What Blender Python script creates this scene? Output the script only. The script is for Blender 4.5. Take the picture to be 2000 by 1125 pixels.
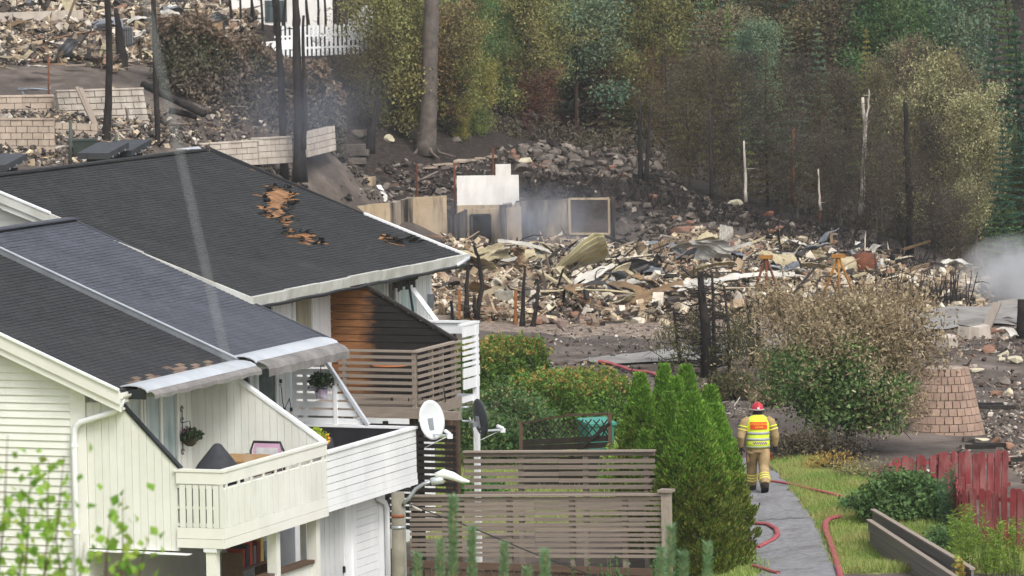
import bpy, bmesh, math, random
import numpy as np
from mathutils import Vector, Matrix

# ------------------------------------------------------------------ scene, camera, light
for o in list(bpy.data.objects): bpy.data.objects.remove(o)
SC = bpy.context.scene
COL = SC.collection
rng = np.random.default_rng(7); random.seed(7)

PITCH, ROLL, FPX = math.radians(4.5), math.radians(1.0), 9000.0
CAM = np.array([0.0, 0.0, 11.85])
_fw = np.array([0, math.cos(PITCH), -math.sin(PITCH)]); _u0 = np.array([0, math.sin(PITCH), math.cos(PITCH)]); _r0 = np.array([1.0, 0, 0])
_rt = _r0*math.cos(ROLL) - _u0*math.sin(ROLL); _up = _u0*math.cos(ROLL) + _r0*math.sin(ROLL)
cd = bpy.data.cameras.new('camera'); cam = bpy.data.objects.new('camera', cd); COL.objects.link(cam)
M = Matrix(((_rt[0], _up[0], -_fw[0], CAM[0]), (_rt[1], _up[1], -_fw[1], CAM[1]), (_rt[2], _up[2], -_fw[2], CAM[2]), (0, 0, 0, 1)))
cam.matrix_world = M
cd.sensor_width = 36; cd.lens = FPX/2000*36; cd.clip_start = 0.5; cd.clip_end = 2000
cd.dof.use_dof = True; cd.dof.focus_distance = 93; cd.dof.aperture_fstop = 7.5
SC.camera = cam
SC.render.resolution_x, SC.render.resolution_y = 1024, 576

SUN_EL, SUN_AZ = math.radians(50), math.radians(152)     # azimuth from +Y towards +X: over the right shoulder
wd = bpy.data.worlds.new('World'); SC.world = wd; wd.use_nodes = True
nt = wd.node_tree; nt.nodes.clear()
sky = nt.nodes.new('ShaderNodeTexSky'); sky.sky_type = 'NISHITA'; sky.sun_disc = False
sky.sun_elevation = SUN_EL; sky.sun_rotation = SUN_AZ; sky.dust_density = 4.0; sky.air_density = 1.0; sky.ozone_density = 1.0
hs = nt.nodes.new('ShaderNodeHueSaturation'); hs.inputs['Saturation'].default_value = 0.30
bg = nt.nodes.new('ShaderNodeBackground'); bg.inputs['Strength'].default_value = 0.15
wo = nt.nodes.new('ShaderNodeOutputWorld')
nt.links.new(sky.outputs[0], hs.inputs['Color']); nt.links.new(hs.outputs[0], bg.inputs[0]); nt.links.new(bg.outputs[0], wo.inputs[0])
sd = bpy.data.lights.new('sun', 'SUN'); sd.energy = 1.25; sd.angle = math.radians(18); sd.color = (1, .965, .91)
sun = bpy.data.objects.new('sun', sd); COL.objects.link(sun)
_d = Vector((math.sin(SUN_AZ)*math.cos(SUN_EL), math.cos(SUN_AZ)*math.cos(SUN_EL), math.sin(SUN_EL)))
sun.rotation_euler = _d.to_track_quat('Z', 'Y').to_euler()
VS = SC.view_settings; VS.view_transform = 'Standard'; VS.look = 'None'; VS.gamma = 1; VS.use_curve_mapping = False; VS.exposure = 0.52
SC.render.engine = 'CYCLES'
SC.cycles.max_bounces = 6; SC.cycles.diffuse_bounces = 3; SC.cycles.glossy_bounces = 2; SC.cycles.transmission_bounces = 3
SC.cycles.transparent_max_bounces = 8; SC.cycles.volume_bounces = 1

# ------------------------------------------------------------------ measuring helpers
def ray(px, py): return _fw + _rt*(px-1000)/FPX - _up*(py-562.5)/FPX
def at(px, py, Y):
    d = ray(px, py); return CAM + d*(Y/d[1])
def V3(a): return Vector((float(a[0]), float(a[1]), float(a[2])))

# ------------------------------------------------------------------ materials
def lin(c):
    if isinstance(c, str):
        c = c.lstrip('#'); c = [int(c[i:i+2], 16)/255 for i in (0, 2, 4)]
        c = [x/12.92 if x <= .04045 else ((x+.055)/1.055)**2.4 for x in c]
    return tuple(c)
class NT:
    def __init__(s, m):
        m.use_nodes = True; s.t = m.node_tree; s.t.nodes.clear(); s.n = s.t.nodes; s.m = m
        s.out = s.n.new('ShaderNodeOutputMaterial')
    def new(s, typ, **kw):
        n = s.n.new(typ)
        for k, v in kw.items():
            if k[0] == '_': setattr(n, k[1:], v)
            else: n.inputs[k.replace('__', ' ')].default_value = v
        return n
    def link(s, a, b): s.t.links.new(a, b)
    def noise(s, vec, scale, detail=4, rough=.6):
        n = s.new('ShaderNodeTexNoise'); n.inputs['Scale'].default_value = scale; n.inputs['Detail'].default_value = detail; n.inputs['Roughness'].default_value = rough
        if vec: s.link(vec, n.inputs['Vector'])
        return n.outputs['Fac']
    def ramp(s, fac, stops, interp='LINEAR'):
        r = s.new('ShaderNodeValToRGB'); r.color_ramp.interpolation = interp
        el = r.color_ramp.elements
        while len(el) < len(stops): el.new(.5)
        for e, (p, c) in zip(el, stops): e.position = p; e.color = tuple(c)+(1,) if len(c) == 3 else c
        s.link(fac, r.inputs[0]); return r.outputs[0]
    def mix(s, fac, a, b, typ='MIX'):
        n = s.new('ShaderNodeMix', _data_type='RGBA', _blend_type=typ)
        for i, x in ((0, fac), (6, a), (7, b)):
            if hasattr(x, 'is_linked'): s.link(x, n.inputs[i])
            else: n.inputs[i].default_value = x if i == 0 else tuple(x)+(1,)
        return n.outputs[2]
    def math(s, op, a, b=None, clamp=False):
        n = s.new('ShaderNodeMath', _operation=op); n.use_clamp = clamp
        for i, x in ((0, a), (1, b)):
            if x is None: continue
            if hasattr(x, 'is_linked'): s.link(x, n.inputs[i])
            else: n.inputs[i].default_value = x
        return n.outputs[0]
    def pos(s): return s.new('ShaderNodeNewGeometry').outputs['Position']
    def obj(s): return s.new('ShaderNodeTexCoord').outputs['Object']
    def scalev(s, vec, v):
        n = s.new('ShaderNodeVectorMath', _operation='MULTIPLY'); s.link(vec, n.inputs[0]); n.inputs[1].default_value = v; return n.outputs[0]
    def rnd(s): return s.new('ShaderNodeObjectInfo').outputs['Random']
    def island(s): return s.new('ShaderNodeNewGeometry').outputs['Random Per Island']
    def vary(s, col, fac, amt):
        h = s.new('ShaderNodeHueSaturation'); s.link(col, h.inputs['Color'])
        v = s.math('MULTIPLY_ADD', fac, 2*amt); s.n[-1].inputs[2].default_value = 1-amt
        s.link(v, h.inputs['Value']); return h.outputs[0]
    def bsdf(s, col, rough=.8, metallic=0, bump=None, bstr=.3, bdist=.01, spec=.35):
        b = s.new('ShaderNodeBsdfPrincipled')
        if hasattr(col, 'is_linked'): s.link(col, b.inputs['Base Color'])
        else: b.inputs['Base Color'].default_value = tuple(col)+(1,)
        if hasattr(rough, 'is_linked'): s.link(rough, b.inputs['Roughness'])
        else: b.inputs['Roughness'].default_value = rough
        b.inputs['Metallic'].default_value = metallic
        b.inputs['Specular IOR Level'].default_value = spec
        if bump is not None:
            n = s.new('ShaderNodeBump'); n.inputs['Strength'].default_value = bstr; n.inputs['Distance'].default_value = bdist
            s.link(bump, n.inputs['Height']); s.link(n.outputs[0], b.inputs['Normal'])
        s.link(b.outputs[0], s.out.inputs['Surface']); return b

MATS = {}
def mat(name, col, rough=.8, col2=None, scale=2.0, rnd=.12, metallic=0, bump=.25, bscale=None, dirt=None, dirt_amt=.4, dscale=1.2, spec=.35, grain=False, isl=0):
    """painted / weathered surface: two tones by world-space noise, a random tint per piece, optional stains"""
    if name in MATS: return MATS[name]
    m = bpy.data.materials.new(name); t = NT(m); c = lin(col); p = t.pos()
    c2 = lin(col2) if col2 else tuple(x*.82 for x in c)
    if grain:
        ob = t.obj(); n1 = t.noise(t.scalev(ob, (2.5, 9, 9)), 1.6, 5, .7)
        cc = t.ramp(n1, [(.3, c2), (.7, c)])
    else:
        n1 = t.noise(p, scale, 5); cc = t.ramp(n1, [(.32, c2), (.68, c)])
    if dirt:
        n2 = t.noise(t.scalev(p, (1, 1, .35)), dscale, 6, .65)
        f = t.ramp(n2, [(.45, (0, 0, 0)), (.75, (dirt_amt,)*3)]); cc = t.mix(f, cc, lin(dirt))
    if rnd: cc = t.vary(cc, t.rnd(), rnd)
    if isl: cc = t.vary(cc, t.island(), isl)
    b = t.noise(p, bscale or scale*12, 3) if bump else None
    t.bsdf(cc, rough, metallic, b, bump, .01, spec)
    MATS[name] = m; return m

def leafmat(name, cols, trans=.25, patch=None, pscale=.35, rough=.7, gain=1.0):
    """leaves: hue by leaf; large patches of a second set where the fire scorched them"""
    if name in MATS: return MATS[name]
    m = bpy.data.materials.new(name); t = NT(m); isl = t.island(); lin = lambda c: tuple(min(1, x*gain) for x in globals()['lin'](c))
    k = len(cols); cc = t.ramp(isl, [(i/max(1, k-1), lin(c)) for i, c in enumerate(cols)])
    if patch:
        k2 = len(patch); c2 = t.ramp(isl, [(i/max(1, k2-1), lin(c)) for i, c in enumerate(patch)])
        f = t.ramp(t.noise(t.pos(), pscale, 3, .5), [(.42, (0, 0, 0)), (.58, (1, 1, 1))]); cc = t.mix(f, cc, c2)
    cc = t.vary(cc, t.rnd(), .12)
    b = t.bsdf(cc, rough, spec=.25)
    tr = t.new('ShaderNodeBsdfTranslucent'); t.link(cc, tr.inputs[0])
    mx = t.new('ShaderNodeMixShader'); mx.inputs[0].default_value = trans
    t.link(b.outputs[0], mx.inputs[1]); t.link(tr.outputs[0], mx.inputs[2]); t.link(mx.outputs[0], t.out.inputs['Surface'])
    MATS[name] = m; return m

def rampmat(name, cols, rough=.85, bump=.3, bscale=14, metallic=0, dirt=None, dirt_amt=.5):
    """heap of mixed pieces: colour by piece"""
    if name in MATS: return MATS[name]
    m = bpy.data.materials.new(name); t = NT(m)
    k = len(cols); cc = t.ramp(t.island(), [(i/k, lin(c)) for i, c in enumerate(cols)], 'CONSTANT')
    n = t.noise(t.pos(), 6, 4); cc = t.vary(cc, n, .3)
    if dirt:
        f = t.ramp(t.noise(t.pos(), .9, 5), [(.42, (0, 0, 0)), (.66, (dirt_amt,)*3)]); cc = t.mix(f, cc, lin(dirt))
    t.bsdf(cc, rough, metallic, t.noise(t.pos(), bscale, 3), bump, .02)
    MATS[name] = m; return m

# ------------------------------------------------------------------ objects
def tag(o, label=None, cat=None, group=None, kind=None):
    if label: o['label'] = label
    if cat: o['category'] = cat
    if group: o['group'] = group
    if kind: o['kind'] = kind
    return o
def link(o, parent=None):
    COL.objects.link(o)
    if parent is not None: o.parent = parent
    return o
def empty(name, loc=(0, 0, 0), rz=0, label=None, cat=None, group=None):
    o = bpy.data.objects.new(name, None); o.empty_display_size = .1; link(o); o.location = V3(loc); o.rotation_euler = (0, 0, rz)
    return tag(o, label, cat, group)
def npmesh(name, verts, faces, m=None, smooth=False):
    """faces: an (n,k) array, or a list of tuples"""
    me = bpy.data.meshes.new(name)
    if isinstance(faces, np.ndarray):
        v = np.asarray(verts, np.float32); n, k = faces.shape
        me.vertices.add(len(v)); me.vertices.foreach_set('co', v.ravel())
        me.loops.add(n*k); me.loops.foreach_set('vertex_index', faces.astype(np.int32).ravel())
        me.polygons.add(n); me.polygons.foreach_set('loop_start', np.arange(0, n*k, k, dtype=np.int32))
        try: me.polygons.foreach_set('loop_total', np.full(n, k, np.int32))
        except Exception: pass
        me.update(calc_edges=True); me.validate()
    else:
        me.from_pydata([tuple(map(float, v)) for v in verts], [], faces); me.update()
    if m: me.materials.append(m)
    if smooth: me.shade_smooth()
    else: me.shade_flat()
    return me
def mobj(name, verts, faces, m, parent=None, smooth=False):
    return link(bpy.data.objects.new(name, npmesh(name, verts, faces, m, smooth)), parent)
BOXF = [(0, 3, 2, 1), (4, 5, 6, 7), (0, 1, 5, 4), (1, 2, 6, 5), (2, 3, 7, 6), (3, 0, 4, 7)]
BOXV = [(-.5, -.5, -.5), (.5, -.5, -.5), (.5, .5, -.5), (-.5, .5, -.5), (-.5, -.5, .5), (.5, -.5, .5), (.5, .5, .5), (-.5, .5, .5)]
_ub = {}
def ubox(m):
    if m.name not in _ub: _ub[m.name] = npmesh('box_'+m.name, BOXV, BOXF, m)
    return _ub[m.name]
def bx(name, m, parent, lo, hi):
    """box between two corners; x,y,z of the parent"""
    o = bpy.data.objects.new(name, ubox(m)); link(o, parent)
    o.location = [(a+b)/2 for a, b in zip(lo, hi)]; o.scale = [abs(b-a) for a, b in zip(lo, hi)]
    return o
def frame(p0, p1, up=(0, 0, 1)):
    x = (V3(p1)-V3(p0)); L = x.length; x.normalize(); u = V3(up); y = u.cross(x)
    if y.length < 1e-4: y = Vector((0, 1, 0)).cross(x)
    y.normalize(); z = x.cross(y); return x, y, z, L
def beam(name, m, parent, p0, p1, w, h, up=(0, 0, 1)):
    """bar from p0 to p1, w wide (sideways) and h high (along up)"""
    x, y, z, L = frame(p0, p1, up); c = (V3(p0)+V3(p1))/2
    o = bpy.data.objects.new(name, ubox(m)); link(o, parent)
    o.matrix_local = Matrix(((x.x*L, y.x*w, z.x*h, c.x), (x.y*L, y.y*w, z.y*h, c.y), (x.z*L, y.z*w, z.z*h, c.z), (0, 0, 0, 1)))
    return o
class MB:
    """collects shapes for ONE mesh"""
    def __init__(s): s.v = []; s.f = []
    def add(s, v, f):
        k = len(s.v); s.v += [tuple(map(float, x)) for x in v]; s.f += [tuple(i+k for i in q) for q in f]; return s
    def box(s, lo, hi): return s.add([[(lo[i], hi[i])[BOXV[j][i] > 0] for i in range(3)] for j in range(8)], BOXF)
    def bar(s, p0, p1, w, h, up=(0, 0, 1)):
        x, y, z, L = frame(p0, p1, up); c = (V3(p0)+V3(p1))/2
        return s.add([c+x*(a*L)+y*(b*w)+z*(d*h) for a, b, d in BOXV], BOXF)
    def tube(s, pts, rad, n=6, cap=True):
        pts = [V3(p) for p in pts]
        if not hasattr(rad, '__len__'): rad = [rad]*len(pts)
        vs = []; fs = []; ref = None
        for i, p in enumerate(pts):
            t = (pts[min(i+1, len(pts)-1)]-pts[max(i-1, 0)]); t.normalize()
            if ref is None: ref = Vector((0, 0, 1)) if abs(t.z) < .9 else Vector((1, 0, 0))
            a = ref.cross(t); a.normalize(); b = t.cross(a); ref = b if b.length else ref
            for k in range(n):
                q = 2*math.pi*k/n; vs.append(p+a*(math.cos(q)*rad[i])+b*(math.sin(q)*rad[i]))
        for i in range(len(pts)-1):
            for k in range(n):
                k2 = (k+1) % n; fs.append((i*n+k, i*n+k2, (i+1)*n+k2, (i+1)*n+k))
        if cap: fs.append(tuple(range(n-1, -1, -1))); fs.append(tuple(range((len(pts)-1)*n, len(pts)*n)))
        return s.add(vs, fs)
    def prism(s, poly, off):
        """polygon of 3-D points pushed along off"""
        n = len(poly); a = [V3(p) for p in poly]; o = V3(off)
        return s.add(a+[p+o for p in a], [tuple(range(n-1, -1, -1)), tuple(range(n, 2*n))]+[(i, (i+1) % n, n+(i+1) % n, n+i) for i in range(n)])
    def lathe(s, c, prof, n=14, sx=1, sy=1):
        vs = []; fs = []; m = len(prof)
        for r, z in prof:
            for k in range(n):
                q = 2*math.pi*k/n; vs.append((c[0]+r*sx*math.cos(q), c[1]+r*sy*math.sin(q), c[2]+z))
        for i in range(m-1):
            for k in range(n): fs.append((i*n+k, i*n+(k+1) % n, (i+1)*n+(k+1) % n, (i+1)*n+k))
        fs.append(tuple(range(n-1, -1, -1))); fs.append(tuple(range((m-1)*n, m*n)))
        return s.add(vs, fs)
    def sheet(s, fn, nu, nv, th=.004, up=(0, 0, 1)):
        """curved plate fn(a,b)->point, a,b in 0..1, given thickness th along up"""
        u = V3(up)*th; P = [V3(fn(i/nu, j/nv)) for i in range(nu+1) for j in range(nv+1)]; n = len(P); w = nv+1
        f = []
        for i in range(nu):
            for j in range(nv):
                q = (i*w+j, (i+1)*w+j, (i+1)*w+j+1, i*w+j+1); f.append(q); f.append(tuple(n+k for k in reversed(q)))
        rim = [i*w for i in range(nu+1)]+[nu*w+j for j in range(1, nv+1)]+[i*w+nv for i in range(nu-1, -1, -1)]+[j for j in range(nv-1, 0, -1)]
        for k in range(len(rim)):
            a, b = rim[k], rim[(k+1) % len(rim)]; f.append((a, a+n, b+n, b))
        return s.add(P+[p-u for p in P], f)
    def build(s, name, m, parent=None, smooth=False): return mobj(name, s.v, s.f, m, parent, smooth)
def dup(o, parent=None):
    c = o.copy(); link(c); c.parent = parent
    for ch in list(o.children): dup(ch, c)
    return c
# ------------------------------------------------------------------ terrain
CP = [(1560,1125,82),(1500,1000,93),(1470,930,99),(1445,870,106),(1430,800,116),
 (1700,1000,92.5),(1900,1060,88),(1990,1125,84),(1850,960,97),(1750,900,104),(1600,880,106),(1900,855,111),(1990,900,105),
 (1990,790,119),(1960,720,127),(1900,685,131),(1850,645,137),(1980,615,143),(1950,562,156),(1850,550,166),
 (1230,705,128),(1100,655,138),(1000,640,142),(880,610,147),(1300,640,142),(1450,640,143),(1600,645,142),(1750,640,141),
 (1000,495,184),(1200,490,185),(1400,478,187),(1600,485,182),(1750,525,173),(820,505,179),(900,560,160),(1200,560,160),(1500,560,160),(1750,570,159),
 (1300,420,193),(1150,370,196),(1500,430,193),(1350,455,189),
 (1050,335,200),(900,330,199),(700,345,197),(830,300,203),(1250,352,201),(1450,400,200),(1650,452,192),(1800,512,182),(1900,540,174),(1995,560,165),
 (1000,275,213),(1200,283,212),(640,292,192),(560,352,182),(450,335,178),(740,392,191),(700,475,183),(790,488,184),(860,492,186),(720,440,180),
 (100,292,166),(200,300,166),(60,205,178),(250,185,180),(300,250,172),(450,232,184),(600,232,187),(100,112,196),(300,112,200),(600,112,203),(100,35,214),(400,45,216),(720,100,212),
 (1000,215,228),(1400,300,222),(1700,400,212),(1950,480,200)]
CPW = [(-5,72,-1.3),(-8,90,-1.2),(-2,84,-1.1),(1,90,-1.0),(0,98,-.9),(-2,110,-.8),(3,104,-.7),(-14,80,-1.2),(-12,110,-.6),(-5,125,-.4),(3,116,-.8),
 (-25,80,-1.0),(-30,110,0.5),(-25,140,3.0),(-12,140,1.0),(25,85,-1.5),(25,110,-2.0),(30,140,-2.5),(30,170,-2),(40,200,0),
 (3.4,82,-.3),(2.6,88,-.6),(3.2,97,-.4),
 (-10,0,7.6),(10,0,7.6),(0,10,7.3),(-10,25,5.8),(10,25,5.8),(0,45,3.2),(-12,50,1.6),(12,50,2.4),(0,62,.5),(12,66,.3),(-12,62,-.5),(-30,0,7.5),(30,0,7.5),(-30,40,4),(30,45,3),
 (-40,180,9),(-45,215,13),(-40,250,17),(-10,240,11),(10,240,9.5),(30,240,9),(45,230,8),(-10,280,19),(15,280,18),(45,280,17),(-50,290,24),(0,330,30),(50,330,29),(-50,330,32)]
pts = np.array([at(*c) for c in CP]+[np.array(c, float) for c in CPW])
def _tps(r2): return .5*r2*np.log(np.maximum(r2, 1e-9))
_S = 40.0; _X = pts[:, :2]/_S
_r2 = ((_X[:, None]-_X[None])**2).sum(-1); _n = len(pts)
_A = np.zeros((_n+3, _n+3)); _A[:_n, :_n] = _tps(_r2)+np.eye(_n)*.004; _A[:_n, _n] = 1; _A[:_n, _n+1:] = _X; _A[_n, :_n] = 1; _A[_n+1:, :_n] = _X.T
_w = np.linalg.solve(_A, np.concatenate([pts[:, 2], [0, 0, 0]]))
def _hash_noise(x, y):
    """small bumps so that the soil is not glassy smooth"""
    return (np.sin(x*1.7+np.sin(y*1.1)*1.3)*np.sin(y*1.5+np.sin(x*.9)*1.7)*.5+np.sin(x*4.1+y*2.3)*np.sin(y*3.7-x*1.9)*.25)
def ground(x, y):
    x = np.atleast_1d(np.asarray(x, float)); y = np.atleast_1d(np.asarray(y, float))
    xc = np.clip(x, -60, 60); yc = np.clip(y, -5, 335)
    q = np.stack([xc, yc], -1)/_S; out = np.empty(len(q))
    for i in range(0, len(q), 20000):
        b = q[i:i+20000]; r2 = ((b[:, None]-_X[None])**2).sum(-1); out[i:i+20000] = _tps(r2)@_w[:_n]+_w[_n]+b@_w[_n+1:]
    rough = np.clip((y-118)/25, 0, 1)*.16+.015
    return out+_hash_noise(x, y)*rough
def gz(x, y): return float(ground(x, y)[0])
def hit(px, py, y0=60, y1=330):
    """first point of the terrain seen at a pixel"""
    d = ray(px, py); Y = np.arange(y0, y1, .25); P = CAM+d[None]*(Y/d[1])[:, None]; g = ground(P[:, 0], P[:, 1])
    k = np.nonzero(P[:, 2] <= g)[0]
    i = k[0] if len(k) else len(Y)-1
    return np.array([P[i, 0], P[i, 1], g[i]])
def onto(p, dz=0): return np.array([p[0], p[1], gz(p[0], p[1])+dz])

xs = np.concatenate([np.linspace(-420, -42, 8), np.arange(-40, 40.1, .5), np.linspace(42, 420, 8)])
ys = np.concatenate([np.linspace(-60, 56, 25), np.arange(58, 112, .6), np.arange(112, 250, .8), np.linspace(252, 335, 22), np.linspace(350, 900, 8)])
gx, gy = np.meshgrid(xs, ys, indexing='ij'); g_ = ground(gx.ravel(), gy.ravel())
g_ += np.clip((gy.ravel()-335)/565, 0, 1)*90
gv = np.stack([gx.ravel(), gy.ravel(), g_], -1); ny = len(ys)
I, J = np.meshgrid(np.arange(len(xs)-1), np.arange(ny-1), indexing='ij'); a = (I*ny+J).ravel()
gf = np.stack([a, a+ny, a+ny+1, a+1], -1)

def inpoly(x, y, poly):
    r = np.zeros(x.shape, bool); j = len(poly)-1
    for i in range(len(poly)):
        xi, yi = poly[i][:2]; xj, yj = poly[j][:2]
        c = ((yi > y) != (yj > y)) & (x < (xj-xi)*(y-yi)/(yj-yi+1e-12)+xi); r ^= c; j = i
    return r
def polyhit(pp): return [hit(*p) for p in pp]
PATH_C = [hit(1590,1190), hit(1562,1125), hit(1540,1060), hit(1512,1000), hit(1494,965), hit(1472,930), hit(1455,900)]
# zones of the soil by plan outline
GRASS = polyhit([(1640,1124),(1600,1040),(1545,960),(1500,905),(1480,880),(1530,890),(1600,905),(1680,925),(1720,960),(1780,1000),(1850,1030),(1999,1030),(1999,1124)])
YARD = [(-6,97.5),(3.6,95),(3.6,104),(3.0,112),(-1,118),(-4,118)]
ASH = polyhit([(1000,490),(700,440),(560,380),(500,450),(880,640),(1300,660),(1700,655),(1900,600),(1850,545),(1600,482),(1300,482)])
GRASS2 = [(x, y) for x, y in ((4.2,70),(5.2,70),(5.0,84),(4.3,92),(3.3,92),(3.0,76))]
NEARG = [(-60,-60),(60,-60),(60,74),(20,78),(-60,80)]
ROAD_C = [hit(1150,704), hit(1210,706), hit(1290,702), hit(1380,694), hit(1480,680), hit(1600,665), hit(1760,645), hit(1840,630), hit(1920,618), hit(1999,606), at(2080,596,147)]
vx, vy = gv[:, 0], gv[:, 1]
zone = np.zeros((len(gv), 4), np.float32); zone[:, 3] = 1
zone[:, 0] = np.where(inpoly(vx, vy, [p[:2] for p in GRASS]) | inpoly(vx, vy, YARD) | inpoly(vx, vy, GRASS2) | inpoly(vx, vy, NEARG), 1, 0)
zone[:, 1] = np.where(inpoly(vx, vy, [p[:2] for p in ASH]), 1, 0)
zone[:, 2] = np.clip((vy-187)/8, 0, 1)*np.clip((vx+14)/5, 0, 1)     # the charred hillside at the wood's edge
Z4 = zone.reshape(len(xs), ny, 4)
for _ in range(3): Z4[1:-1, 1:-1, :3] = (Z4[:-2, 1:-1, :3]+Z4[2:, 1:-1, :3]+Z4[1:-1, :-2, :3]+Z4[1:-1, 2:, :3]+2*Z4[1:-1, 1:-1, :3])/6
zone = Z4.reshape(-1, 4)
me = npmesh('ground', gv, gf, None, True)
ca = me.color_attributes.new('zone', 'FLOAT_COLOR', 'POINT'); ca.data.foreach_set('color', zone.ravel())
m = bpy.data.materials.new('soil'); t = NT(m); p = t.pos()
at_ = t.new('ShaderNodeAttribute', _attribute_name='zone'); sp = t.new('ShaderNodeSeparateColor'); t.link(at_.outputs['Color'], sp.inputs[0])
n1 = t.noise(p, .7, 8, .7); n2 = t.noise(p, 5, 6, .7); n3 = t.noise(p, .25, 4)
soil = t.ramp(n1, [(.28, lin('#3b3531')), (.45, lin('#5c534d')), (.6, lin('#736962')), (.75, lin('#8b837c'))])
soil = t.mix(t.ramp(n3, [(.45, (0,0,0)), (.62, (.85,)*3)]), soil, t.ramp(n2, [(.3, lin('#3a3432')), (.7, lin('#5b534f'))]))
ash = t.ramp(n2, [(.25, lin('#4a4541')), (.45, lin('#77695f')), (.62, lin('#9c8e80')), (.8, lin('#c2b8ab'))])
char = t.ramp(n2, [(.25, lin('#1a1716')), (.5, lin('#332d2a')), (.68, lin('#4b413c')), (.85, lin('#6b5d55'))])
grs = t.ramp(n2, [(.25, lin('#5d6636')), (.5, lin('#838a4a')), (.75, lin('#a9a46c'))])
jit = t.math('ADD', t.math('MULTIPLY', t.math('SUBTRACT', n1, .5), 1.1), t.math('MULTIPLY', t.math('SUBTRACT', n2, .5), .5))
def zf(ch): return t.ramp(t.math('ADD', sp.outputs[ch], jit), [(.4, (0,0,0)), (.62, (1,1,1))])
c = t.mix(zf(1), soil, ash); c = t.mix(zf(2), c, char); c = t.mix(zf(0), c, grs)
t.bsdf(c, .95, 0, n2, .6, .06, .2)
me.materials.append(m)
gr = link(bpy.data.objects.new('ground', me)); tag(gr, 'burnt hillside soil with ash, charred slope and grass verges', 'ground', kind='structure')

def ribbon(name, pts, wid, m, dz, label, cat, wob=.05, n=60, seed=1):
    """a strip laid on the ground along a line; wid a number or one per point"""
    r = np.random.default_rng(seed); P = np.array([[p[0], p[1]] for p in pts]); s = np.concatenate([[0], np.cumsum(np.hypot(*np.diff(P, axis=0).T))])
    w = np.array(wid if hasattr(wid, '__len__') else [wid]*len(P), float); q = np.linspace(0, s[-1], n)
    C = np.stack([np.interp(q, s, P[:, 0]), np.interp(q, s, P[:, 1])], -1)
    for _ in range(3): C[1:-1] = (C[:-2]+2*C[1:-1]+C[2:])/4
    T = np.gradient(C, axis=0); T /= np.linalg.norm(T, axis=1)[:, None]; N = np.stack([T[:, 1], -T[:, 0]], -1); W = np.interp(q, s, w)
    K = 9; v = []; f = []
    for i in range(n):
        e0, e1 = r.normal(0, wob, 2)
        for k in range(K):
            a = k/(K-1)*2-1; off = a*W[i]/2+(e0 if k == 0 else e1 if k == K-1 else 0)
            x, y = C[i]+N[i]*off; v.append((x, y, dz))
    v = np.array(v); v[:, 2] += ground(v[:, 0], v[:, 1])
    for i in range(n-1):
        for k in range(K-1): b = i*K+k; f.append((b, b+1, b+K+1, b+K))
    o = mobj(name, v, np.array(f), m, None, True); return tag(o, label, cat, kind='structure')
asph = mat('asphalt', '#949495', .92, '#73737a', 9, 0, bump=.8, bscale=45, dirt='#5a5651', dirt_amt=.75, dscale=1.3)
ribbon('footpath', PATH_C, [1.5, 1.45, 1.35, 1.2, 1.1, .95, .7], asph, .05, 'narrow grey asphalt footpath the firefighter walks on', 'footpath', .05, 70)
ashroad = mat('ash_road', '#9b9995', .95, '#7d7a78', .8, 0, bump=.5, bscale=20, dirt='#5b534e', dirt_amt=.7, dscale=.7)
ribbon('road', ROAD_C, [1.6, 2.2, 2.6, 2.8, 3.2, 3.6, 4.5, 6, 8, 9, 9], ashroad, .06, 'ash covered grey road below the burnt plots', 'road', .15, 90)

sa, sb = hit(1462, 1026), hit(1582, 1018); fp = bpy.data.objects['footpath']; crk = mat('crack_moss', '#4d4a38', .95, '#3a382f', 6, 0)
def strip(P, w):
    v = []; f = []
    for i, (x, y) in enumerate(P): j = .012*math.sin(i*3.7); z = gz(x, y)+.0545; v += [(x, y-w*(.5+.3*math.sin(i*2.3))+j, z), (x, y+w*(.5+.3*math.cos(i*1.9))+j, z)]
    for i in range(len(P)-1): f.append((2*i, 2*i+1, 2*i+3, 2*i+2))
    return v, f
for a, b, w in ((sa, sb, .05), (hit(1478, 972), hit(1528, 985), .022), (hit(1530, 1075), hit(1600, 1098), .02)):
    n_ = 16; P = [(a[0]+(b[0]-a[0])*i/n_, a[1]+(b[1]-a[1])*i/n_+.05*math.sin(i*1.3)) for i in range(n_+1)]; v, f = strip(P, w); mobj('crack', v, f, crk, fp)
# ------------------------------------------------------------------ the terraced houses (frame: x across the roof, y along the eaves, z up)
HTH = math.radians(21); HO = at(435, 918, 78.0); HE = np.array([math.sin(HTH), math.cos(HTH), 0]); HG = np.array([math.cos(HTH), -math.sin(HTH), 0])
def hw(x, y, z): return np.array([HO[0], HO[1], 0])+HG*x+HE*y+np.array([0, 0, z])
def house(name, label): return empty(name, (HO[0], HO[1], 0), -HTH, label, 'house')
def part(name, parent, m, mb, smooth=False): return mb.build(name, m, parent, smooth)

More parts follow.
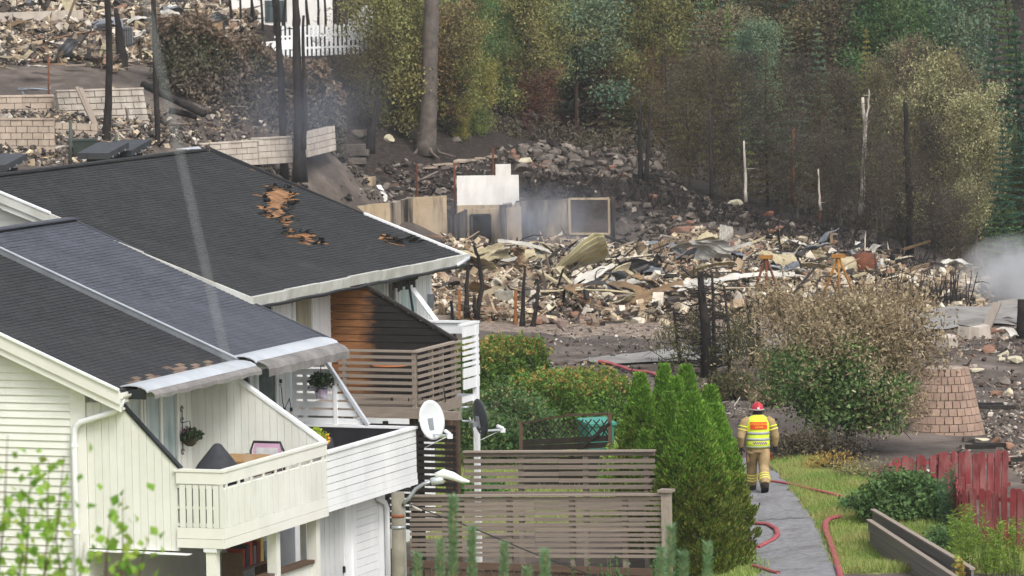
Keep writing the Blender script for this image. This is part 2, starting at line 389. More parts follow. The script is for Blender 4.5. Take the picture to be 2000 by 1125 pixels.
cream = mat('cream_paint', '#e4e4dd', .55, '#dadad2', 1.3, .025, bump=.08, bscale=30, dirt='#a8a594', dirt_amt=.3)
creamtrim = mat('cream_trim', '#e7e7e0', .5, '#dddcd4', 1.0, .02, bump=.05, dirt='#cfcab8', dirt_amt=.2)
white = mat('white_paint', '#f0f1f2', .5, '#e4e6e8', 1.2, .025, bump=.06, bscale=25, dirt='#a9aba8', dirt_amt=.28)
sootywhite = mat('sooty_white', '#d6d7d2', .6, '#b9b9b1', 1.6, .04, bump=.2, dirt='#8d857a', dirt_amt=.6, dscale=1.6)
metalgrey = mat('grey_metal', '#a8adb3', .35, '#92979d', 2, .03, metallic=.5, bump=.05)
palemetal = mat('pale_metal', '#d9dde2', .35, '#c6cbd2', 2, .03, metallic=.35, bump=.05, dirt='#8f9196', dirt_amt=.3)
darkmetal = mat('dark_metal', '#2f3236', .4, '#26282c', 3, .05, metallic=.3, bump=.05)
blackcloth = mat('dark_cloth', '#3b3c42', .75, '#2e2f34', 5, .03, bump=.3, bscale=9)
awncloth = mat('awning_cloth', '#8f8c8a', .85, '#716e6d', 3, .03, bump=.3, dirt='#4c4846', dirt_amt=.55, dscale=2)
shA = mat('shingle_dark', '#343539', .85, '#2d2e31', 1.2, .08, bump=.4, bscale=40, isl=.13, spec=.3, dirt='#4a4642', dirt_amt=.25)
shM = mat('shingle_grey', '#50535c', .8, '#464951', 1.2, .06, bump=.3, bscale=40, isl=.09, spec=.3)
shB = mat('shingle_charcoal', '#343538', .85, '#2d2e30', .9, .08, bump=.4, bscale=40, isl=.13, spec=.3, dirt='#4a4743', dirt_amt=.25, dscale=.8)
shW = mat('shingle_worn', '#7d6a5e', .9, '#625449', 2, .2, bump=.5, bscale=40, isl=.2)
deckwood = mat('roof_deck_wood', '#a87c55', .8, '#7a583c', 5, .1, bump=.5, dirt='#1f1916', dirt_amt=1.0, dscale=1.8)
felt = mat('roof_felt', '#2f3033', .9, '#27282a', 3, .1)
greywood = mat('grey_wood', '#988c80', .85, '#776b61', 2, .13, bump=.4, bscale=30, grain=True)
greywood2 = mat('weathered_wood', '#a3978b', .85, '#82766b', 2, .14, bump=.4, bscale=30, grain=True)
brownwood = mat('brown_wood', '#6a5546', .85, '#4a3a31', 2, .14, bump=.4, grain=True)

def glass(name, tint, curtain):
    if name in MATS: return MATS[name]
    m = bpy.data.materials.new(name); t = NT(m); p = t.pos()
    n = t.noise(t.scalev(p, (5, 5, .3)), 1.5, 3); c = t.ramp(n, [(.35, lin(tint)), (.7, lin(curtain))])
    b = t.bsdf(c, .08, spec=.6); MATS[name] = m; return m
glassA = glass('pane_curtained', '#8f9e9e', '#b9c6c5'); glassB = glass('pane_pale_blue', '#a9c3c6', '#d3e3e4'); glassD = glass('pane_dark', '#3c4446', '#5d676a'); glassO = glass('pane_blind', '#7e8578', '#b1ac95')

def shingle_roof(roof, m, u0, u1, v0, w0, slope, rows, seed, ex=.105, wd=.27, skip=None, alt=None, near=None):
    """courses of tabs; the 300 nearest ones singly, the rest as one mesh"""
    r = np.random.default_rng(seed); ct = 1/math.hypot(1, slope); st = slope*ct        # slope<0: down towards +x
    T = np.array([-ct, 0, -st]); N = np.array([-st, 0, ct]); Y = np.array([0, 1., 0])  # T: up the slope
    tabs = []
    for i in range(rows):
        off = (i % 2)*wd*.5+r.uniform(-.03, .03); k = int((u1-u0)/wd)+2
        for j in range(-1, k):
            a = max(u0, u0+j*wd+off-wd); b = min(u1, u0+j*wd+off-.008)
            if b-a < .03: continue
            tabs.append((i, a, b))
    wedge = [(-.5, -.5), (.5, -.5), (.5, .5), (-.5, .5)]
    single = []; rest_v = []; rest_f = []; base = np.array([v0, 0, w0]); rest_alt = []
    def quad(i, a, b):
        lo = base+T*(i*ex)+N*(.015+r.uniform(0, .004)); hi = base+T*(i*ex+ex*1.12)+N*.006
        e = r.normal(0, .006)
        return [lo+T*e+Y*a, lo+T*e+Y*b, hi+Y*b, hi+Y*a, lo-N*.012+Y*a, lo-N*.012+Y*b, hi-N*.006+Y*b, hi-N*.006+Y*a]
    order = sorted(range(len(tabs)), key=lambda q: (near(tabs[q]) if near else tabs[q][0]+tabs[q][1]*8))
    cnt = 0; shared = {}
    for q in order:
        i, a, b = tabs[q]; uc = (a+b)/2; vc = v0-ct*(i+.5)*ex
        if skip and skip(uc, vc): continue
        mm = shW if (alt and alt(uc, i)) else m
        if cnt < 300 and abs((b-a)-(wd-.008)) < .002:
            if mm.name not in shared:
                Q = [np.array(p) for p in quad(0, -(wd-.008)/2, (wd-.008)/2)]; Q = [p-base for p in Q]
                shared[mm.name] = npmesh('shingle_tab', Q, [(0, 3, 2, 1), (4, 5, 6, 7), (0, 1, 5, 4), (1, 2, 6, 5), (2, 3, 7, 6), (3, 0, 4, 7)], mm)
            o = bpy.data.objects.new('shingle', shared[mm.name]); link(o, roof); p = base+T*(i*ex)+N*r.uniform(0, .005)+Y*uc; o.location = V3(p); cnt += 1
        else:
            (rest_v if mm is m else rest_alt).append(quad(i, a, b))
    for L, mm in ((rest_v, m), (rest_alt, shW)):
        if not L: continue
        v = np.array(L).reshape(-1, 3); n = len(L); f = np.array([(0, 3, 2, 1), (4, 5, 6, 7), (0, 1, 5, 4), (1, 2, 6, 5), (2, 3, 7, 6), (3, 0, 4, 7)])
        F = (f[None]+np.arange(n)[:, None, None]*8).reshape(-1, 4); tag(mobj('shingle_courses', v, F, mm, roof), kind='stuff')
def roof_slab(name, parent, m, u0, u1, v0, w0, slope, length, th=.12, ridge_v=None):
    """deck of one slope plus the slope behind the ridge"""
    ct = 1/math.hypot(1, slope); dv = -length*ct; dw = -length*slope*ct; vr, wr = v0+dv, w0+dw
    mb = MB(); mb.prism([(v0, u0, w0), (vr, u0, wr), (vr+dv, u0, w0), (vr+dv, u0, w0-th), (vr, u0, wr-th), (v0, u0, w0-th)], (0, u1-u0, 0))
    return part(name, parent, m, mb), vr, wr
def siding(parent, m, u, v0, v1, z0, ztop, ex=.13, th=.034):
    """lap boards on a gable plane facing -y, cut by ztop(v)"""
    z = z0
    while z < 9:
        vs = [v for v in np.linspace(v0, v1, 60) if ztop(v) > z+ex]
        if len(vs) < 2: break
        a, b = min(vs), max(vs)
        mb = MB(); mb.add([(a, u, z), (b, u, z), (b, u, z+ex+.012), (a, u, z+ex+.012), (a, u-th, z), (b, u-th, z), (b, u-.006, z+ex+.012), (a, u-.006, z+ex+.012)], [(0, 1, 2, 3), (7, 6, 5, 4), (4, 5, 1, 0), (5, 6, 2, 1), (6, 7, 3, 2), (7, 4, 0, 3)])
        part('siding_board', parent, m, mb); z += ex
def boards_v(parent, m, u, v0, v1, z0, ztop, wd=.143, th=.022, gap=.006, face=-1):
    """upright boards on a plane facing -y, each cut by ztop(v)"""
    n = max(1, round((v1-v0)/wd)); w = (v1-v0)/n
    for i in range(n):
        a = v0+i*w+gap/2; b = a+w-gap; pr = th+(.006 if i % 2 else 0)
        mb = MB(); mb.prism([(a, u, z0), (b, u, z0), (b, u, ztop(b)), (a, u, ztop(a))], (0, pr*face, 0)); part('board', parent, m, mb)
def boards_front(parent, m, v, u0, u1, z0, z1, wd=.14, th=.02, gap=.008):
    """upright boards on a plane facing +x"""
    n = max(1, round((u1-u0)/wd)); w = (u1-u0)/n
    for i in range(n): bx('board', m, parent, (v, u0+i*w+gap/2, z0), (v+th+(.006 if i % 2 else 0), u0+(i+1)*w-gap/2, z1))
def window(parent, v, u0, u1, z0, z1, fm, gm, mull=0, name='window', fw=.07):
    f = MB()
    for lo, hi in (((v, u0, z0), (v+.06, u1, z0+fw)), ((v, u0, z1-fw), (v+.06, u1, z1)), ((v, u0, z0+fw), (v+.06, u0+fw, z1-fw)), ((v, u1-fw, z0+fw), (v+.06, u1, z1-fw))): f.box(lo, hi)
    for k in range(mull):
        uu = u0+(u1-u0)*(k+1)/(mull+1); f.box((v, uu-.04, z0+fw), (v+.058, uu+.04, z1-fw))
    o = part(name, parent, fm, f); bx('pane', gm, o, (v+.005, u0+fw, z0+fw), (v+.025, u1-fw, z1-fw)); return o
def awning(parent, u0, u1, v, w, drop, out, nm='awning'):
    """folded cassette awning: curved metal hood over a cloth roll, valance hanging in front"""
    n = 8; prof = [(math.cos(a)*.34-.16, math.sin(a)*.13) for a in np.linspace(math.pi*.93, .10, n)]
    mb = MB(); pr = [(v+x, u0, w+z) for x, z in prof]; pr2 = [(v+x*.93, u0, w+z-.022) for x, z in reversed(prof)]
    mb.prism(pr+pr2, (0, u1-u0, 0)); o = part(nm, parent, palemetal, mb, False)
    tb = MB(); tb.tube([(v+.02, u0+.05, w+.02), (v+.02, u1-.05, w+.02)], .075, 10); part('cloth_roll', o, awncloth, tb, True)
    sh = MB(); r = np.random.default_rng(3)
    def fn(a, b):
        d = (.05+out*min(1, b*1.6), drop*max(0, b-.45)/.55); return (v+.12+d[0], u0+.04+a*(u1-u0-.08), w+.03-out*.35*min(1, b*1.6)-d[1]+.012*math.sin(a*37)*b)
    sh.sheet(fn, 40, 8, .006, (1, 0, 0)); part('valance', o, awncloth, sh)
    for uu in (u0+.02, u1-.06): bx('bracket', darkmetal, o, (v-.2, uu, w-.12), (v+.12, uu+.04, w+.05))
    ar = MB(); ar.bar((v-.15, u0+.3, w-.1), (v+.1+out, u0+.55, w-.06), .05, .06); part('arm', o, metalgrey, ar)
    return o

# ---- near house, cream
A = house('terraced_house', 'cream painted end house with dark shingle roof, lap siding and picket balcony')
SL = -.415; EV, EW = -1.80, 4.02
roofA, vr, wr = roof_slab('roof', A, felt, -.30, 4.60, EV, EW, SL, 5.85)
shingle_roof(roofA, shA, -.28, 4.55, EV, EW, SL, 56, 11, alt=lambda u, i: i < .6+3.0*math.sin(min(1, max(0, (u-.1)/4.3))*math.pi)**.7*abs(math.sin(u*5.1+i*1.7)) and rng.random() < .55, near=lambda t: t[0]*.105+t[1]*.55)
rz = lambda v: EW+SL*(v-EV)
g = MB(); g.prism([(-2.62, 0, -1.3), (-2.62, 0, rz(-2.62)-.14), (vr, 0, wr-.14), (2*vr+2.62, 0, rz(-2.62)-.14), (2*vr+2.62, 0, -1.3)], (0, .16, 0))
gA = part('gable_wall', A, cream, g)
siding(gA, cream, 0, -7.2, -2.85, -1.3, lambda v: rz(v)-.15)
cb = MB(); cb.box((-2.85, -.035, -1.3), (-2.56, -.001, rz(-2.7)-.2)); part('corner_board', A, creamtrim, cb)
for k, (d0, d1, off, mm) in enumerate(((-.02, .20, .025, creamtrim), (.20, .33, -.01, creamtrim), (-.075, -.03, .06, white))):
    b = MB(); o_ = .02
    b.prism([(EV+.04, -.30-off, rz(EV+.04)-d0), (vr, -.30-off, wr-d0), (vr, -.30-off, wr-d1), (EV+.04, -.30-off, rz(EV+.04)-d1)], (0, .05+off*.0, 0)); part(('barge_board', 'lower_barge_board', 'verge_trim')[k], A, mm, b)
sf = MB(); sf.prism([(EV, -.27, rz(EV)-.30), (vr, -.27, wr-.30), (vr, -.27, wr-.33), (EV, -.27, rz(EV)-.33)], (0, .26, 0)); part('soffit', A, creamtrim, sf)
bx('eave_fascia', creamtrim, A, (EV-.02, -.24, EW-.2), (EV+.03, 4.58, EW-.03))
gt = MB(); gt.prism([(EV+.03+math.cos(q)*.07, -.26, EW-.06+math.sin(q)*.07) for q in np.linspace(math.pi, 2*math.pi, 9)]+[(EV+.03+math.cos(q)*.055, -.26, EW-.06+math.sin(q)*.055) for q in np.linspace(2*math.pi, math.pi, 9)], (0, 4.86, 0)); part('gutter', A, creamtrim, gt)
dp = MB(); dp.tube([(EV+.02, -.16, EW-.12), (EV-.02, -.16, EW-.26), (-1.95, -.15, EW-.36), (-2.62, -.12, 3.46), (-2.72, -.12, 3.36), (-2.745, -.12, 3.1), (-2.745, -.12, -1.3)], .052, 10); dA = part('downspout', A, white, dp, True)
for z in (3.05, 1.55, .2): k = MB(); k.tube([(-2.745, -.12, z-.02), (-2.745, -.12, z+.02)], .066, 10); k.box((-2.765, -.1, z-.015), (-2.725, -.03, z+.015)); part('clip', dA, white, k)
# side screen of the balcony, upright boards under a dark sloping cap
top = lambda v: min(3.80, 3.80-(v+1.93)*1.0) if v > -1.93 else 3.80
sc = MB(); sc.prism([(-2.56, .03, 1.27), (-.86, .03, 1.27), (-.86, .03, top(-.86)), (-1.93, .03, 3.80), (-2.56, .03, 3.80)], (0, .04, 0)); scr = part('side_screen', A, cream, sc)
boards_v(scr, cream, .03, -2.56, -.86, 1.27, lambda v: top(v)-.02)
beam('screen_cap', darkmetal, A, (-1.97, .04, 3.86), (-.80, .04, 2.69), .12, .045)
fl = MB(); fl.bar((-2.55, -.05, 1.235), (-.62, -.05, 1.225), .16, .02); part('canopy_edge', A, white, fl)
# balcony
bal = part('balcony', A, creamtrim, MB().box((-2.45, .06, 1.38), (-.09, 4.40, 1.49)))
for nm, lo, hi in (('rail_cap', (-.90, -.06, 2.645), (.03, .05, 2.69)), ('rail_cap', (-.075, .052, 2.645), (.035, 4.47, 2.69)),
                   ('rail_fascia', (-.86, -.045, 2.44), (.012, -.015, 2.64)), ('rail_fascia', (-.012, -.012, 2.44), (.016, 4.46, 2.64)),
                   ('edge_board', (-.86, -.045, 1.50), (.012, -.015, 1.685)), ('edge_board', (-.012, -.012, 1.50), (.016, 4.46, 1.685)),
                   ('skirt_board', (-.86, -.055, 1.34), (.022, -.018, 1.492)), ('skirt_board', (-.008, -.015, 1.34), (.024, 4.47, 1.492)),
                   ('top_rail', (-.86, -.01, 2.36), (-.05, .03, 2.43)), ('bottom_rail', (-.86, -.01, 1.70), (-.05, .03, 1.76)), ('mid_rail', (-.86, -.008, 2.0), (-.05, .028, 2.05)),
                   ('top_rail', (-.06, .06, 2.30), (-.02, 4.4, 2.37)), ('bottom_rail', (-.06, .06, 1.70), (-.02, 4.4, 1.76)),
                   ('post', (-.10, -.012, 1.5), (-.02, .058, 2.64)), ('post', (-.10, 4.36, 1.5), (-.02, 4.46, 2.64))):
    bx(nm, creamtrim, bal, lo, hi)
for i in range(6): bx('picket', cream, bal, (-.80+i*.125, -.04, 1.69), (-.80+i*.125+.098, -.012, 2.42))
bx('picket', cream, bal, (-.05, -.042, 1.69), (.014, -.014, 2.43))
for i in range(37): bx('picket', cream, bal, (-.018, .02+i*.12, 1.69), (.006+(.004 if i % 2 else 0), .02+i*.12+.108, 2.35))
bx('dark_backing', blackcloth, bal, (-.82, .05, 1.6), (-.06, .06, 2.43))  # dark panel added so the gaps between the side pickets look dark
for i in range(9): bx('rail_block', creamtrim, bal, (-.02, .1+i*.52, 2.34), (.012, .16+i*.52, 2.45))
# wall behind the balcony with doors and the partition to the next house
wl = MB(); wl.box((-2.72, .02, -1.3), (-2.60, 4.55, 4.0)); wA = part('front_wall', A, cream, wl)
boards_front(wA, cream, -2.6, .2, 1.0, 1.5, 3.9); boards_front(wA, cream, -2.6, 3.72, 4.5, 1.5, 3.9)
window(A, -2.59, 1.02, 2.2, 1.5, 3.72, creamtrim, glassA, 0, 'balcony_door'); window(A, -2.59, 2.26, 3.70, 1.5, 3.72, creamtrim, glassA, 1)
ptop = lambda v: 3.86 if v < -1.80 else 3.86-(v+1.80)*.67
pp = MB(); pp.prism([(-2.60, 4.34, 1.4), (-.02, 4.34, 1.4), (-.02, 4.34, ptop(-.02)), (-1.8, 4.34, 3.86), (-2.6, 4.34, 3.86)], (0, .06, 0)); par = part('partition', A, cream, pp)
boards_v(par, cream, 4.34, -2.58, -.04, 1.5, lambda v: ptop(v)-.01)
beam('partition_cap', white, A, (-1.84, 4.37, 3.905), (-.0, 4.37, 2.685), .15, .05)
awning(A, .02, 4.60, -1.56, 3.98, .10, .12)
# ground floor: posts, back wall, low counter
for u in (.0, 2.55, 4.32): bx('post', creamtrim, A, (-.34, u-.02, -1.3), (-.16, u+.15, 1.33))
bx('post_cap', white, A, (-.37, -.05, 1.27), (-.13, .16, 1.335))
bx('ground_floor_door', mat('door_taupe', '#b8b0a2', .6), A, (-2.60, .6, -1.3), (-2.55, 1.5, .8))
pl = MB(); pl.box((-.36, .18, -1.3), (-.26, 4.3, .50)); par2 = part('patio_parapet', A, cream, pl); bx('parapet_cap', brownwood, par2, (-.42, .16, .5), (-.20, 4.3, .56))
bx('patio_floor', mat('patio_concrete', '#8c8983', .9), A, (-2.6, 0.2, -1.32), (-.4, 4.4, -1.2))

# ---- middle house, white balcony
B2 = house('terraced_house', 'middle house with grey shingle roof, grey awning and white plank balcony'); EV2, EW2 = -1.80, 4.08
roof2, vr2, wr2 = roof_slab('roof', B2, felt, 4.72, 8.98, EV2, EW2, SL, 5.85)
shingle_roof(roof2, shM, 4.74, 8.92, EV2, EW2, SL, 56, 12, near=lambda t: t[0]*.105+(t[1]-4.7)*.4)
rz2 = lambda v: EW2+SL*(v-EV2)
fb = MB(); fb.prism([(EV2+.02, 4.605, rz2(EV2)+.05), (vr2, 4.605, wr2+.05), (vr2, 4.605, wr2-.12), (EV2+.02, 4.605, rz2(EV2)-.12)], (0, .11, 0)); fl2 = part('verge_flashing', B2, metalgrey, fb)
fb = MB(); fb.prism([(EV2, 4.59, rz2(EV2)+.075), (vr2, 4.59, wr2+.075), (vr2, 4.59, wr2+.053), (EV2, 4.59, rz2(EV2)+.053)], (0, .06, 0)); part('cap_strip', fl2, palemetal, fb)
fb = MB(); fb.bar((vr2, 4.72, wr2+.03), (vr2, 8.98, wr2+.03), .3, .03); part('ridge_cap', B2, shM, fb)
fb = MB(); fb.prism([(EV2, 8.94, rz2(EV2)+.03), (vr2, 8.94, wr2+.03), (vr2, 8.94, wr2-.14), (EV2, 8.94, rz2(EV2)-.14)], (0, .06, 0)); part('verge_trim', B2, shM, fb)
bx('eave_fascia', white, B2, (EV2-.02, 4.66, EW2-.2), (EV2+.03, 8.96, EW2-.03))
w2 = part('front_wall', B2, white, MB().box((-2.72, 4.56, -1.3), (-2.60, 8.9, 4.05)))
boards_front(w2, white, -2.6, 8.12, 8.68, 1.5, 3.95); boards_front(w2, white, -2.6, 4.6, 5.3, 1.5, 3.95)
window(B2, -2.59, 5.3, 6.9, 1.5, 3.75, white, glassD, 1, 'balcony_door'); window(B2, -2.59, 7.15, 8.1, 2.0, 3.72, white, glassD)
awning(B2, 4.66, 8.45, -1.60, 4.05, .20, .24)
bal2 = part('balcony', B2, white, MB().box((-2.55, 4.50, 1.40), (-.09, 8.66, 1.48)))
bx('rail_cap', white, bal2, (-.11, 4.475, 2.45), (.03, 8.76, 2.495)); bx('rail_cap', white, bal2, (-2.5, 8.65, 2.45), (-.115, 8.755, 2.493))
for i in range(6): bx('rail_board', white, bal2, (-.03, 4.475, 1.63+i*.137), (-.001, 8.73, 1.63+i*.137+.124))
for i in range(6): bx('rail_board', white, bal2, (-2.4, 8.70, 1.63+i*.137), (-.035, 8.73, 1.63+i*.137+.124))
bx('skirt_board', white, bal2, (-.025, 4.475, 1.50), (.006, 8.74, 1.622)); bx('skirt_board', white, bal2, (-.015, 4.475, 1.40), (.014, 8.745, 1.492))
for u in (4.9, 6.2, 7.5, 8.6): bx('post', white, bal2, (-.11, u-.04, 1.49), (-.035, u+.04, 2.448))
bx('dark_backing', mat('black_tarp', '#1f1f24', .6, '#2c2c31', 3), bal2, (-2.4, 8.66, 1.5), (-.12, 8.69, 2.44)); bx('dark_backing', MATS['black_tarp'], bal2, (-.125, 4.5, 1.5), (-.113, 8.65, 2.44))
stp = lambda v: 3.72 if v < -1.85 else 3.72-(v+1.85)*1.42
sw = part('slat_screen', B2, white, MB().box((-2.52, 8.72, 2.44), (-2.44, 8.80, 3.7)))
for i in range(8):
    z = 2.50+i*.155; ve_ = -1.85+(3.72-(z+.11))/1.42 if z+.11 > 2.5 else -1.0
    bx('slat', white, sw, (-2.50, 8.70, z), (min(-1.02, ve_), 8.722, z+.112))
bx('post', white, sw, (-1.66, 8.68, 2.46), (-1.58, 8.70, 3.44)); bx('post', white, sw, (-2.30, 8.725, 2.46), (-2.22, 8.76, 3.7))
beam('sloping_cap', palemetal, B2, (-1.90, 8.70, 3.83), (-.96, 8.70, 2.50), .10, .06)
lw = part('ground_floor_wall', B2, white, MB().box((-.62, 4.62, -1.3), (-.50, 8.30, 1.38)))
boards_front(lw, mat('garage_panel', '#cfd1d0', .6, '#c2c4c4', 2, .02), -.5, 4.85, 6.30, -1.3, 1.28, .11)
z = -1.3
while z < 1.2: bx('siding_board', white, lw, (-.50, 6.85, z), (-.478, 7.95, z+.142)); z += .15
for u in (6.34, 6.72, 7.97): bx('corner_board', white, lw, (-.50, u, -1.3), (-.465, u+.13 if u < 7 else u+.30, 1.38))
bx('door_handle', darkmetal, lw, (-.47, 6.2, .05), (-.43, 6.24, .17))
d2 = MB(); d2.tube([(-.46, 7.75, 1.35), (-.40, 7.8, 1.22), (-.40, 8.1, 1.12), (-.40, 8.2, 1.0), (-.40, 8.2, -1.3)], .05, 8); part('downspout', B2, white, d2, True)

# ---- rear house, scorched
B = house('terraced_house', 'rear house with large burn-holed black roof and a scorched brown screen'); EV3, EW3, SL3 = -3.41, 4.86, -.3725
LB = 6.42
roof3, vr3, wr3 = roof_slab('roof', B, deckwood, 8.90, 19.98, EV3, EW3, SL3, LB)
def inp(u, v, P): return bool(inpoly(np.array([u]), np.array([v]), P)[0])
HOLES = [[(19.08,-7.64),(19.48,-7.28),(18.38,-6.59),(17.68,-6.59),(17.26,-6.29),(16.59,-5.7),(16.07,-5.8),(16.1,-6.16),(16.23,-6.39),(17.42,-6.84),(17.7,-7.08)], [(15.71,-5.58),(15.99,-5.31),(15.82,-4.80),(15.27,-4.92),(15.18,-5.40)], [(18.48,-4.74),(18.82,-4.54),(18.53,-4.22),(18.2,-4.4)]]
def _shrink(P, k):
    cu, cv = sum(p[0] for p in P)/len(P), sum(p[1] for p in P)/len(P); return [(cu+(u-cu)*k, cv+(v-cv)*k*.9) for u, v in P]
HOLES = [_shrink(HOLES[0], .96), _shrink(HOLES[1], 1.08), _shrink(HOLES[2], .8)]
def skipB(u, v):
    du, dv = .28*math.sin(u*23+v*17), .10*math.sin(v*29-u*13)
    return any(inp(u+du, v+dv, P) for P in HOLES)
shingle_roof(roof3, shB, 8.94, 19.93, EV3, EW3, SL3, 61, 13, skip=skipB, near=lambda t: t[0]*.105+(t[1]-9)*.35)
rz3 = lambda v: EW3+SL3*(v-EV3)
r = np.random.default_rng(5)
flapM = mat('charred_felt', '#1c1b1c', .8, '#2c2a29', 6, .2); splM = mat('split_board', '#bd8d5c', .8, '#8d6340', 6, .15, dirt='#2a1d14', dirt_amt=.5, dscale=5)
for P in HOLES:
    n = len(P)
    for k in range(n*6):
        i = k % n; q = r.random(); u = P[i][0]*(1-q)+P[(i+1) % n][0]*q+r.normal(0, .05); v = P[i][1]*(1-q)+P[(i+1) % n][1]*q+r.normal(0, .04); s = r.uniform(.08, .26)
        a = r.uniform(0, 6.28); z = rz3(v)+.02; lift = r.uniform(.01, .09)
        c, d = math.cos(a)*s, math.sin(a)*s*.5
        mb = MB(); mb.prism([(v-d*.6, u-c*.6, z+.01), (v+d*.4, u+c*.5, z+.015), (v+d+.06, u+c*.9, z+lift), (v+.05, u-c*.3, z+lift*.5)], (0, 0, .008)); part('torn_flap', roof3, flapM, mb)
    us = [p[0] for p in P]; vs_ = [p[1] for p in P]
    for k in range(int(8*(max(us)-min(us)))):
        u = r.uniform(min(us), max(us)); v = r.uniform(min(vs_), max(vs_))
        if not inp(u, v, P): continue
        L = r.uniform(.2, .7); z = rz3(v)+.012+r.uniform(0, .03); a = r.normal(0, .35)
        beam('split_board', splM, roof3, (v, u-L/2, z), (v+a*.3, u+L/2, rz3(v+a*.3)+.02+r.uniform(0, .03)), r.uniform(.04, .12), .012)
for k in range(9):
    u = r.uniform(18.6, 19.4); v = -4.3+(19.4-u)*-.1+r.normal(0, .12); z = rz3(v)+.03; s = r.uniform(.1, .3)
    mb = MB(); mb.prism([(v, u, z), (v+.05, u+s, z+.01), (v+.12, u+s*.8, z+r.uniform(.02, .08)), (v+.07, u+.1*s, z+.05)], (0, 0, .008)); part('torn_flap', roof3, flapM, mb)
gb = MB(); gb.prism([(EV3-.7, 9.2, -1.3), (EV3-.7, 9.2, rz3(EV3-.7)-.16), (vr3, 9.2, wr3-.16), (2*vr3-EV3+.7, 9.2, rz3(EV3-.7)-.16), (2*vr3-EV3+.7, 9.2, -1.3)], (0, .16, 0)); gB = part('gable_wall', B, white, gb)
siding(gB, creamtrim, 9.2, -10, -4.3, 3.9, lambda v: rz3(v)-.18 if v > vr3 else 6.6, .15)
g2 = MB(); g2.prism([(EV3-.7, 19.70, -1.3), (EV3-.7, 19.70, rz3(EV3-.7)-.16), (vr3, 19.70, wr3-.16), (2*vr3-EV3+.7, 19.70, rz3(EV3-.7)-.16), (2*vr3-EV3+.7, 19.70, -1.3)], (0, .12, 0)); part('gable_wall', B, white, g2)
for d0, d1, off, mm, nm in ((-.02, .17, .025, sootywhite, 'barge_board'), (.17, .29, -.012, sootywhite, 'lower_barge_board')):
    n = 8
    for k in range(n):
        va = EV3+.03+(vr3-EV3-.03)*k/n; vb = EV3+.03+(vr3-EV3-.03)*(k+1)/n-.004; j0, j1 = r.normal(0, .006, 2)
        mb = MB(); mb.prism([(va, 8.88-off, rz3(va)-d0+j0), (vb, 8.88-off, rz3(vb)-d0+j1), (vb, 8.88-off, rz3(vb)-d1+j1), (va, 8.88-off, rz3(va)-d1+j0)], (0, .05, 0)); part(nm, B, mm, mb)
mb = MB(); mb.prism([(-7.62, 8.84, rz3(-7.62)+.05), (vr3, 8.84, wr3+.05), (vr3, 8.84, wr3+.01), (-7.62, 8.84, rz3(-7.62)+.01)], (0, .08, 0)); part('verge_trim', B, white, mb)
mb = MB(); mb.prism([(EV3+.05, 19.94, rz3(EV3+.05)+.05), (-5.7, 19.94, rz3(-5.7)+.05), (-5.7, 19.94, rz3(-5.7)-.06), (EV3+.05, 19.94, rz3(EV3+.05)-.06)], (0, .1, 0)); part('verge_trim', B, white, mb)
mb = MB(); mb.prism([(-5.72, 19.95, rz3(-5.72)+.035), (vr3, 20.26, wr3+.035), (vr3, 20.26, wr3-.10), (-5.72, 19.95, rz3(-5.72)-.10)], (0, .06, 0)); part('verge_board', B, shB, mb)
for k in range(24): bx('ridge_cap', shB, B, (vr3-.13, 8.92+k*.459, wr3-.005+.004*(k % 2)), (vr3+.13, 8.92+(k+1)*.459-.01, wr3+.035+.004*(k % 2)))
mb = MB(); mb.prism([(vr3+.05, 19.70, wr3+.03), (vr3-.3, 20.3, wr3+.05), (vr3-.5, 19.6, wr3+.03), (vr3-.2, 19.5, wr3+.03)], (0, 0, .015)); part('lifted_flashing', B, palemetal, mb)
n = 7
for k in range(n):
    a, b_ = 8.86+k*11.1/n, 8.86+(k+1)*11.1/n-.01; j = r.normal(0, .008)
    mb = MB(); mb.prism([(EV3-.02, a, EW3-.17+j), (EV3+.05, a, EW3-.17+j), (EV3+.09, a, EW3+.03+j), (EV3-.0, a, EW3+.035+j)], (0, b_-a, 0)); part('eave_fascia', B, sootywhite, mb)
mb = MB(); mb.tube([(EV3+.07+.01*math.sin(k*2.3), 8.95+k*.55, EW3-.20+.012*math.sin(k*1.9)) for k in range(21)], .035, 7); part('charred_gutter', B, darkmetal, mb, True)
mb = MB(); mb.tube([(EV3+.1, 19.3, EW3-.16), (EV3+.10, 19.95, EW3-.06), (EV3+.06, 20.1, EW3-.02)], .04, 7); part('bent_gutter_end', B, palemetal, mb, True)
w3 = part('front_wall', B, white, MB().box((EV3-.87, 9.25, -1.3), (EV3-.75, 19.75, 4.95)))
for a, b_ in ((9.3, 10.6), (11.55, 12.45), (13.5, 14.40), (14.6, 16.2), (19.05, 19.72)): boards_front(w3, white, EV3-.75, a, b_, 2.3, 4.9, .12)
window(B, EV3-.74, 12.48, 13.46, 3.3, 4.62, white, glassO); window(B, EV3-.74, 10.62, 11.5, 2.9, 4.62, white, glassD, 1)
window(B, EV3-.74, 16.3, 17.2, 2.3, 4.70, white, glassB); window(B, EV3-.74, 17.3, 17.85, 2.3, 4.70, white, glassD, 0, 'balcony_door'); window(B, EV3-.74, 17.95, 18.98, 2.3, 4.70, white, glassB)
bx('wall_lamp', metalgrey, B, (EV3-.72, 19.62, 3.75), (EV3-.62, 19.75, 4.05))
beam('leaning_board', white, B, (-3.9, 17.45, 4.75), (-3.1, 18.0, 3.4), .16, .03, (1, 0, 0))
mb = MB(); mb.tube([(-3.5, 16.2, 4.66), (-3.48, 17.4, 4.60)], .06, 8)
for k in range(9): mb.box((-3.52, 16.2+k*.14, 4.40+.05*math.sin(k*2)), (-3.50, 16.2+k*.14+.09, 4.6))
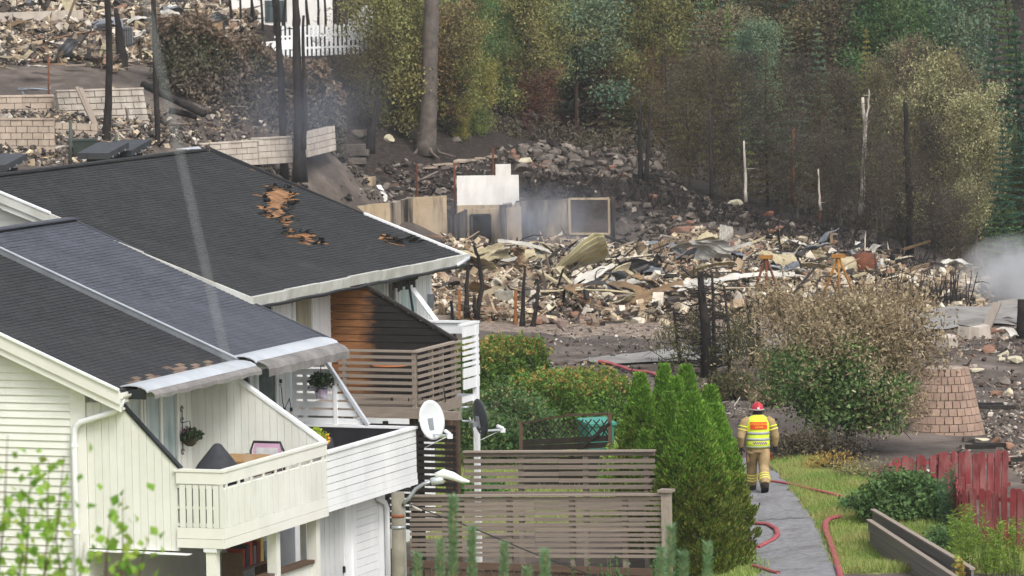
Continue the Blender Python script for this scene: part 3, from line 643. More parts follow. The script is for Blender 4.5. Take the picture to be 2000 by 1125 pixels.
part('burnt_awning', B, mat('char', '#201d1c', .9, '#34302d', 6, .2), mb)
beam('awning_arm', darkmetal, B, (-3.45, 16.9, 4.6), (-3.35, 16.9, 3.9), .04, .04)
beam('bent_rod', darkmetal, B, (-2.7, 17.6, 3.2), (-2.78, 17.6, 4.1), .05, .05)
# scorched horizontal-board screen
def scorch(name, c1, c2):
    m = bpy.data.materials.new(name); t = NT(m); ob = t.pos()
    ax = t.new('ShaderNodeVectorMath', _operation='DOT_PRODUCT'); t.link(ob, ax.inputs[0]); ax.inputs[1].default_value = tuple(HG)
    d0 = float(HG@HO)
    g = t.math('SUBTRACT', ax.outputs['Value'], d0-3.55); n = t.noise(t.scalev(ob, (1, 1, 3)), 2.2, 6, .65)
    g = t.math('ADD', g, t.math('MULTIPLY', t.math('SUBTRACT', n, .5), .9))
    wood = t.ramp(t.noise(t.scalev(ob, (2, 2, 22)), 1.3, 5), [(.3, lin(c2)), (.7, lin(c1))]); wood = t.vary(wood, t.rnd(), .18)
    f = t.ramp(g, [(0.0, (0, 0, 0)), (.16, (.4,)*3), (.36, (1, 1, 1))])
    c = t.mix(f, wood, t.ramp(n, [(.3, lin('#191718')), (.75, lin('#2b2727'))]))
    t.bsdf(c, .85, 0, t.noise(ob, 30, 3), .4, .01); MATS[name] = m; return m
scm = scorch('scorched_wood', '#916440', '#6c482b')
stop3 = lambda v: 4.70 if v < -3.5 else 4.70-(v+3.5)*.553
scs = part('privacy_screen', B, scm, MB().box((-4.14, 14.50, 2.3), (-4.06, 14.56, 4.7)).box((-3.0, 14.50, 2.3), (-2.92, 14.56, 4.35)).box((-1.62, 14.50, 2.3), (-1.54, 14.56, 3.6)))
for i in range(16):
    z = 2.32+i*.15; zt = z+.125
    zt = z+.136; ends = [min(-1.52, -3.5+(4.70-q)/.553) for q in (z, zt)]
    if ends[1] > -4.1:
        mb = MB(); mb.prism([(-4.16, 14.46, z), (ends[0], 14.46, z), (ends[1], 14.46, zt), (-4.16, 14.46, zt)], (0, .035, 0)); part('screen_board', scs, scm, mb)
mb = MB(); mb.prism([(-4.14, 14.505, 2.3), (-1.54, 14.505, 2.3), (-1.54, 14.505, 3.58), (-3.5, 14.505, 4.66), (-4.14, 14.505, 4.66)], (0, .02, 0)); part('screen_backing', scs, mat('screen_dark', '#2b2320', .9), mb)
beam('screen_cap', mat('char', '#201d1c'), B, (-3.55, 14.47, 4.76), (-1.42, 14.47, 3.58), .10, .05)
# grey plank balcony of the rear house
bal3 = part('balcony', B, greywood, MB().box((-4.1, 12.40, 2.28), (-1.50, 14.45, 2.40)))
for i in range(8): bx('side_rail', greywood, bal3, (-3.1, 12.33, 2.50+i*.128), (-1.48, 12.36, 2.50+i*.128+.062))
for i in range(8): bx('front_rail', greywood, bal3, (-1.44, 12.37, 2.50+i*.128), (-1.41, 14.62, 2.50+i*.128+.062))
bx('rail_cap', greywood2, bal3, (-3.1, 12.30, 3.525), (-1.52, 12.42, 3.565)); bx('rail_cap', greywood2, bal3, (-1.515, 12.30, 3.527), (-1.39, 14.64, 3.567))
for v, u in ((-3.0, 12.38), (-1.52, 12.38), (-1.50, 13.2), (-1.50, 13.75), (-1.50, 14.40)): bx('post', greywood, bal3, (v-.02, u-.04, 2.3), (v+.06, u+.04, 3.52))
bx('edge_board', greywood, bal3, (-3.1, 12.32, 2.22), (-1.44, 12.37, 2.44)); bx('edge_board', greywood, bal3, (-1.438, 12.32, 2.22), (-1.40, 14.62, 2.44))
for k in range(5): bx('floor_board', greywood, bal3, (-3.1+.05*k, 12.42+k*.13, 2.405), (-1.55, 12.42+k*.13+.12, 2.425))
for v, u in ((-1.60, 12.55), (-1.60, 14.4), (-3.0, 12.55)): bx('support_post', brownwood, B, (v-.07, u-.07, -1.2), (v+.07, u+.07, 2.22))
# white slat balcony beyond the screen
bal4 = part('balcony', B, white, MB().box((-4.1, 14.7, 2.28), (-1.42, 15.45, 2.40)))
bx('rail_cap', white, bal4, (-1.45, 14.62, 3.84), (-1.33, 15.5, 3.885)); bx('rail_cap', white, bal4, (-4.0, 15.40, 3.84), (-1.455, 15.5, 3.883)); bx('rail_fascia', white, bal4, (-1.37, 14.62, 3.62), (-1.34, 15.48, 3.83))
bx('rail_fascia', white, bal4, (-4.0, 15.44, 3.62), (-1.40, 15.47, 3.83))
for i in range(5): bx('slat', white, bal4, (-1.37, 14.62, 3.02+i*.118), (-1.34, 15.48, 3.02+i*.118+.07))
bx('slat', white, bal4, (-1.37, 14.62, 2.80), (-1.34, 15.5, 2.98)); bx('slat', white, bal4, (-1.37, 14.62, 2.56), (-1.34, 15.48, 2.76)); bx('post', white, bal4, (-1.43, 15.3, -1.2), (-1.33, 15.42, 3.83))
# under the grey balcony: black slat screen
us = part('under_screen', B, brownwood, MB().box((-.74, 12.42, -1.2), (-.62, 12.54, 2.35)))
for i in range(17): bx('slat', mat('black_slat', '#2b2826', .9, '#201e1d', 3, .15), us, (-2.9, 12.34, .02+i*.125), (-.64, 12.37, .02+i*.125+.085))
for v in (-2.2, -1.45): bx('post', MATS['black_slat'], us, (v, 12.38, -1.2), (v+.09, 12.46, 2.15))
bx('tie_beam', greywood, us, (-1.4, 12.40, 2.2), (-.60, 12.56, 2.36))

# roof hoods beyond the ridge
for k, (u, v) in enumerate(((11.55, -10.05), (16.15, -10.0), (17.25, -10.0))):
    o = empty('roof_vent', hw(v, u, 6.75), -HTH, ('dark roof hood at the left edge of the picture', 'left one of two dark hoods on the rear ridge', 'right one of two dark hoods on the rear ridge')[k], 'roof vent', 'hoods behind the rear ridge')
    MB().box((-.25, -.28, 0), (.25, .28, .42)).build('body', darkmetal, o)
    mb = MB(); mb.prism([(-.36, -.50, .38), (.36, -.50, .38), (.36, .50, .56), (-.36, .50, .56)], (0, 0, .13)); h_ = mb.build('hood', mat('hood_metal', '#4a4c50', .5, '#3c3e42', 4, metallic=.3), o)
    for s in (-.3, 0.0, .3): bx('bolt', metalgrey, h_, (.36, s-.02, .46+.18*s), (.375, s+.02, .50+.18*s))
# ------------------------------------------------------------------ fences, poles, dishes
def hz(z): return z
def slat_fence(label, u, v0, v1, za0, za1, zb0, zb1, n, posts, base, endpost=None):
    """horizontal slats on posts, parallel to the gables; top z from za0 to za1, bottom from zb0 to zb1"""
    o = empty('slat_fence', hw(v0, u, base), -HTH, label, 'fence')
    inv = o.matrix_basis.copy()
    def q(v, z, du=0): return (v-v0, du, z-base)
    for i in range(n):
        f = i/(n-1); h = (za0-zb0)/n*.66
        k = max(1, round((v1-v0)/2.6)); cuts = np.linspace(v0, v1, k+1)
        for j in range(k):
            a, b = cuts[j], cuts[j+1]-.006; fa, fb = (a-v0)/(v1-v0), (b-v0)/(v1-v0); jz = r4.normal(0, .005)
            beam('slat', greywood, o, q(a, zb0+(za0-zb0)*f+fa*((zb1-zb0)*(1-f)+(za1-za0)*f)+jz), q(b, zb0+(za0-zb0)*f+fb*((zb1-zb0)*(1-f)+(za1-za0)*f)+jz+r4.normal(0, .004)), .026, h)
    beam('cap_board', greywood2, o, q(v0, za0+.06), q(v1, za1+.06), .14, .035)
    for v in posts:
        f = (v-v0)/(v1-v0); bx('post', greywood, o, q(v-.05, base, .018), q(v+.05, za0+(za1-za0)*f+.04, .10))
    if endpost:
        v, zt = endpost; bx('corner_post', greywood2, o, q(v-.08, base, -.07), q(v+.08, zt, .09)); bx('post_cap', greywood2, o, q(v-.13, zt, -.12), q(v+.13, zt+.05, .14))
    return o
r4 = np.random.default_rng(21)
F1 = slat_fence('long front slat fence with capped corner post beside the conifers', 8.95, -.25, 4.80, 1.08, 1.25, .02, .16, 12, (.45, 1.75, 3.0, 4.05), -1.0, (4.88, 1.36))
for s in range(34): bx('picket', brownwood, F1, (s*.152, -.06, 0), (s*.152+.118, -.035, .78+.01*(s % 3)))
bx('middle_board', brownwood, F1, (-.1, -.09, .80), (5.05, -.04, .93))
slat_fence('rear slat fence between the black screen and the conifers', 12.6, -.58, 3.4, 1.50, 1.62, .10, .2, 12, (.6, 1.95, 3.2), -1.0)

# wooden pole with street lamp
pb = at(779, 1125, 79.4); ptop_ = at(778, 962, 79.4)
o = empty('utility_pole', (pb[0], pb[1], -1.1), 0, 'grey wooden utility pole at the corner of the white balcony', 'pole')
mb = MB(); mb.tube([(0, 0, 0), (.01, 0, ptop_[2]+1.1)], [.135, .115], 14); mb.build('post', mat('pole_wood', '#8e897b', .9, '#6d685d', 3, 0, bump=.6, bscale=18, dirt='#5a5046', dirt_amt=.4), o, True)
for z, mm in ((2.55, metalgrey), (2.75, mat('rust_strap', '#8a4f35', .8))): mb = MB(); mb.tube([(.01, 0, z), (.01, 0, z+.05)], .125, 14); mb.build('strap', mm, o, True)
bx('steel_strip', metalgrey, o, (.10, -.05, 1.6), (.14, .02, 2.9))
def arm_pts(px): return [at(a, b, 79.3) for a, b in px]
o = empty('street_lamp', at(800, 975, 79.3), 0, 'white teardrop street lamp on a curved grey arm', 'street lamp'); bo = at(800, 975, 79.3)
mb = MB(); mb.tube([p-bo for p in arm_pts([(788, 985), (800, 972), (812, 955), (828, 945), (850, 939)])], .035, 9); mb.build('arm', metalgrey, o, True)
mb = MB(); mb.tube([p-bo for p in arm_pts([(842, 941), (866, 936)])], [.07, .075], 10); mb.build('collar', palemetal, o, True)
hd = MB(); hp = arm_pts([(850, 929), (866, 925), (884, 930), (902, 938), (917, 941)]); 
hd.tube([p-bo for p in hp], [.05, .085, .075, .05, .02], 10); hd.build('lamp_head', white, o, True)
c0 = at(802, 984, 79.3); mb = MB(); mb.tube([(0, 0, 0)]+[at(x, y, Y)-c0 for x, y, Y in ((830, 997, 78.6), (920, 1030, 76), (1040, 1080, 73), (1150, 1122, 70), (1280, 1175, 67))], .011, 5)
o = mb.build('service_cable', mat('cable_black', '#222226', .6), None, True); o.location = V3(c0); tag(o, 'black overhead cable sagging right from the wooden pole', 'cable')
mb = MB(); ci = [at(x, y, 79.3)-c0 for x, y in ((802, 984), (812, 992), (824, 997))]; mb.tube(ci, .022, 7); i_ = mb.build('insulator', mat('insulator', '#d8d2cc', .5), o, True)

def dish(label, c, yaw, tilt, R, m, armdir, pole, sx=1.0):
    """offset satellite dish: bowl, rib bracket, feed arm with receiver, mast"""
    o = empty('satellite_dish', c, 0, label, 'satellite dish'); Rm = Matrix.Rotation(yaw, 3, 'Z') @ Matrix.Rotation(tilt, 3, 'X')
    mb = MB(); n = 28; v = []; f = []
    for side, off in ((0, 0), (1, -.014)):
        for i in range(7):
            rr = R*i/6
            for k in range(n):
                q = 2*math.pi*k/n; v.append(Rm @ Vector((rr*.86*math.cos(q), -.16*R*(1-(i/6)**2)*-1+off*-1, rr*1.05*math.sin(q))))
    for s in range(2):
        b = s*7*n
        for i in range(6):
            for k in range(n):
                q = (b+i*n+k, b+i*n+(k+1) % n, b+(i+1)*n+(k+1) % n, b+(i+1)*n+k); f.append(q if s == 0 else q[::-1])
    for k in range(n): f.append((6*n+k, 6*n+(k+1) % n, 13*n+(k+1) % n, 13*n+k))
    mb.add(v, f); mb.build('bowl', m, o, True)
    P = lambda x, y, z: Rm @ Vector((x, y, z))
    bk = MB(); bk.bar(P(0, .07, -R*.55), P(0, .07, R*.1), .12, .06); bk.bar(P(0, .1, -R*.3), P(0, .22, -R*.3), .1, .1); bk.build('bracket', metalgrey, o)
    e = P(0, -R*1.25, -R*.95); ar = MB(); ar.bar(P(0, .05, -R*.75), e, .035, .035); ar.build('feed_arm', palemetal, o)
    rc = MB(); rc.tube([e+Vector((0, 0, .02)), e+P(0, .12, .10)], .035, 8); rc.box(e-Vector((.05, .03, .06)), e+Vector((.05, .03, .02))); rc.build('receiver', white, o)
    ms = MB(); ms.tube([V3(p) for p in pole], .025, 8); ms.build('mast', metalgrey, o, True)
    cb = MB(); cb.tube([e, e+Vector((-.2, .1, -.10)), P(0, .1, -R)+Vector((-.05, 0, -.12)), V3(pole[-1])+Vector((0, 0, -.2))], .009, 5); cb.build('lead', white, o, True)
    return o
dishw = mat('dish_white', '#dfe2e3', .45, '#cfd3d6', 2, 0, dirt='#aeb2b3', dirt_amt=.3); dishd = mat('dish_grey', '#5f6468', .4, '#4d5257', 2, 0, metallic=.3)
dish('pale grey satellite dish at the end of the white balcony', at(844, 820, 86.2), math.radians(42), math.radians(-10), .36, dishw, 1, [(0.02, .18, -.1), (-.05, .25, -.12), (-.15, .2, -.35)])
dish('dark satellite dish seen from behind on a bent steel bracket', at(939, 815, 91.0), math.radians(118), math.radians(-8), .36, dishd, 1, [(-.16, .05, -.08), (-.36, .05, -.08), (-.40, .05, -.02), (-.40, .05, .16), (-.36, .05, .2), (-.22, .05, .2)])

# lattice fence, leaning
lf0, lf1 = at(1018, 880, 103.5), at(1192, 880, 102.0)
o = empty('lattice_fence', (lf0[0], lf0[1], lf0[2]-.9), 0, 'leaning dark board fence with diamond lattice top', 'fence'); dkw = mat('dark_stain_wood', '#3a322e', .85, '#2a2421', 3, .12, bump=.3)
bo = np.array(o.location); D = lf1-lf0
def LP(f, z): return (lf0+D*f+np.array([0, 0, z]))-bo
for i in range(9): beam('board', dkw, o, LP(0, -.9+i*.135+.0), LP(1, -.9+i*.135+(.0 if i < 3 else .10*(i-2)/6)), .025, .128)
beam('top_rail', brownwood, o, LP(0, .62), LP(.5, .78), .05, .05); beam('top_rail', brownwood, o, LP(.5, .80), LP(1, .82), .05, .05)
for k in range(11):
    f = k/11; beam('lattice_strip', dkw, o, LP(f, .30), LP(min(1, f+.16), .70), .012, .028); beam('lattice_strip', dkw, o, LP(min(1, f+.16), .32), LP(f, .68), .012, .028)
beam('brace', dkw, o, LP(.55, -.15)-np.array([0, .06, 0]), LP(1, .62)-np.array([0, .06, 0]), .04, .07)
for f in (0, 1.0): beam('post', brownwood, o, LP(f, -1.0), LP(f, .66 if f == 0 else .85), .09, .09, (1, 0, 0))
gp = at(1172, 850, 106); o = MB().box((-.42, -.3, -1.2), (.22, .3, .3)).build('garden_box', mat('teal_plastic', '#2f6b61', .5, '#3f8a7d', 2), None); o.location = V3(gp); tag(o, 'teal plastic garden box behind the lattice fence', 'box'); o.rotation_euler = (.12, 0, .4)
bx('lid', mat('teal_lid', '#4a9a8b', .5), o, (-.46, -.34, .3), (.26, .34, .36))

# ------------------------------------------------------------------ hoses
hosered = mat('hose_red', '#a9555b', .85, '#92444a', 5, .05, bump=.3, dirt='#8f6a62', dirt_amt=.4, dscale=3)
def hose(pp, label, w=.075, wob=0, m=hosered):
    P = np.array(polyhit(pp)); s = np.concatenate([[0], np.cumsum(np.hypot(*np.diff(P[:, :2], axis=0).T))]); n = max(24, len(pp)*8); q = np.linspace(0, s[-1], n)
    C = np.stack([np.interp(q, s, P[:, 0]), np.interp(q, s, P[:, 1])], -1)
    for _ in range(4): C[1:-1] = (C[:-2]+2*C[1:-1]+C[2:])/4
    z = ground(C[:, 0], C[:, 1])+.045+w*.28; c0 = np.array([C[0, 0], C[0, 1], z[0]])
    v = []; f = []; K = 10
    T = np.gradient(C, axis=0); T /= np.linalg.norm(T, axis=1)[:, None]
    for i in range(n):
        for k in range(K):
            a = 2*math.pi*k/K; v.append((C[i, 0]+T[i, 1]*math.cos(a)*w*.5-c0[0], C[i, 1]-T[i, 0]*math.cos(a)*w*.5-c0[1], z[i]+math.sin(a)*w*.30-c0[2]))
    for i in range(n-1):
        for k in range(K): f.append((i*K+k, i*K+(k+1) % K, (i+1)*K+(k+1) % K, (i+1)*K+k))
    f.append(tuple(range(K))); f.append(tuple(range(n*K-1, n*K-K-1, -1)))
    o = mobj('fire_hose', v, f, m, None, True); o.location = V3(c0); return tag(o, label, 'hose', 'fire hoses on the ground')
hose([(1648, 1190), (1640, 1128), (1632, 1100), (1622, 1070), (1612, 1045), (1611, 1028), (1618, 1021), (1640, 1018)], 'thick red hose running up along the right edge of the path', .125)
hose([(1440, 1026), (1475, 1030), (1500, 1033), (1516, 1042), (1519, 1052), (1510, 1062), (1498, 1070), (1480, 1078)], 'red hose looping out of the conifers onto the path', .11)
hose([(1440, 928), (1455, 934), (1475, 940), (1500, 945), (1530, 951), (1570, 960), (1620, 970), (1655, 982), (1690, 994)], 'thin red hose crossing the path behind the firefighter', .085)
hose([(1170, 712), (1196, 716), (1215, 724), (1240, 731), (1265, 733), (1290, 742)], 'red hose bundle on the dirt beside the hedge', .13)
hose([(1180, 762), (1205, 768), (1222, 775), (1240, 782)], 'short pale red hose stretch behind the tall conifers', .09)
hose([(1470, 1112), (1486, 1116), (1502, 1122), (1520, 1126)], 'end of a red hose at the bottom beside the conifer', .09)

# ------------------------------------------------------------------ red picket fence (two runs) and the plank edging
redp = mat('red_paint', '#823437', .8, '#6a292c', 2.5, .13, bump=.35, bscale=22, dirt='#a58f88', dirt_amt=.45, dscale=4)
def picket_run(label, p0, p1, z0, z1, n, ht, posts, lean=0):
    o = empty('picket_fence', (p0[0], p0[1], z0), 0, label, 'fence', 'red picket fences'); D = np.array([p1[0]-p0[0], p1[1]-p0[1], z1-z0]); L = np.linalg.norm(D[:2]); d = D/L; nrm = np.array([d[1], -d[0], 0])
    for i in range(n):
        b = D*((i+.5)/n)+nrm*.02; b[2] = gz(p0[0]+b[0], p0[1]+b[1])-.03-z0; w = L/n*.85; h = ht*(1+r4.normal(0, .03)); tw = r4.normal(0, .03)
        x = V3(d)*(w/2); zz = Vector((tw+lean, 0, 1)); bb = V3(b)
        mb = MB(); mb.prism([bb-x, bb+x, bb+x+zz*(h-.04), bb+x*.35+zz*h, bb-x*.35+zz*h, bb-x+zz*(h-.04)], V3(nrm)*.022); mb.build('picket', redp, o)
    for zf in (.28, .84): beam('rail', redp, o, np.array([0, 0, ht*zf])-d*.1, D+np.array([0, 0, ht*zf])+d*.1, .045, .085)
    for f in posts: b = D*f-nrm*.06; beam('post', redp, o, b-np.array([0, 0, .2]), b+np.array([0, 0, ht*1.02]), .1, .1, (1, 0, 0))
    return o
a_, b_ = hit(1742, 978), hit(1966, 966)
picket_run('rear run of the red picket fence before the rubble bank', a_, b_, gz(*a_[:2])-.05, gz(*b_[:2])-.05, 16, .95, (.42, .80, 1.0))
a_, b_ = hit(1884, 1070), hit(2060, 1086)
picket_run('front run of the red picket fence above the goldenrod', a_, b_, gz(*a_[:2])-.05, gz(*b_[:2])-.05, 12, 1.22, (.04, .6))
a_, b_ = hit(1862, 1000), hit(1882, 1066)
picket_run('short receding run joining the two red fences', a_, b_, gz(*a_[:2])-.05, gz(*b_[:2])-.05, 26, 1.02, (.5,))
plk = mat('plank_grey', '#85807b', .85, '#68635f', 2, .12, bump=.4, grain=True)
for k, (pa, pb_, lab, nb) in enumerate(((hit(1698, 1072)-np.array([0, 0, .05]), hit(1905, 1215)-np.array([0, 0, .05]), 'near grey plank wall of the long wooden edging', 3), (hit(1706, 1050)-np.array([0, 0, .05]), hit(1900, 1172)-np.array([0, 0, .05]), 'far grey plank wall behind the near edging wall', 3))):
    o = empty('plank_edging', pa, 0, lab, 'edging'); D = pb_-pa; dn = D/np.linalg.norm(D)
    for i in range(nb): beam('plank', plk, o, dn*(.16 if i == 1 else 0)+np.array([0, 0, (i+.5)*.185]), D+np.array([0, 0, (i+.5)*.185]), .04, .176)
    beam('cap_board', greywood2, o, -dn*.05+np.array([0, 0, nb*.185+.02]), D+np.array([0, 0, nb*.185+.02]), .10, .035)
    for f in (.14, .5, .85): beam('stake', brownwood, o, D*f+np.array([.03, -.06, -.4]), D*f+np.array([.03, -.06, nb*.18]), .05, .05, (1, 0, 0))

# ------------------------------------------------------------------ things on the balconies
o = empty('covered_grill', hw(-.62, 1.15, 1.5), 0, 'dark grey cone-shaped cover over a grill on the cream balcony', 'grill cover')
mb = MB(); prof = [(.46, 0), (.47, .4), (.46, .72), (.45, .95), (.34, 1.14), (.20, 1.32), (.07, 1.48), (.03, 1.50)]; k0 = len(mb.v); mb.lathe((0, 0, 0), prof, 20)
for i in range(len(mb.v)):
    x, y, z = mb.v[i]; q = math.atan2(y, x); s = 1+.05*math.sin(q*7)*(1-z/1.6)+.03*math.sin(q*3+z*4); mb.v[i] = (x*s, y*s, z)
mb.build('cover', blackcloth, o, True)
def on_house(name, label, cat, x, y, z, rz=0): return empty(name, hw(x, y, z), -HTH+rz, label, cat)
o = on_house('garden_chair', 'garden chair with pink edged white back on the cream balcony', 'chair', -.55, 3.1, 1.5)
pk = mat('pink_fabric', '#d6adc8', .8); wf = mat('white_fabric', '#dcdad9', .8, '#c8c8ca', 9, 0, bump=.3)
bx('back', wf, o, (-.21, -.012, .55), (.21, .03, 1.21)); bx('top_band', pk, o, (-.25, -.008, 1.21), (.25, .038, 1.29)); bx('side_band', pk, o, (-.27, -.006, .55), (-.21, .036, 1.21)); bx('side_band', pk, o, (.21, -.006, .55), (.27, .036, 1.21)); bx('seat', wf, o, (-.25, -.5, .42), (.25, .0, .46))
mb = MB(); mb.tube([(-.32, 0, 0), (-.32, 0, 1.15), (-.26, 0, 1.31), (.26, 0, 1.31), (.32, 0, 1.15), (.32, 0, 0)], .022, 7); mb.build('frame', darkmetal, o, True)
for s in (-.36, .36): bx('armrest', darkmetal, o, (s-.04, -.45, 1.0), (s+.04, .02, 1.1)); bx('front_leg', darkmetal, o, (s-.02, -.45, 0), (s+.02, -.41, 1.0))
o = on_house('rattan_table', 'tan woven rattan table top beside the covered grill', 'table', -.62, 2.15, 1.5)
rt_ = mat('rattan', '#b08f63', .8, '#85653f', 14, 0, bump=.8, bscale=40); mb = MB(); mb.box((-.45, -.55, .86), (.45, .55, 1.14)); mb.build('top', rt_, o)
for x in (-.4, .36):
    for y in (-.5, .46): bx('leg', darkmetal, o, (x, y, 0), (x+.04, y+.04, .86))
def bouquet(m, n, rx, ry, rz_, L, W, seed, parent, name, c=(0, 0, 0)):
    r = np.random.default_rng(seed); d = r.normal(size=(n, 3)); d /= np.linalg.norm(d, axis=1)[:, None]; P = d*(r.random((n, 1))**.4)*np.array([rx, ry, rz_])+np.array(c)
    v, f = leafquads(P, L, W, r); return mobj(name, v, f, m, parent)
def leafquads(P, L, W, r, dirs=None, jit=1.0, sizevar=.35):
    n = len(P); d = r.normal(size=(n, 3))
    if dirs is not None: d = d*jit+dirs
    d /= np.linalg.norm(d, axis=1)[:, None]+1e-9; s = np.cross(d, r.normal(size=(n, 3))); s /= np.linalg.norm(s, axis=1)[:, None]+1e-9
    k = (1+r.uniform(-sizevar, sizevar, (n, 1))); l = d*L*k; w = s*W*.5*k; nn = np.cross(d, s)*W*.18*k
    v = np.stack([P-l*.5, P+w+nn, P+l*.5, P-w+nn], 1).reshape(-1, 3); return v, np.arange(4*n).reshape(n, 4)
leafdk = leafmat('pot_leaf', ['#2d3d2a', '#44583a', '#5d7350', '#3b4a33']); leafye = leafmat('pot_lime', ['#7f9a2f', '#a4b63c', '#c2c94d', '#6b8a2c']); petal = leafmat('petal_pink', ['#c98bb0', '#e0a9c8', '#b06a98']); petalo = leafmat('petal_orange', ['#e0992f', '#efb640', '#d97d28']); petalp = leafmat('petal_plum', ['#4a2c46', '#6b3f63', '#352234'])
o = on_house('hanging_basket', 'pink flower basket on an iron wall hook by the cream door', 'flower basket', -2.42, 3.9, 2.72)
mb = MB(); mb.lathe((0, 0, 0), [(.05, -.12), (.11, -.08), (.14, .02)], 10); mb.build('basket', mat('coir', '#4f4431', .9), o)
bouquet(leafdk, 240, .24, .24, .14, .10, .045, 1, o, 'foliage', (0, 0, .08)); bouquet(petal, 26, .24, .24, .12, .07, .06, 2, o, 'flowers', (0, 0, .12))
mb = MB(); mb.tube([(-.15, 0, -.28), (-.15, 0, .62)], .012, 5)
for z in (-.22, .05, .35, .55): mb.tube([(-.15+.0, .05*math.cos(q)*1.3, z+.05*math.sin(q)) for q in np.linspace(0, 5.2, 10)], .008, 4)
mb.tube([(-.15, 0, .3), (0, 0, .34), (.02, 0, .1)], .009, 5); mb.build('iron_hook', darkmetal, o)
o = on_house('hanging_basket', 'dark petunia pot hanging before the white slat screen', 'flower basket', -1.80, 8.45, 3.18)
mb = MB(); mb.lathe((0, 0, 0), [(.10, -.16), (.15, .06)], 10); mb.build('pot', mat('pot_white_purple', '#d8d2dc', .5, '#8a6a94', 9, 0), o)
bouquet(leafdk, 340, .26, .26, .17, .10, .045, 3, o, 'foliage', (0, 0, .16)); bouquet(petalp, 40, .28, .28, .2, .075, .07, 4, o, 'flowers', (0, 0, .12))
mb = MB(); mb.tube([(0, 0, .06), (0, 0, .6)], .008, 4); mb.build('cord', darkmetal, o)
o = on_house('planter_box', 'lime green and orange flower planter at the partition foot', 'planter', -.42, 4.85, 2.38)
mb = MB(); mb.box((-.16, -.35, -.3), (.16, .35, .12)); mb.build('box', darkmetal, o)
bouquet(leafye, 420, .24, .42, .22, .09, .05, 5, o, 'foliage', (0, 0, .28)); bouquet(petalo, 60, .14, .16, .1, .07, .06, 6, o, 'flowers', (.16, .1, .26))
o = on_house('covered_furniture', 'dark cloth cover over furniture on the white balcony', 'furniture cover', -1.3, 6.6, 1.5)
mb = MB(); mb.lathe((0, 0, 0), [(.55, 0), (.56, .6), (.50, .92), (.30, 1.03), (.05, 1.08)], 14, .8, 1.5); mb.build('cover', blackcloth, o, True)
mb = MB(); pts_ = [(-2.52, 8.2, 3.35), (-2.5, 8.22, 2.95), (-2.5, 8.3, 2.8), (-2.46, 8.45, 3.0), (-2.45, 8.5, 2.78)]; 
o = on_house('string_light', 'black cable of bulbs on the white wall by the window', 'string light', -2.52, 8.2, 3.35); b0 = np.array(pts_[0])
mb.tube([np.array(p)-b0 for p in pts_], .010, 4); mb.build('cable', darkmetal, o)
for p in (pts_[0], pts_[2], pts_[4]): q = np.array(p)-b0; bx('socket', darkmetal, o, q-np.array([.02, .02, .03]), q+np.array([.02, .02, .04])); mb = MB(); mb.lathe(q, [(.012, -.03), (.03, -.07), (.02, -.1), (.004, -.115)], 8); mb.build('bulb', mat('bulb_glass', '#d9d2bc', .2), o, True)
o = on_house('bistro_table', 'orange-brown round table behind the grey balcony rails', 'table', -2.5, 13.6, 2.42); cop = mat('copper', '#a8683c', .5, '#8a5230', 3)
mb = MB(); mb.lathe((0, 0, .70), [(.36, 0), (.38, .02), (.36, .04)], 18); mb.build('top', cop, o); mb = MB(); mb.tube([(0, 0, 0), (0, 0, .7)], .03, 8); mb.build('leg', darkmetal, o)
for k, (x, y) in enumerate(((-1.8, 13.3), (-1.75, 13.9))):
    o = on_house('bistro_chair', ('wire garden chair left of the two on the grey balcony', 'wire garden chair right of the two on the grey balcony')[k], 'chair', x, y, 2.42, .6)
    mb = MB(); mb.tube([(-.2, 0, 0), (-.2, 0, .8), (-.1, 0, .95), (.1, 0, .95), (.2, 0, .8), (.2, 0, 0)], .012, 5); mb.build('back_frame', darkmetal, o, True)
    mb = MB(); mb.tube([(.2*math.cos(q), -.2+.2*math.sin(q), .45) for q in np.linspace(0, 6.28, 13)], .012, 5); mb.build('seat_ring', darkmetal, o, True)
    for s in (-.15, .15): mb = MB(); mb.tube([(s, -.35, .45), (s*1.2, -.42, 0)], .012, 5); mb.build('leg', darkmetal, o, True)
# books / bottles on the patio shelf under the cream balcony
o = on_house('patio_shelf', 'shelf with red and dark boxes under the cream balcony', 'shelf', -1.0, 3.2, -1.2)
bx('board', brownwood, o, (-.2, -.7, 1.78), (.2, .7, 1.82)); bx('side', brownwood, o, (-.2, -.72, 0), (.2, -.69, 2.1)); bx('side', brownwood, o, (-.2, .69, 0), (.2, .72, 2.1))
for k, c in enumerate(('#8a2f2c', '#3c3a44', '#b04a3a', '#6b6a6e', '#7a2327', '#c8a55a', '#45505f')): bx('box', mat('shelfbox_%d' % k, c, .6), o, (-.15, -.6+k*.16, 1.822), (.15, -.6+k*.16+.12, 2.15+.05*(k % 3)))
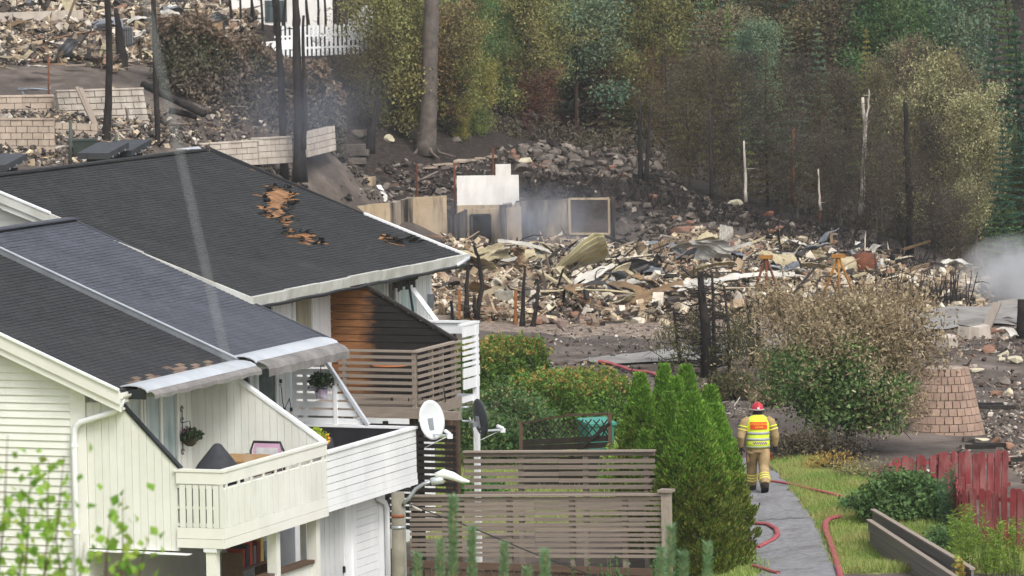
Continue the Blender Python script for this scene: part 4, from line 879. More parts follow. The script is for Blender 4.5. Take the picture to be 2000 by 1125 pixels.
# ------------------------------------------------------------------ the firefighter, walking away
tan_ = mat('turnout_tan', '#b39a72', .85, '#96805c', 6, 0, bump=.6, bscale=14, dirt='#6d5b44', dirt_amt=.45, dscale=5)
hivis = mat('hivis_yellow', '#dcf04a', .7, '#c9e03c', 5, 0, bump=.2); refl = mat('reflective_grey', '#a9adae', .45, '#979b9d', 6, 0); orangep = mat('panel_orange', '#f0512b', .7, '#e0481f', 5, 0); lettery = mat('letter_yellow', '#f6d548', .6)
helmr = mat('helmet_red', '#c22f3c', .35, '#ad2833', 5, 0, spec=.5); bootb = mat('boot_dark', '#3a3431', .8, '#2b2725', 8, 0); gloveb = mat('glove_black', '#23232a', .8, '#2e2e36', 8, 0); skin = mat('skin', '#c99a80', .6)
def loft(mb, rings, n=16):
    """rings: (centre, rx, ry[, axis direction]) joined into one tube, ellipse in the plane across the direction"""
    vs = []; fs = []
    for i, (c, rx, ry) in enumerate(rings):
        c = V3(c); a = V3(rings[max(i-1, 0)][0]); b = V3(rings[min(i+1, len(rings)-1)][0]); t = (b-a).normalized()
        x = Vector((1, 0, 0)); x = (x-t*x.dot(t)).normalized(); y = t.cross(x)
        for k in range(n): q = 2*math.pi*k/n; vs.append(c+x*(rx*math.cos(q))+y*(ry*math.sin(q)))
    for i in range(len(rings)-1):
        for k in range(n): fs.append((i*n+k, i*n+(k+1) % n, (i+1)*n+(k+1) % n, (i+1)*n+k))
    fs.append(tuple(range(n-1, -1, -1))); fs.append(tuple(range((len(rings)-1)*n, len(rings)*n))); return mb.add(vs, fs)
ff = hit(1482, 966); 
PH = empty('person', (ff[0], ff[1], gz(ff[0], ff[1])+.055), math.radians(4), 'firefighter in tan gear and yellow vest walking away on the path', 'person'); PH.scale = (1.08, 1.05, 1.035)
# x right, y forwards (away from the camera), z up
body = MB()
loft(body, [((0, .0, .80), .19, .15), ((0, 0, .92), .205, .155), ((0, .0, 1.10), .20, .15), ((0, .01, 1.28), .215, .15), ((0, .015, 1.42), .22, .135), ((0, .02, 1.50), .17, .11), ((0, .03, 1.555), .085, .085), ((0, .04, 1.62), .07, .075)])
# head
loft(body, [((0, .05, 1.58), .05, .06), ((0, .055, 1.63), .075, .09), ((0, .055, 1.70), .082, .10), ((0, .05, 1.77), .078, .095), ((0, .045, 1.82), .04, .05)])
# left leg forward, right leg trailing with the heel up
loft(body, [((-.10, .0, .86), .128, .14), ((-.108, .10, .70), .122, .13), ((-.105, .21, .50), .108, .118), ((-.10, .27, .34), .104, .112), ((-.095, .32, .18), .106, .115), ((-.09, .34, .10), .088, .10)])
loft(body, [((.10, .0, .86), .128, .14), ((.108, -.02, .70), .122, .13), ((.10, -.06, .50), .106, .118), ((.092, -.20, .36), .104, .112), ((.085, -.33, .24), .106, .115), ((.08, -.37, .19), .088, .09)])
# arms, left swung back and out, right bent a little
loft(body, [((-.17, .02, 1.47), .09, .09), ((-.255, .01, 1.42), .092, .09), ((-.30, -.01, 1.27), .086, .086), ((-.345, -.04, 1.12), .078, .08), ((-.335, .03, .99), .06, .063), ((-.33, .07, .91), .045, .05)])
loft(body, [((.17, .02, 1.47), .09, .09), ((.255, .01, 1.42), .092, .09), ((.305, .0, 1.27), .086, .086), ((.345, .0, 1.12), .078, .08), ((.345, .05, .99), .06, .063), ((.345, .09, .91), .045, .05)])
bo_ = body.build('body', tan_, PH, True)
md = bo_.modifiers.new('remesh', 'REMESH'); md.mode = 'VOXEL'; md.voxel_size = .014; md.use_smooth_shade = True
sm = bo_.modifiers.new('smooth', 'SMOOTH'); sm.factor = .5; sm.iterations = 4
# vest with bands
def ring_band(name, m, c, rx, ry, h, n=28, par=PH, tilt=0):
    mb = MB(); loft(mb, [((c[0], c[1], c[2]-h/2), rx, ry), ((c[0], c[1], c[2]), rx*1.01, ry*1.01), ((c[0], c[1], c[2]+h/2), rx, ry)], n); return mb.build(name, m, par, True)
mb = MB(); loft(mb, [((0, .0, .90), .232, .182), ((0, 0, 1.0), .228, .178), ((0, .0, 1.12), .222, .172), ((0, .01, 1.28), .236, .172), ((0, .015, 1.42), .238, .160), ((0, .02, 1.49), .205, .138), ((0, .03, 1.55), .125, .112)], 28); vest = mb.build('vest', hivis, PH, True)
ring_band('reflective_band', refl, (0, 0, 1.075), .228, .178, .055, par=vest); ring_band('reflective_band', refl, (0, .006, 1.20), .229, .176, .055, par=vest); ring_band('hem_band', refl, (0, 0, .925), .236, .187, .02, par=vest)
def backplate(name, m, x0, x1, z0, z1, d, par):
    mb = MB(); n = 10; v = []
    for j, z in enumerate((z0, z1)):
        for i in range(n+1):
            x = x0+(x1-x0)*i/n; y = -.172*math.sqrt(max(.05, 1-(x/.235)**2))-d+(.012 if z > 1.36 else 0); v.append((x, y, z))
    f = [(i, i+1, n+2+i, n+1+i) for i in range(n)]; k = len(v); v += [(x, y+.012, z) for x, y, z in v]; f += [tuple(k+q for q in reversed(g)) for g in f[:n]]
    mb.add(v, f); return mb.build(name, m, par)
bp = backplate('back_panel', orangep, -.165, .165, 1.285, 1.435, .004, vest)
for i in range(14):
    for j in range(2):
        backplate('check', mat('check_dark', '#5a2f35', .7) if (i+j) % 2 else mat('check_pale', '#d9c9bf', .7), -.12+i*.02, -.12+i*.02+.0195, .975+j*.026, .975+j*.026+.025, .006, vest)
for txt, z, sz in (('UTRYKNINGS', 1.372, .046), ('LEDER', 1.312, .046)):
    cu = bpy.data.curves.new('letters', 'FONT'); cu.body = txt; cu.size = sz*1.25; cu.align_x = 'CENTER'; cu.extrude = .002
    to = bpy.data.objects.new('letters_tmp', cu); link(to); bpy.context.view_layer.update()
    lm = bpy.data.meshes.new_from_object(to.evaluated_get(bpy.context.evaluated_depsgraph_get())); bpy.data.objects.remove(to)
    lm.materials.clear(); lm.materials.append(lettery)
    lo = bpy.data.objects.new('lettering', lm); link(lo, bp); lo.rotation_euler = (math.pi/2, 0, 0); lo.location = (0, -.190, z)
    for vtx in lm.vertices: x = vtx.co.x; vtx.co.z -= .172*(1-math.sqrt(max(.05, 1-(x/.235)**2)))
# bands on sleeves and trousers
for s in (-1, 1):
    c = Vector((s*.292, .0, 1.30)); t_ = Vector((s*.14, -.05, -.55)).normalized()
    for k in (-.035, .035):
        mb = MB(); p = c+t_*k; mb.tube([p-t_*.012, p+t_*.012], .099, 16); mb.build('sleeve_band', hivis if k < 0 else mat('band_yellow', '#e2dc6a', .6), PH, True)
for c, t_ in ((Vector((-.093, .295, .27)), Vector((0, .3, -1))), (Vector((.085, -.265, .30)), Vector((0, -1.05, -1)))):
    t_.normalize()
    for k in (-.06, 0, .06): mb = MB(); p = c+t_*k; mb.tube([p-t_*.013, p+t_*.013], .118, 18); mb.build('leg_band', mat('band_yellow', '#e2dc6a', .6), PH, True)
bx('leg_pocket', mat('turnout_brown', '#7d6248', .85), PH, (-.225, -.03, .60), (-.18, .12, .80))
# boots
for c, pit in (((-.09, .36, .0), 0), ((.08, -.36, .10), -.75)):
    R_ = Matrix.Rotation(pit, 3, 'X'); mb = MB(); loft(mb, [((0, -.02, .17), .095, .10), ((0, -.015, .10), .092, .105), ((0, .01, .055), .085, .14), ((0, .03, .0), .075, .16)], 14)
    bt = mb.build('boot', bootb, PH, True); bt.location = c; bt.rotation_euler = (pit, 0, 0)
    mb = MB(); mb.prism([(.075*math.cos(q), .03+.165*math.sin(q), -.022) for q in np.linspace(0, 5.98, 20)], (0, 0, .024)); sl = mb.build('sole', mat('sole', '#1d1a19', .8), bt)
# gloves: palm, four curled fingers, thumb
def hand(c, s, yaw):
    mb = MB(); loft(mb, [((0, 0, .05), .04, .035), ((0, .005, 0), .045, .03), ((0, .015, -.06), .045, .024), ((0, .02, -.09), .038, .02)], 10)
    for i, (x, L) in enumerate(((-.032, .068), (-.011, .08), (.011, .076), (.031, .058))): mb.tube([(x, .02, -.085), (x*1.05, .015, -.085-L*.45), (x*1.05, -.012, -.085-L*.8), (x, -.04, -.085-L*.85)], [.0125, .0115, .0105, .009], 7)
    mb.tube([(s*-.04, .0, -.02), (s*-.062, -.02, -.05), (s*-.055, -.04, -.085)], [.014, .0125, .010], 7)
    o = mb.build('glove', gloveb, PH, True); o.location = c; o.rotation_euler = (.15, 0, yaw); return o
hand((-.33, .075, .88), -1, .3); hand((.345, .095, .88), 1, -.3)
# helmet: shell with brim, crest, rear neck cloth
mb = MB(); mb.lathe((0, .04, 1.655), [(.135, 0), (.132, .012), (.122, .03), (.118, .07), (.10, .115), (.065, .148), (.02, .16)], 24, 1.0, 1.16); hm = mb.build('helmet', helmr, PH, True)
mb = MB(); mb.tube([(0, .04-.16*math.cos(q), 1.665+.165*math.sin(q)) for q in np.linspace(.25, 2.9, 12)], .016, 8); mb.build('crest', helmr, hm, True)
mb = MB(); mb.lathe((0, .04, 1.663), [(.140, 0), (.136, .022)], 24, 1.0, 1.16); mb.build('helmet_stripe', refl, hm, True)
bx('helmet_badge', white, hm, (-.018, -.130, 1.69), (.018, -.105, 1.73))
mb = MB(); loft(mb, [((0, .03, 1.56), .10, .10), ((0, .035, 1.64), .095, .105), ((0, .04, 1.70), .10, .115)], 16); mb.build('neck_cloth', gloveb, PH, True)
mb = MB(); loft(mb, [((0, .03, 1.50), .135, .125), ((0, .03, 1.575), .108, .108)], 18); mb.build('collar', tan_, PH, True)
# spare gloves clipped at the hip
o = empty('work_glove', hw(0, 0, 0), 0, 'red and black work gloves hanging from the firefighter\'s right hand', 'gloves'); o.location = PH.matrix_basis @ Vector((.235, .02, .84)); redg = mat('glove_red', '#8f3a34', .8)
mb = MB(); loft(mb, [((0, 0, 0), .02, .02), ((0, 0, -.05), .04, .025), ((.005, 0, -.14), .045, .025)], 8)
for x, L in ((-.03, .09), (-.008, .11), (.016, .105), (.036, .08)): mb.tube([(x, 0, -.13), (x*1.1, .01, -.13-L)], [.013, .010], 6)
mb.tube([(-.04, 0, -.06), (-.065, .01, -.12)], [.014, .010], 6); mb.build('palm', redg, o, True); bx('cuff', gloveb, o, (-.035, -.03, -.03), (.035, .03, .05))
# ------------------------------------------------------------------ vegetation
def limb_tree(seed, h, r0, crown_lo, crown_r, nl, sub=4, up=.55, lean=(0, 0), shape='round', twig=0):
    """trunk + limbs as one tube mesh; returns (MB, tip points)"""
    r = np.random.default_rng(seed); mb = MB(); n = 7; tr = []
    for i in range(n+1):
        f = i/n; tr.append(np.array([lean[0]*f*h+r.normal(0, .012*h)*(f > .1), lean[1]*f*h+r.normal(0, .012*h)*(f > .1), f*h]))
    mb.tube(tr, [r0*(1-.86*(i/n)**.8)*(1.35 if i == 0 else 1) for i in range(n+1)], 7, False); tips = []
    for k in range(nl):
        f = crown_lo+(1-crown_lo)*((k+r.random())/nl)**.85; f = min(f, .97); j = f*n; i0 = min(n-1, int(j)); b = tr[i0]*(1-(j-i0))+tr[i0+1]*(j-i0)
        g = (f-crown_lo)/(1-crown_lo)
        rr = crown_r*{'round': math.sqrt(max(.06, 1-(2*g-.75)**2*.75)), 'cone': 1.05-g, 'vase': .35+.65*g, 'column': .75+.25*math.sin(g*3.1)}[shape]*r.uniform(.7, 1.1)
        a = k*2.4+r.normal(0, .4); d = np.array([math.cos(a), math.sin(a), up*r.uniform(.6, 1.4)]); L = rr
        p = [b]
        for s in range(1, 5): p.append(b+d*L*s/4*np.array([1, 1, 1])+np.array([0, 0, -.06*L*s*s/4*(.5-up)])+r.normal(0, .05*L, 3))
        rb = r0*(1-.8*f)*.55; mb.tube(p, [max(.008, rb*(1-.85*s/4)) for s in range(5)], 5, False)
        for s in (2, 3, 4): tips.append(p[s])
        for q in range(sub):
            s = r.integers(1, 5); b2 = p[s]; d2 = d+r.normal(0, .7, 3); L2 = L*r.uniform(.3, .55); e = b2+d2/np.linalg.norm(d2)*L2; mdp = (b2+e)/2+r.normal(0, .05*L2, 3)
            mb.tube([b2, mdp, e], [max(.006, rb*.35), max(.005, rb*.22), .004], 4, False); tips += [mdp, e]
            for w in range(twig):
                b3 = mdp+(e-mdp)*r.random(); e3 = b3+r.normal(0, L2*.35, 3)+np.array([0, 0, .1*L2]); mb.tube([b3, e3], [.008, .003], 3, False); tips.append(e3)
    tips.append(tr[-1]); return mb, np.array(tips)
def leaves_at(tips, n, spread, L, W, seed, droop=0, keep=None):
    r = np.random.default_rng(seed); i = r.integers(0, len(tips), n); P = tips[i]+r.normal(0, spread, (n, 3))*np.array([1, 1, .8])
    if keep is not None: P = P[keep(P)]
    return leafquads(P, L, W, r, np.tile(np.array([[0, 0, -droop]]), (len(P), 1)) if droop else None)
def spruce(seed, h, r0, br, whorls, nneed, L=.16, W=.05, lo=.08, droop=.35, dens=1.0):
    r = np.random.default_rng(seed); mb = MB(); mb.tube([(0, 0, 0), (r.normal(0, .02)*h, r.normal(0, .02)*h, h*.5), (0, 0, h)], [r0, r0*.6, .01], 7, False); P = []; D = []
    for k in range(whorls):
        f = lo+(1-lo)*(k/whorls)**.9; L0 = br*(1.02-f)*r.uniform(.8, 1.15)
        for q in range(int(6+r.integers(0, 3))):
            a = q*6.28/7+k*.9+r.normal(0, .25); d = np.array([math.cos(a), math.sin(a), -droop*(1-f)+.35*f]); e = d*L0; b = np.array([0, 0, f*h])
            mb.tube([b, b+e*.5+np.array([0, 0, .04*L0]), b+e], [max(.008, r0*.18*(1-f)), .008, .004], 3, False)
            m = max(3, int(nneed*dens*(1.05-f))); t = r.random(m)**.75; side = np.cross(d, [0, 0, 1]); side /= np.linalg.norm(side)
            p = b+e[None]*t[:, None]+side[None]*(r.normal(0, .16, m)*L0*(1.1-t*.6))[:, None]+np.array([0, 0, -.05])*r.random((m, 1))*L0
            P.append(p); D.append(np.tile(d*.8+np.array([0, 0, -.25]), (m, 1)))
    P = np.concatenate(P); D = np.concatenate(D); P = np.concatenate([P, np.stack([r.normal(0, .04, 40), r.normal(0, .04, 40), h*(1-r.random(40)*.12)], -1)]); D = np.concatenate([D, np.tile([[0, 0, 1.]], (40, 1))])
    v, f = leafquads(P, L, W, r, D, .55); return mb, v, f
bark = mat('bark_brown', '#5b4a40', .95, '#3e322c', 4, .12, bump=.8, bscale=16); barkc = mat('bark_charred', '#2b2625', .95, '#191616', 4, .15, bump=.8, bscale=18, dirt='#4d443f', dirt_amt=.4, dscale=3)
barkg = mat('bark_grey', '#6e645c', .95, '#4b433e', 3, .12, bump=.7, bscale=20); birchb = mat('bark_birch', '#d2c9bf', .8, '#b4a99d', 3, .05, bump=.3, dirt='#3f3a37', dirt_amt=.8, dscale=3.2)
barkr = mat('bark_pine', '#8a5d47', .95, '#5d4136', 3, .1, bump=.9, bscale=12)
LM = {
 'olive': leafmat('leaf_olive', ['#4c4f2e', '#666a3e', '#7f824e', '#585b35', '#92935c'], .25, ['#55502f', '#706a42', '#868052', '#4f4a2e'], gain=1.5),
 'olivegrey': leafmat('leaf_olive_grey', ['#4c4a36', '#6a674b', '#8b8766', '#5a573f', '#a8a280'], .25, ['#3f382d', '#5d5343', '#776a55'], gain=1.5),
 'brown': leafmat('leaf_scorched', ['#3a342c', '#544b3e', '#6d6250', '#463e34', '#7c7059'], .2, ['#45402f', '#625a40', '#7c7350', '#3a362a'], gain=1.1),
 'darkbrown': leafmat('leaf_charred', ['#2c2825', '#3f3a34', '#524b43', '#35302b', '#635a4e'], .15, ['#3b362d', '#544c3e', '#665d4b'], gain=1.1),
 'rust': leafmat('leaf_rust', ['#64492f', '#80603f', '#956f46', '#6a4d34', '#8a6a40'], .25, ['#4d4637', '#6c6248', '#7f764f'], gain=1.25),
 'red': leafmat('leaf_red', ['#5b3030', '#7a3f3d', '#4d2c2b', '#6a4a40', '#8a4a47'], .25, ['#4c4536', '#64563f', '#5a3b35'], gain=1.5),
 'green': leafmat('leaf_green', ['#2f4a2c', '#42613a', '#557648', '#385535', '#6a8655'], .28, ['#3c5233', '#5d6d3f', '#4c5f38'], gain=1.5),
 'teal': leafmat('leaf_blue_green', ['#3a5040', '#4b6350', '#5d7660', '#415746', '#6f8770'], .22, ['#56634a', '#7a8260', '#4a5f50'], gain=1.5),
 'dark': leafmat('leaf_dark_green', ['#1d3328', '#294336', '#345142', '#233b2f', '#47634c'], .2, ['#22382a', '#3a5238', '#2c4535'], gain=1.5),
 'spruceY': leafmat('leaf_yellowing', ['#6b6a35', '#8c8247', '#52602f', '#7a7440', '#a3934f'], .25, ['#4c6138', '#6c7a42', '#405a38'], gain=1.5),
 'pale': leafmat('leaf_pale_sage', ['#6b6a4a', '#8a8863', '#a6a27c', '#57583d', '#7b7a57'], .28, ['#5c5640', '#77704f', '#4b4a35'], gain=1.5),
}
PROTO = {}
def proto(key):
    """(trunk mesh, crown mesh, height) of one tree shape"""
    if key in PROTO: return PROTO[key]
    kind, k = key.split('_'); s = 100+int(k)*7+len(kind)
    if kind == 'leafy': mb, tips = limb_tree(s, 8, .13, .15, 2.3, 26, 5, .55); v, f = leaves_at(tips, 17000, .36, .135, .08, s)
    elif kind == 'tall': mb, tips = limb_tree(s, 9, .11, .22, 1.5, 28, 5, .7, shape='column'); v, f = leaves_at(tips, 15000, .32, .13, .075, s, .3)
    elif kind == 'sparse': mb, tips = limb_tree(s, 8, .10, .12, 1.9, 30, 6, .6, twig=2); v, f = leaves_at(tips, 9000, .32, .13, .05, s, .5)
    elif kind == 'bushy': mb, tips = limb_tree(s, 4, .07, .04, 2.0, 26, 5, .75, shape='vase'); v, f = leaves_at(tips, 12000, .30, .12, .07, s)
    elif kind == 'twiggy': mb, tips = limb_tree(s, 5, .06, .06, 1.9, 30, 7, .9, shape='vase', twig=4); v, f = leaves_at(tips, 5200, .24, .11, .04, s, .4)
    elif kind == 'spruce': mb, v, f = spruce(s, 9, .12, 2.0, 24, 110, .19, .06)
    elif kind == 'pine': mb, v, f = spruce(s, 8, .12, 1.9, 17, 120, .20, .055, .2, -.25)
    elif kind == 'needle': mb, v, f = spruce(s, 8, .10, 1.8, 24, 62, .17, .045, .1, .15)
    zmax = 9 if kind in ('tall', 'spruce') else {'bushy': 4, 'twiggy': 5}.get(kind, 8)
    PROTO[key] = (npmesh('trunk', mb.v, mb.f, barkg), npmesh('crown', v, f, LM['olive']), zmax); return PROTO[key]
def plant(name, key, p, h, lm, tm, label, cat, group=None, rz=None, wid=1.0, rr=np.random.default_rng(77)):
    tr, cr, z0 = proto(key); s = h/z0; o = empty(name, p, rr.uniform(0, 6.28) if rz is None else rz, label, cat, group)
    for nm, me, mm in (('trunk', tr, tm), ('crown', cr, lm)):
        c = bpy.data.objects.new(nm, me); link(c, o); c.scale = (s*wid, s*wid, s); c.material_slots[0].link = 'OBJECT'; c.material_slots[0].material = mm
        if nm == 'crown': c['kind'] = 'stuff'
    return o
def tree_px(name, key, px, py, pytop, lm, label, tm=None, group='scorched trees at the edge of the wood', wid=1.0, cat='tree'):
    p = hit(px, py); h = (py-pytop)/(FPX/p[1]); return plant(name, key, p-np.array([0, 0, .1]), h, LM[lm], tm or barkg, label, cat, group, None, wid)
T = tree_px
FR = [ # front of the wood, from left to right
 ('birch_tree', 'leafy_1', 1030, 268, -25, 'olive', 'tall olive leaved tree left of the red shrub, its top cut off', barkg, 1.0),
 ('birch_tree', 'leafy_2', 1110, 255, -20, 'olive', 'broad olive tree right of the tallest olive one', barkg, 1.0),
 ('shrub', 'bushy_1', 935, 268, 150, 'spruceY', 'yellow green shrub right of the thick pine trunk', barkg, .8),
 ('shrub', 'bushy_2', 1050, 275, 165, 'red', 'dark red leaved shrub at the foot of the olive trees', barkc, 1.0),
 ('shrub', 'bushy_3', 1105, 275, 190, 'red', 'smaller reddish shrub right of the dark red one', barkc, .8),
 ('shrub', 'bushy_1', 1180, 280, 150, 'rust', 'rust brown shrub behind the stone bank', barkg, .9),
 ('pine_tree', 'pine_1', 1225, 285, 75, 'spruceY', 'small yellowing pine standing above the stone bank', bark, .75),
 ('birch_tree', 'leafy_3', 1195, 262, 5, 'olivegrey', 'olive grey tree behind the small yellowing pine', barkg, .9),
 ('shrub', 'twiggy_1', 1275, 300, 140, 'rust', 'rusty twiggy shrub right of the yellowing pine', barkc, 1.0),
 ('spruce_tree', 'needle_1', 1300, 310, 60, 'brown', 'scorched brown spruce behind the charred twin stems', barkc, .8),
 ('spruce_tree', 'spruce_1', 1340, 320, 35, 'spruceY', 'spruce with yellowed tip left of the taller one', bark, .7),
 ('spruce_tree', 'spruce_2', 1425, 340, 5, 'spruceY', 'tall spruce with yellowed tip near the top edge', bark, .75),
 ('burnt_tree', 'sparse_1', 1345, 372, 120, 'darkbrown', 'bare scorched tree right of the charred twin stems', barkc, .8),
 ('burnt_tree', 'sparse_2', 1395, 385, 100, 'brown', 'scorched brown leaved tree above the dark slope', barkc, .8),
 ('burnt_tree', 'sparse_3', 1452, 398, 110, 'darkbrown', 'dark scorched tree beside a thin pale stem', barkc, .8),
 ('spruce_tree', 'needle_2', 1500, 405, 90, 'brown', 'brown scorched spruce in the middle of the wood edge', barkc, .8),
 ('birch_tree', 'tall_1', 1480, 340, 60, 'teal', 'blue green tree rising behind the brown spruce', barkg, 1.0),
 ('spruce_tree', 'spruce_3', 1545, 350, 40, 'teal', 'blue green spruce left of the tall pine stems', bark, .8),
 ('pine_tree', 'pine_2', 1600, 350, 40, 'teal', 'blue green young pine below the tall pine stems', bark, .85),
 ('burnt_tree', 'sparse_1', 1555, 425, 120, 'darkbrown', 'dark burnt tree left of the brown pine stems', barkc, .8),
 ('pine_tree', 'pine_3', 1600, 430, 130, 'brown', 'scorched pine with brown needles and reddish stem', barkr, .7),
 ('burnt_tree', 'sparse_2', 1640, 440, 140, 'darkbrown', 'charred tree just left of the white birch stem', barkc, .8),
 ('spruce_tree', 'spruce_1', 1695, 360, 50, 'spruceY', 'yellow tipped spruce behind the white birch stem', bark, .7),
 ('burnt_tree', 'sparse_3', 1720, 455, 140, 'brown', 'brown scorched tree right of the white birch stem', barkc, .8),
 ('spruce_tree', 'needle_3', 1770, 470, 150, 'darkbrown', 'blackened spruce before the pale sage trees', barkc, .7),
 ('willow_tree', 'tall_2', 1765, 420, 110, 'olivegrey', 'olive grey tree behind the blackened spruce', barkg, 1.0),
 ('willow_tree', 'leafy_1', 1845, 500, 120, 'pale', 'pale sage tree, tallest of the pale ones', barkg, .75),
 ('willow_tree', 'tall_3', 1905, 530, 200, 'pale', 'pale sage tree furthest right above the smoke', barkg, 1.0),
 ('willow_tree', 'leafy_2', 1880, 505, 170, 'olivegrey', 'olive grey tree between the two pale sage ones', barkg, .7),
 ('burnt_tree', 'sparse_1', 1825, 515, 240, 'darkbrown', 'low burnt tree at the foot of the pale sage trees', barkc, .8),
 ('burnt_tree', 'twiggy_2', 1690, 462, 280, 'darkbrown', 'twiggy burnt sapling under the white birch stem', barkc, 1.0),
 ('burnt_tree', 'twiggy_3', 1610, 445, 290, 'darkbrown', 'low twiggy burnt shrub under the brown pine', barkc, 1.1),
 ('burnt_tree', 'twiggy_1', 1530, 425, 260, 'darkbrown', 'twiggy burnt shrub under the brown spruce', barkc, 1.1),
 ('burnt_tree', 'twiggy_2', 1420, 395, 230, 'brown', 'brown twiggy shrub at the top of the dark slope', barkc, 1.1),
 ('burnt_tree', 'twiggy_3', 1330, 372, 220, 'rust', 'rusty twiggy shrub beside the charred twin stems', barkc, 1.0),
 ('burnt_tree', 'twiggy_1', 1760, 500, 330, 'darkbrown', 'twiggy burnt shrub at the lower end of the slope', barkc, 1.1),
 ('burnt_tree', 'twiggy_2', 1870, 540, 390, 'darkbrown', 'twiggy burnt shrub left of the smoke', barkc, 1.1),
 ('conifer_tree', 'spruce_2', 1960, 545, 230, 'dark', 'dark green conifer above the smoke at the right edge', bark, .8),
 ('conifer_tree', 'pine_1', 1995, 500, 90, 'dark', 'dark pine cut by the right edge', bark, .9),
 ('pine_tree', 'pine_2', 1985, 540, 240, 'spruceY', 'yellowing pine low at the right edge', bark, .7),
]
barks = mat('bark_singed', '#5a514a', .95, '#3d3631', 4, .2, bump=.7, bscale=18)
for nm, key, px, py, pt, lm, lab, tm, wd_ in FR: T(nm, key, px, py, pt, lm, lab, barks if tm is barkc and key[0] in 'st' else tm, wid=wd_)
# denser rows behind, up the hill
r5 = np.random.default_rng(55)
for row, (Y0, n, hh) in enumerate(((222, 15, 9), (232, 15, 11), (246, 15, 13), (264, 14, 15))):
    for k in range(n):
        px = 900+row*13+k*(1130/n)+r5.uniform(-20, 20); Y = Y0+r5.uniform(-4, 4); X = at(px, 300, Y)[0]; p = np.array([X, Y, gz(X, Y)-.2])
        if row == 0: key, lm = ('leafy_%d' % (k % 3+1), ('olive', 'olivegrey', 'brown', 'green', 'teal')[(k*3) % 5]) if k % 2 else ('spruce_%d' % (k % 3+1), ('teal', 'brown', 'green')[k % 3])
        else: key, lm = ('spruce_%d' % (k % 3+1), ('dark', 'dark', 'teal', 'green')[(k+row) % 4]) if (k+row) % 3 else ('pine_%d' % (k % 3+1), 'dark')
        kd = {'leafy': 'broadleaf', 'spruce': 'spruce', 'pine': 'pine'}[key.split('_')[0]]; cl = {'olive': 'olive', 'olivegrey': 'olive grey', 'brown': 'scorched brown', 'green': 'mid green', 'teal': 'blue green', 'dark': 'dark green'}[lm]
        zone_ = ('left third', 'middle', 'right third')[min(2, int((px-900)/370))]; rw = ('right behind the scorched edge', 'in the second row', 'in the third row', 'in the farthest row')[row]
        plant(kd+'_tree', key, p, hh*r5.uniform(.8, 1.2), LM[lm], bark, '%s %s %s, %s of the wood' % (cl, kd, rw, zone_), 'tree', '%s %s trees %s %s' % (cl, kd, rw, zone_), wid=.95)
for px, w, lab in ((1640, .42, 'thick red-brown pine stem at the top edge'), (1697, .34, 'second red-brown pine stem right of the thick one'), (1527, .30, 'dark pine stem left of the two red-brown ones'), (1775, .25, 'thin dark stem right of the red-brown ones'), (925, .3, 'dark stem behind the thick grey pine')):
    X = at(px, 40, 236)[0]; p = np.array([X, 236, gz(X, 236)]); mb = MB(); mb.tube([(0, 0, -.3), (.05, 0, 7), (0, 0, 14)], [w, w*.9, w*.7], 9); o = empty('pine_tree', p, 0, lab, 'tree', 'tall stems deep in the wood'); mb.build('trunk', barkr, o, True)
# green thicket left of the wood, behind the hedge and picket fence
for nm, key, px, py, pt, lm, lab, tm, wd_ in (
 ('shrub', 'leafy_3', 905, 235, -30, 'green', 'green tree right behind the thick pine trunk', barkg, .8), ('shrub', 'leafy_1', 960, 245, 10, 'green', 'green tree with a gap showing stems, left of the olive trees', barkg, .7),
 ('shrub', 'bushy_2', 890, 262, 90, 'olive', 'olive shrub touching the right side of the pine trunk', barkg, .9), ('burnt_shrub', 'twiggy_1', 725, 268, 105, 'brown', 'brown twiggy shrub left of the pine trunk', barkc, 1.0),
 ('burnt_shrub', 'twiggy_2', 785, 272, 80, 'rust', 'rusty shrub close left of the pine trunk', barkc, .9), ('burnt_shrub', 'twiggy_3', 668, 262, 125, 'darkbrown', 'dark burnt shrub right of the split charred stem', barkc, 1.0),
 ('shrub', 'bushy_3', 770, 262, 35, 'olive', 'olive brown shrub behind the rusty one', barkc, .9), ('shrub', 'leafy_2', 800, 240, -20, 'olive', 'olive tree behind the pine trunk', barkg, .7), ('shrub', 'bushy_1', 850, 250, 60, 'rust', 'brownish shrub behind the pine trunk base', barkc, 1.0),
 ('burnt_shrub', 'sparse_2', 770, 225, -20, 'darkbrown', 'dark thin tree right of the picket fence', barkc, .8), ('burnt_shrub', 'bushy_2', 880, 270, 175, 'darkbrown', 'blackened bush at the right foot of the pine', barkc, .9), ('shrub', 'bushy_3', 935, 255, 175, 'darkbrown', 'round dark bush left of the red shrub', barkc, .8),
 ('shrub', 'bushy_1', 900, 275, 205, 'spruceY', 'low pale grass tussock right of the pine foot', barkg, .9)):
    T(nm, key, px, py, pt, lm, lab, tm, 'shrubs around the thick pine', wd_, 'shrub')

for nm, key, px, py, pt, lm, lab, tm, wd_ in (('conifer_tree', 'spruce_1', 1945, 480, 60, 'dark', 'dark spruce behind the pale sage trees at right', bark, 1.0), ('conifer_tree', 'spruce_3', 1985, 470, 20, 'dark', 'tall dark spruce at the upper right edge', bark, 1.1), ('conifer_tree', 'pine_3', 1960, 545, 330, 'green', 'low green pine above the smoke plume', bark, 1.2), ('conifer_tree', 'spruce_2', 2010, 545, 180, 'dark', 'dark spruce half cut by the right edge', bark, 1.2), ('conifer_tree', 'spruce_1', 1930, 500, 230, 'dark', 'dark spruce between pale tree and right edge', bark, 1.1)): T(nm, key, px, py, pt, lm, lab, tm, wid=wd_)
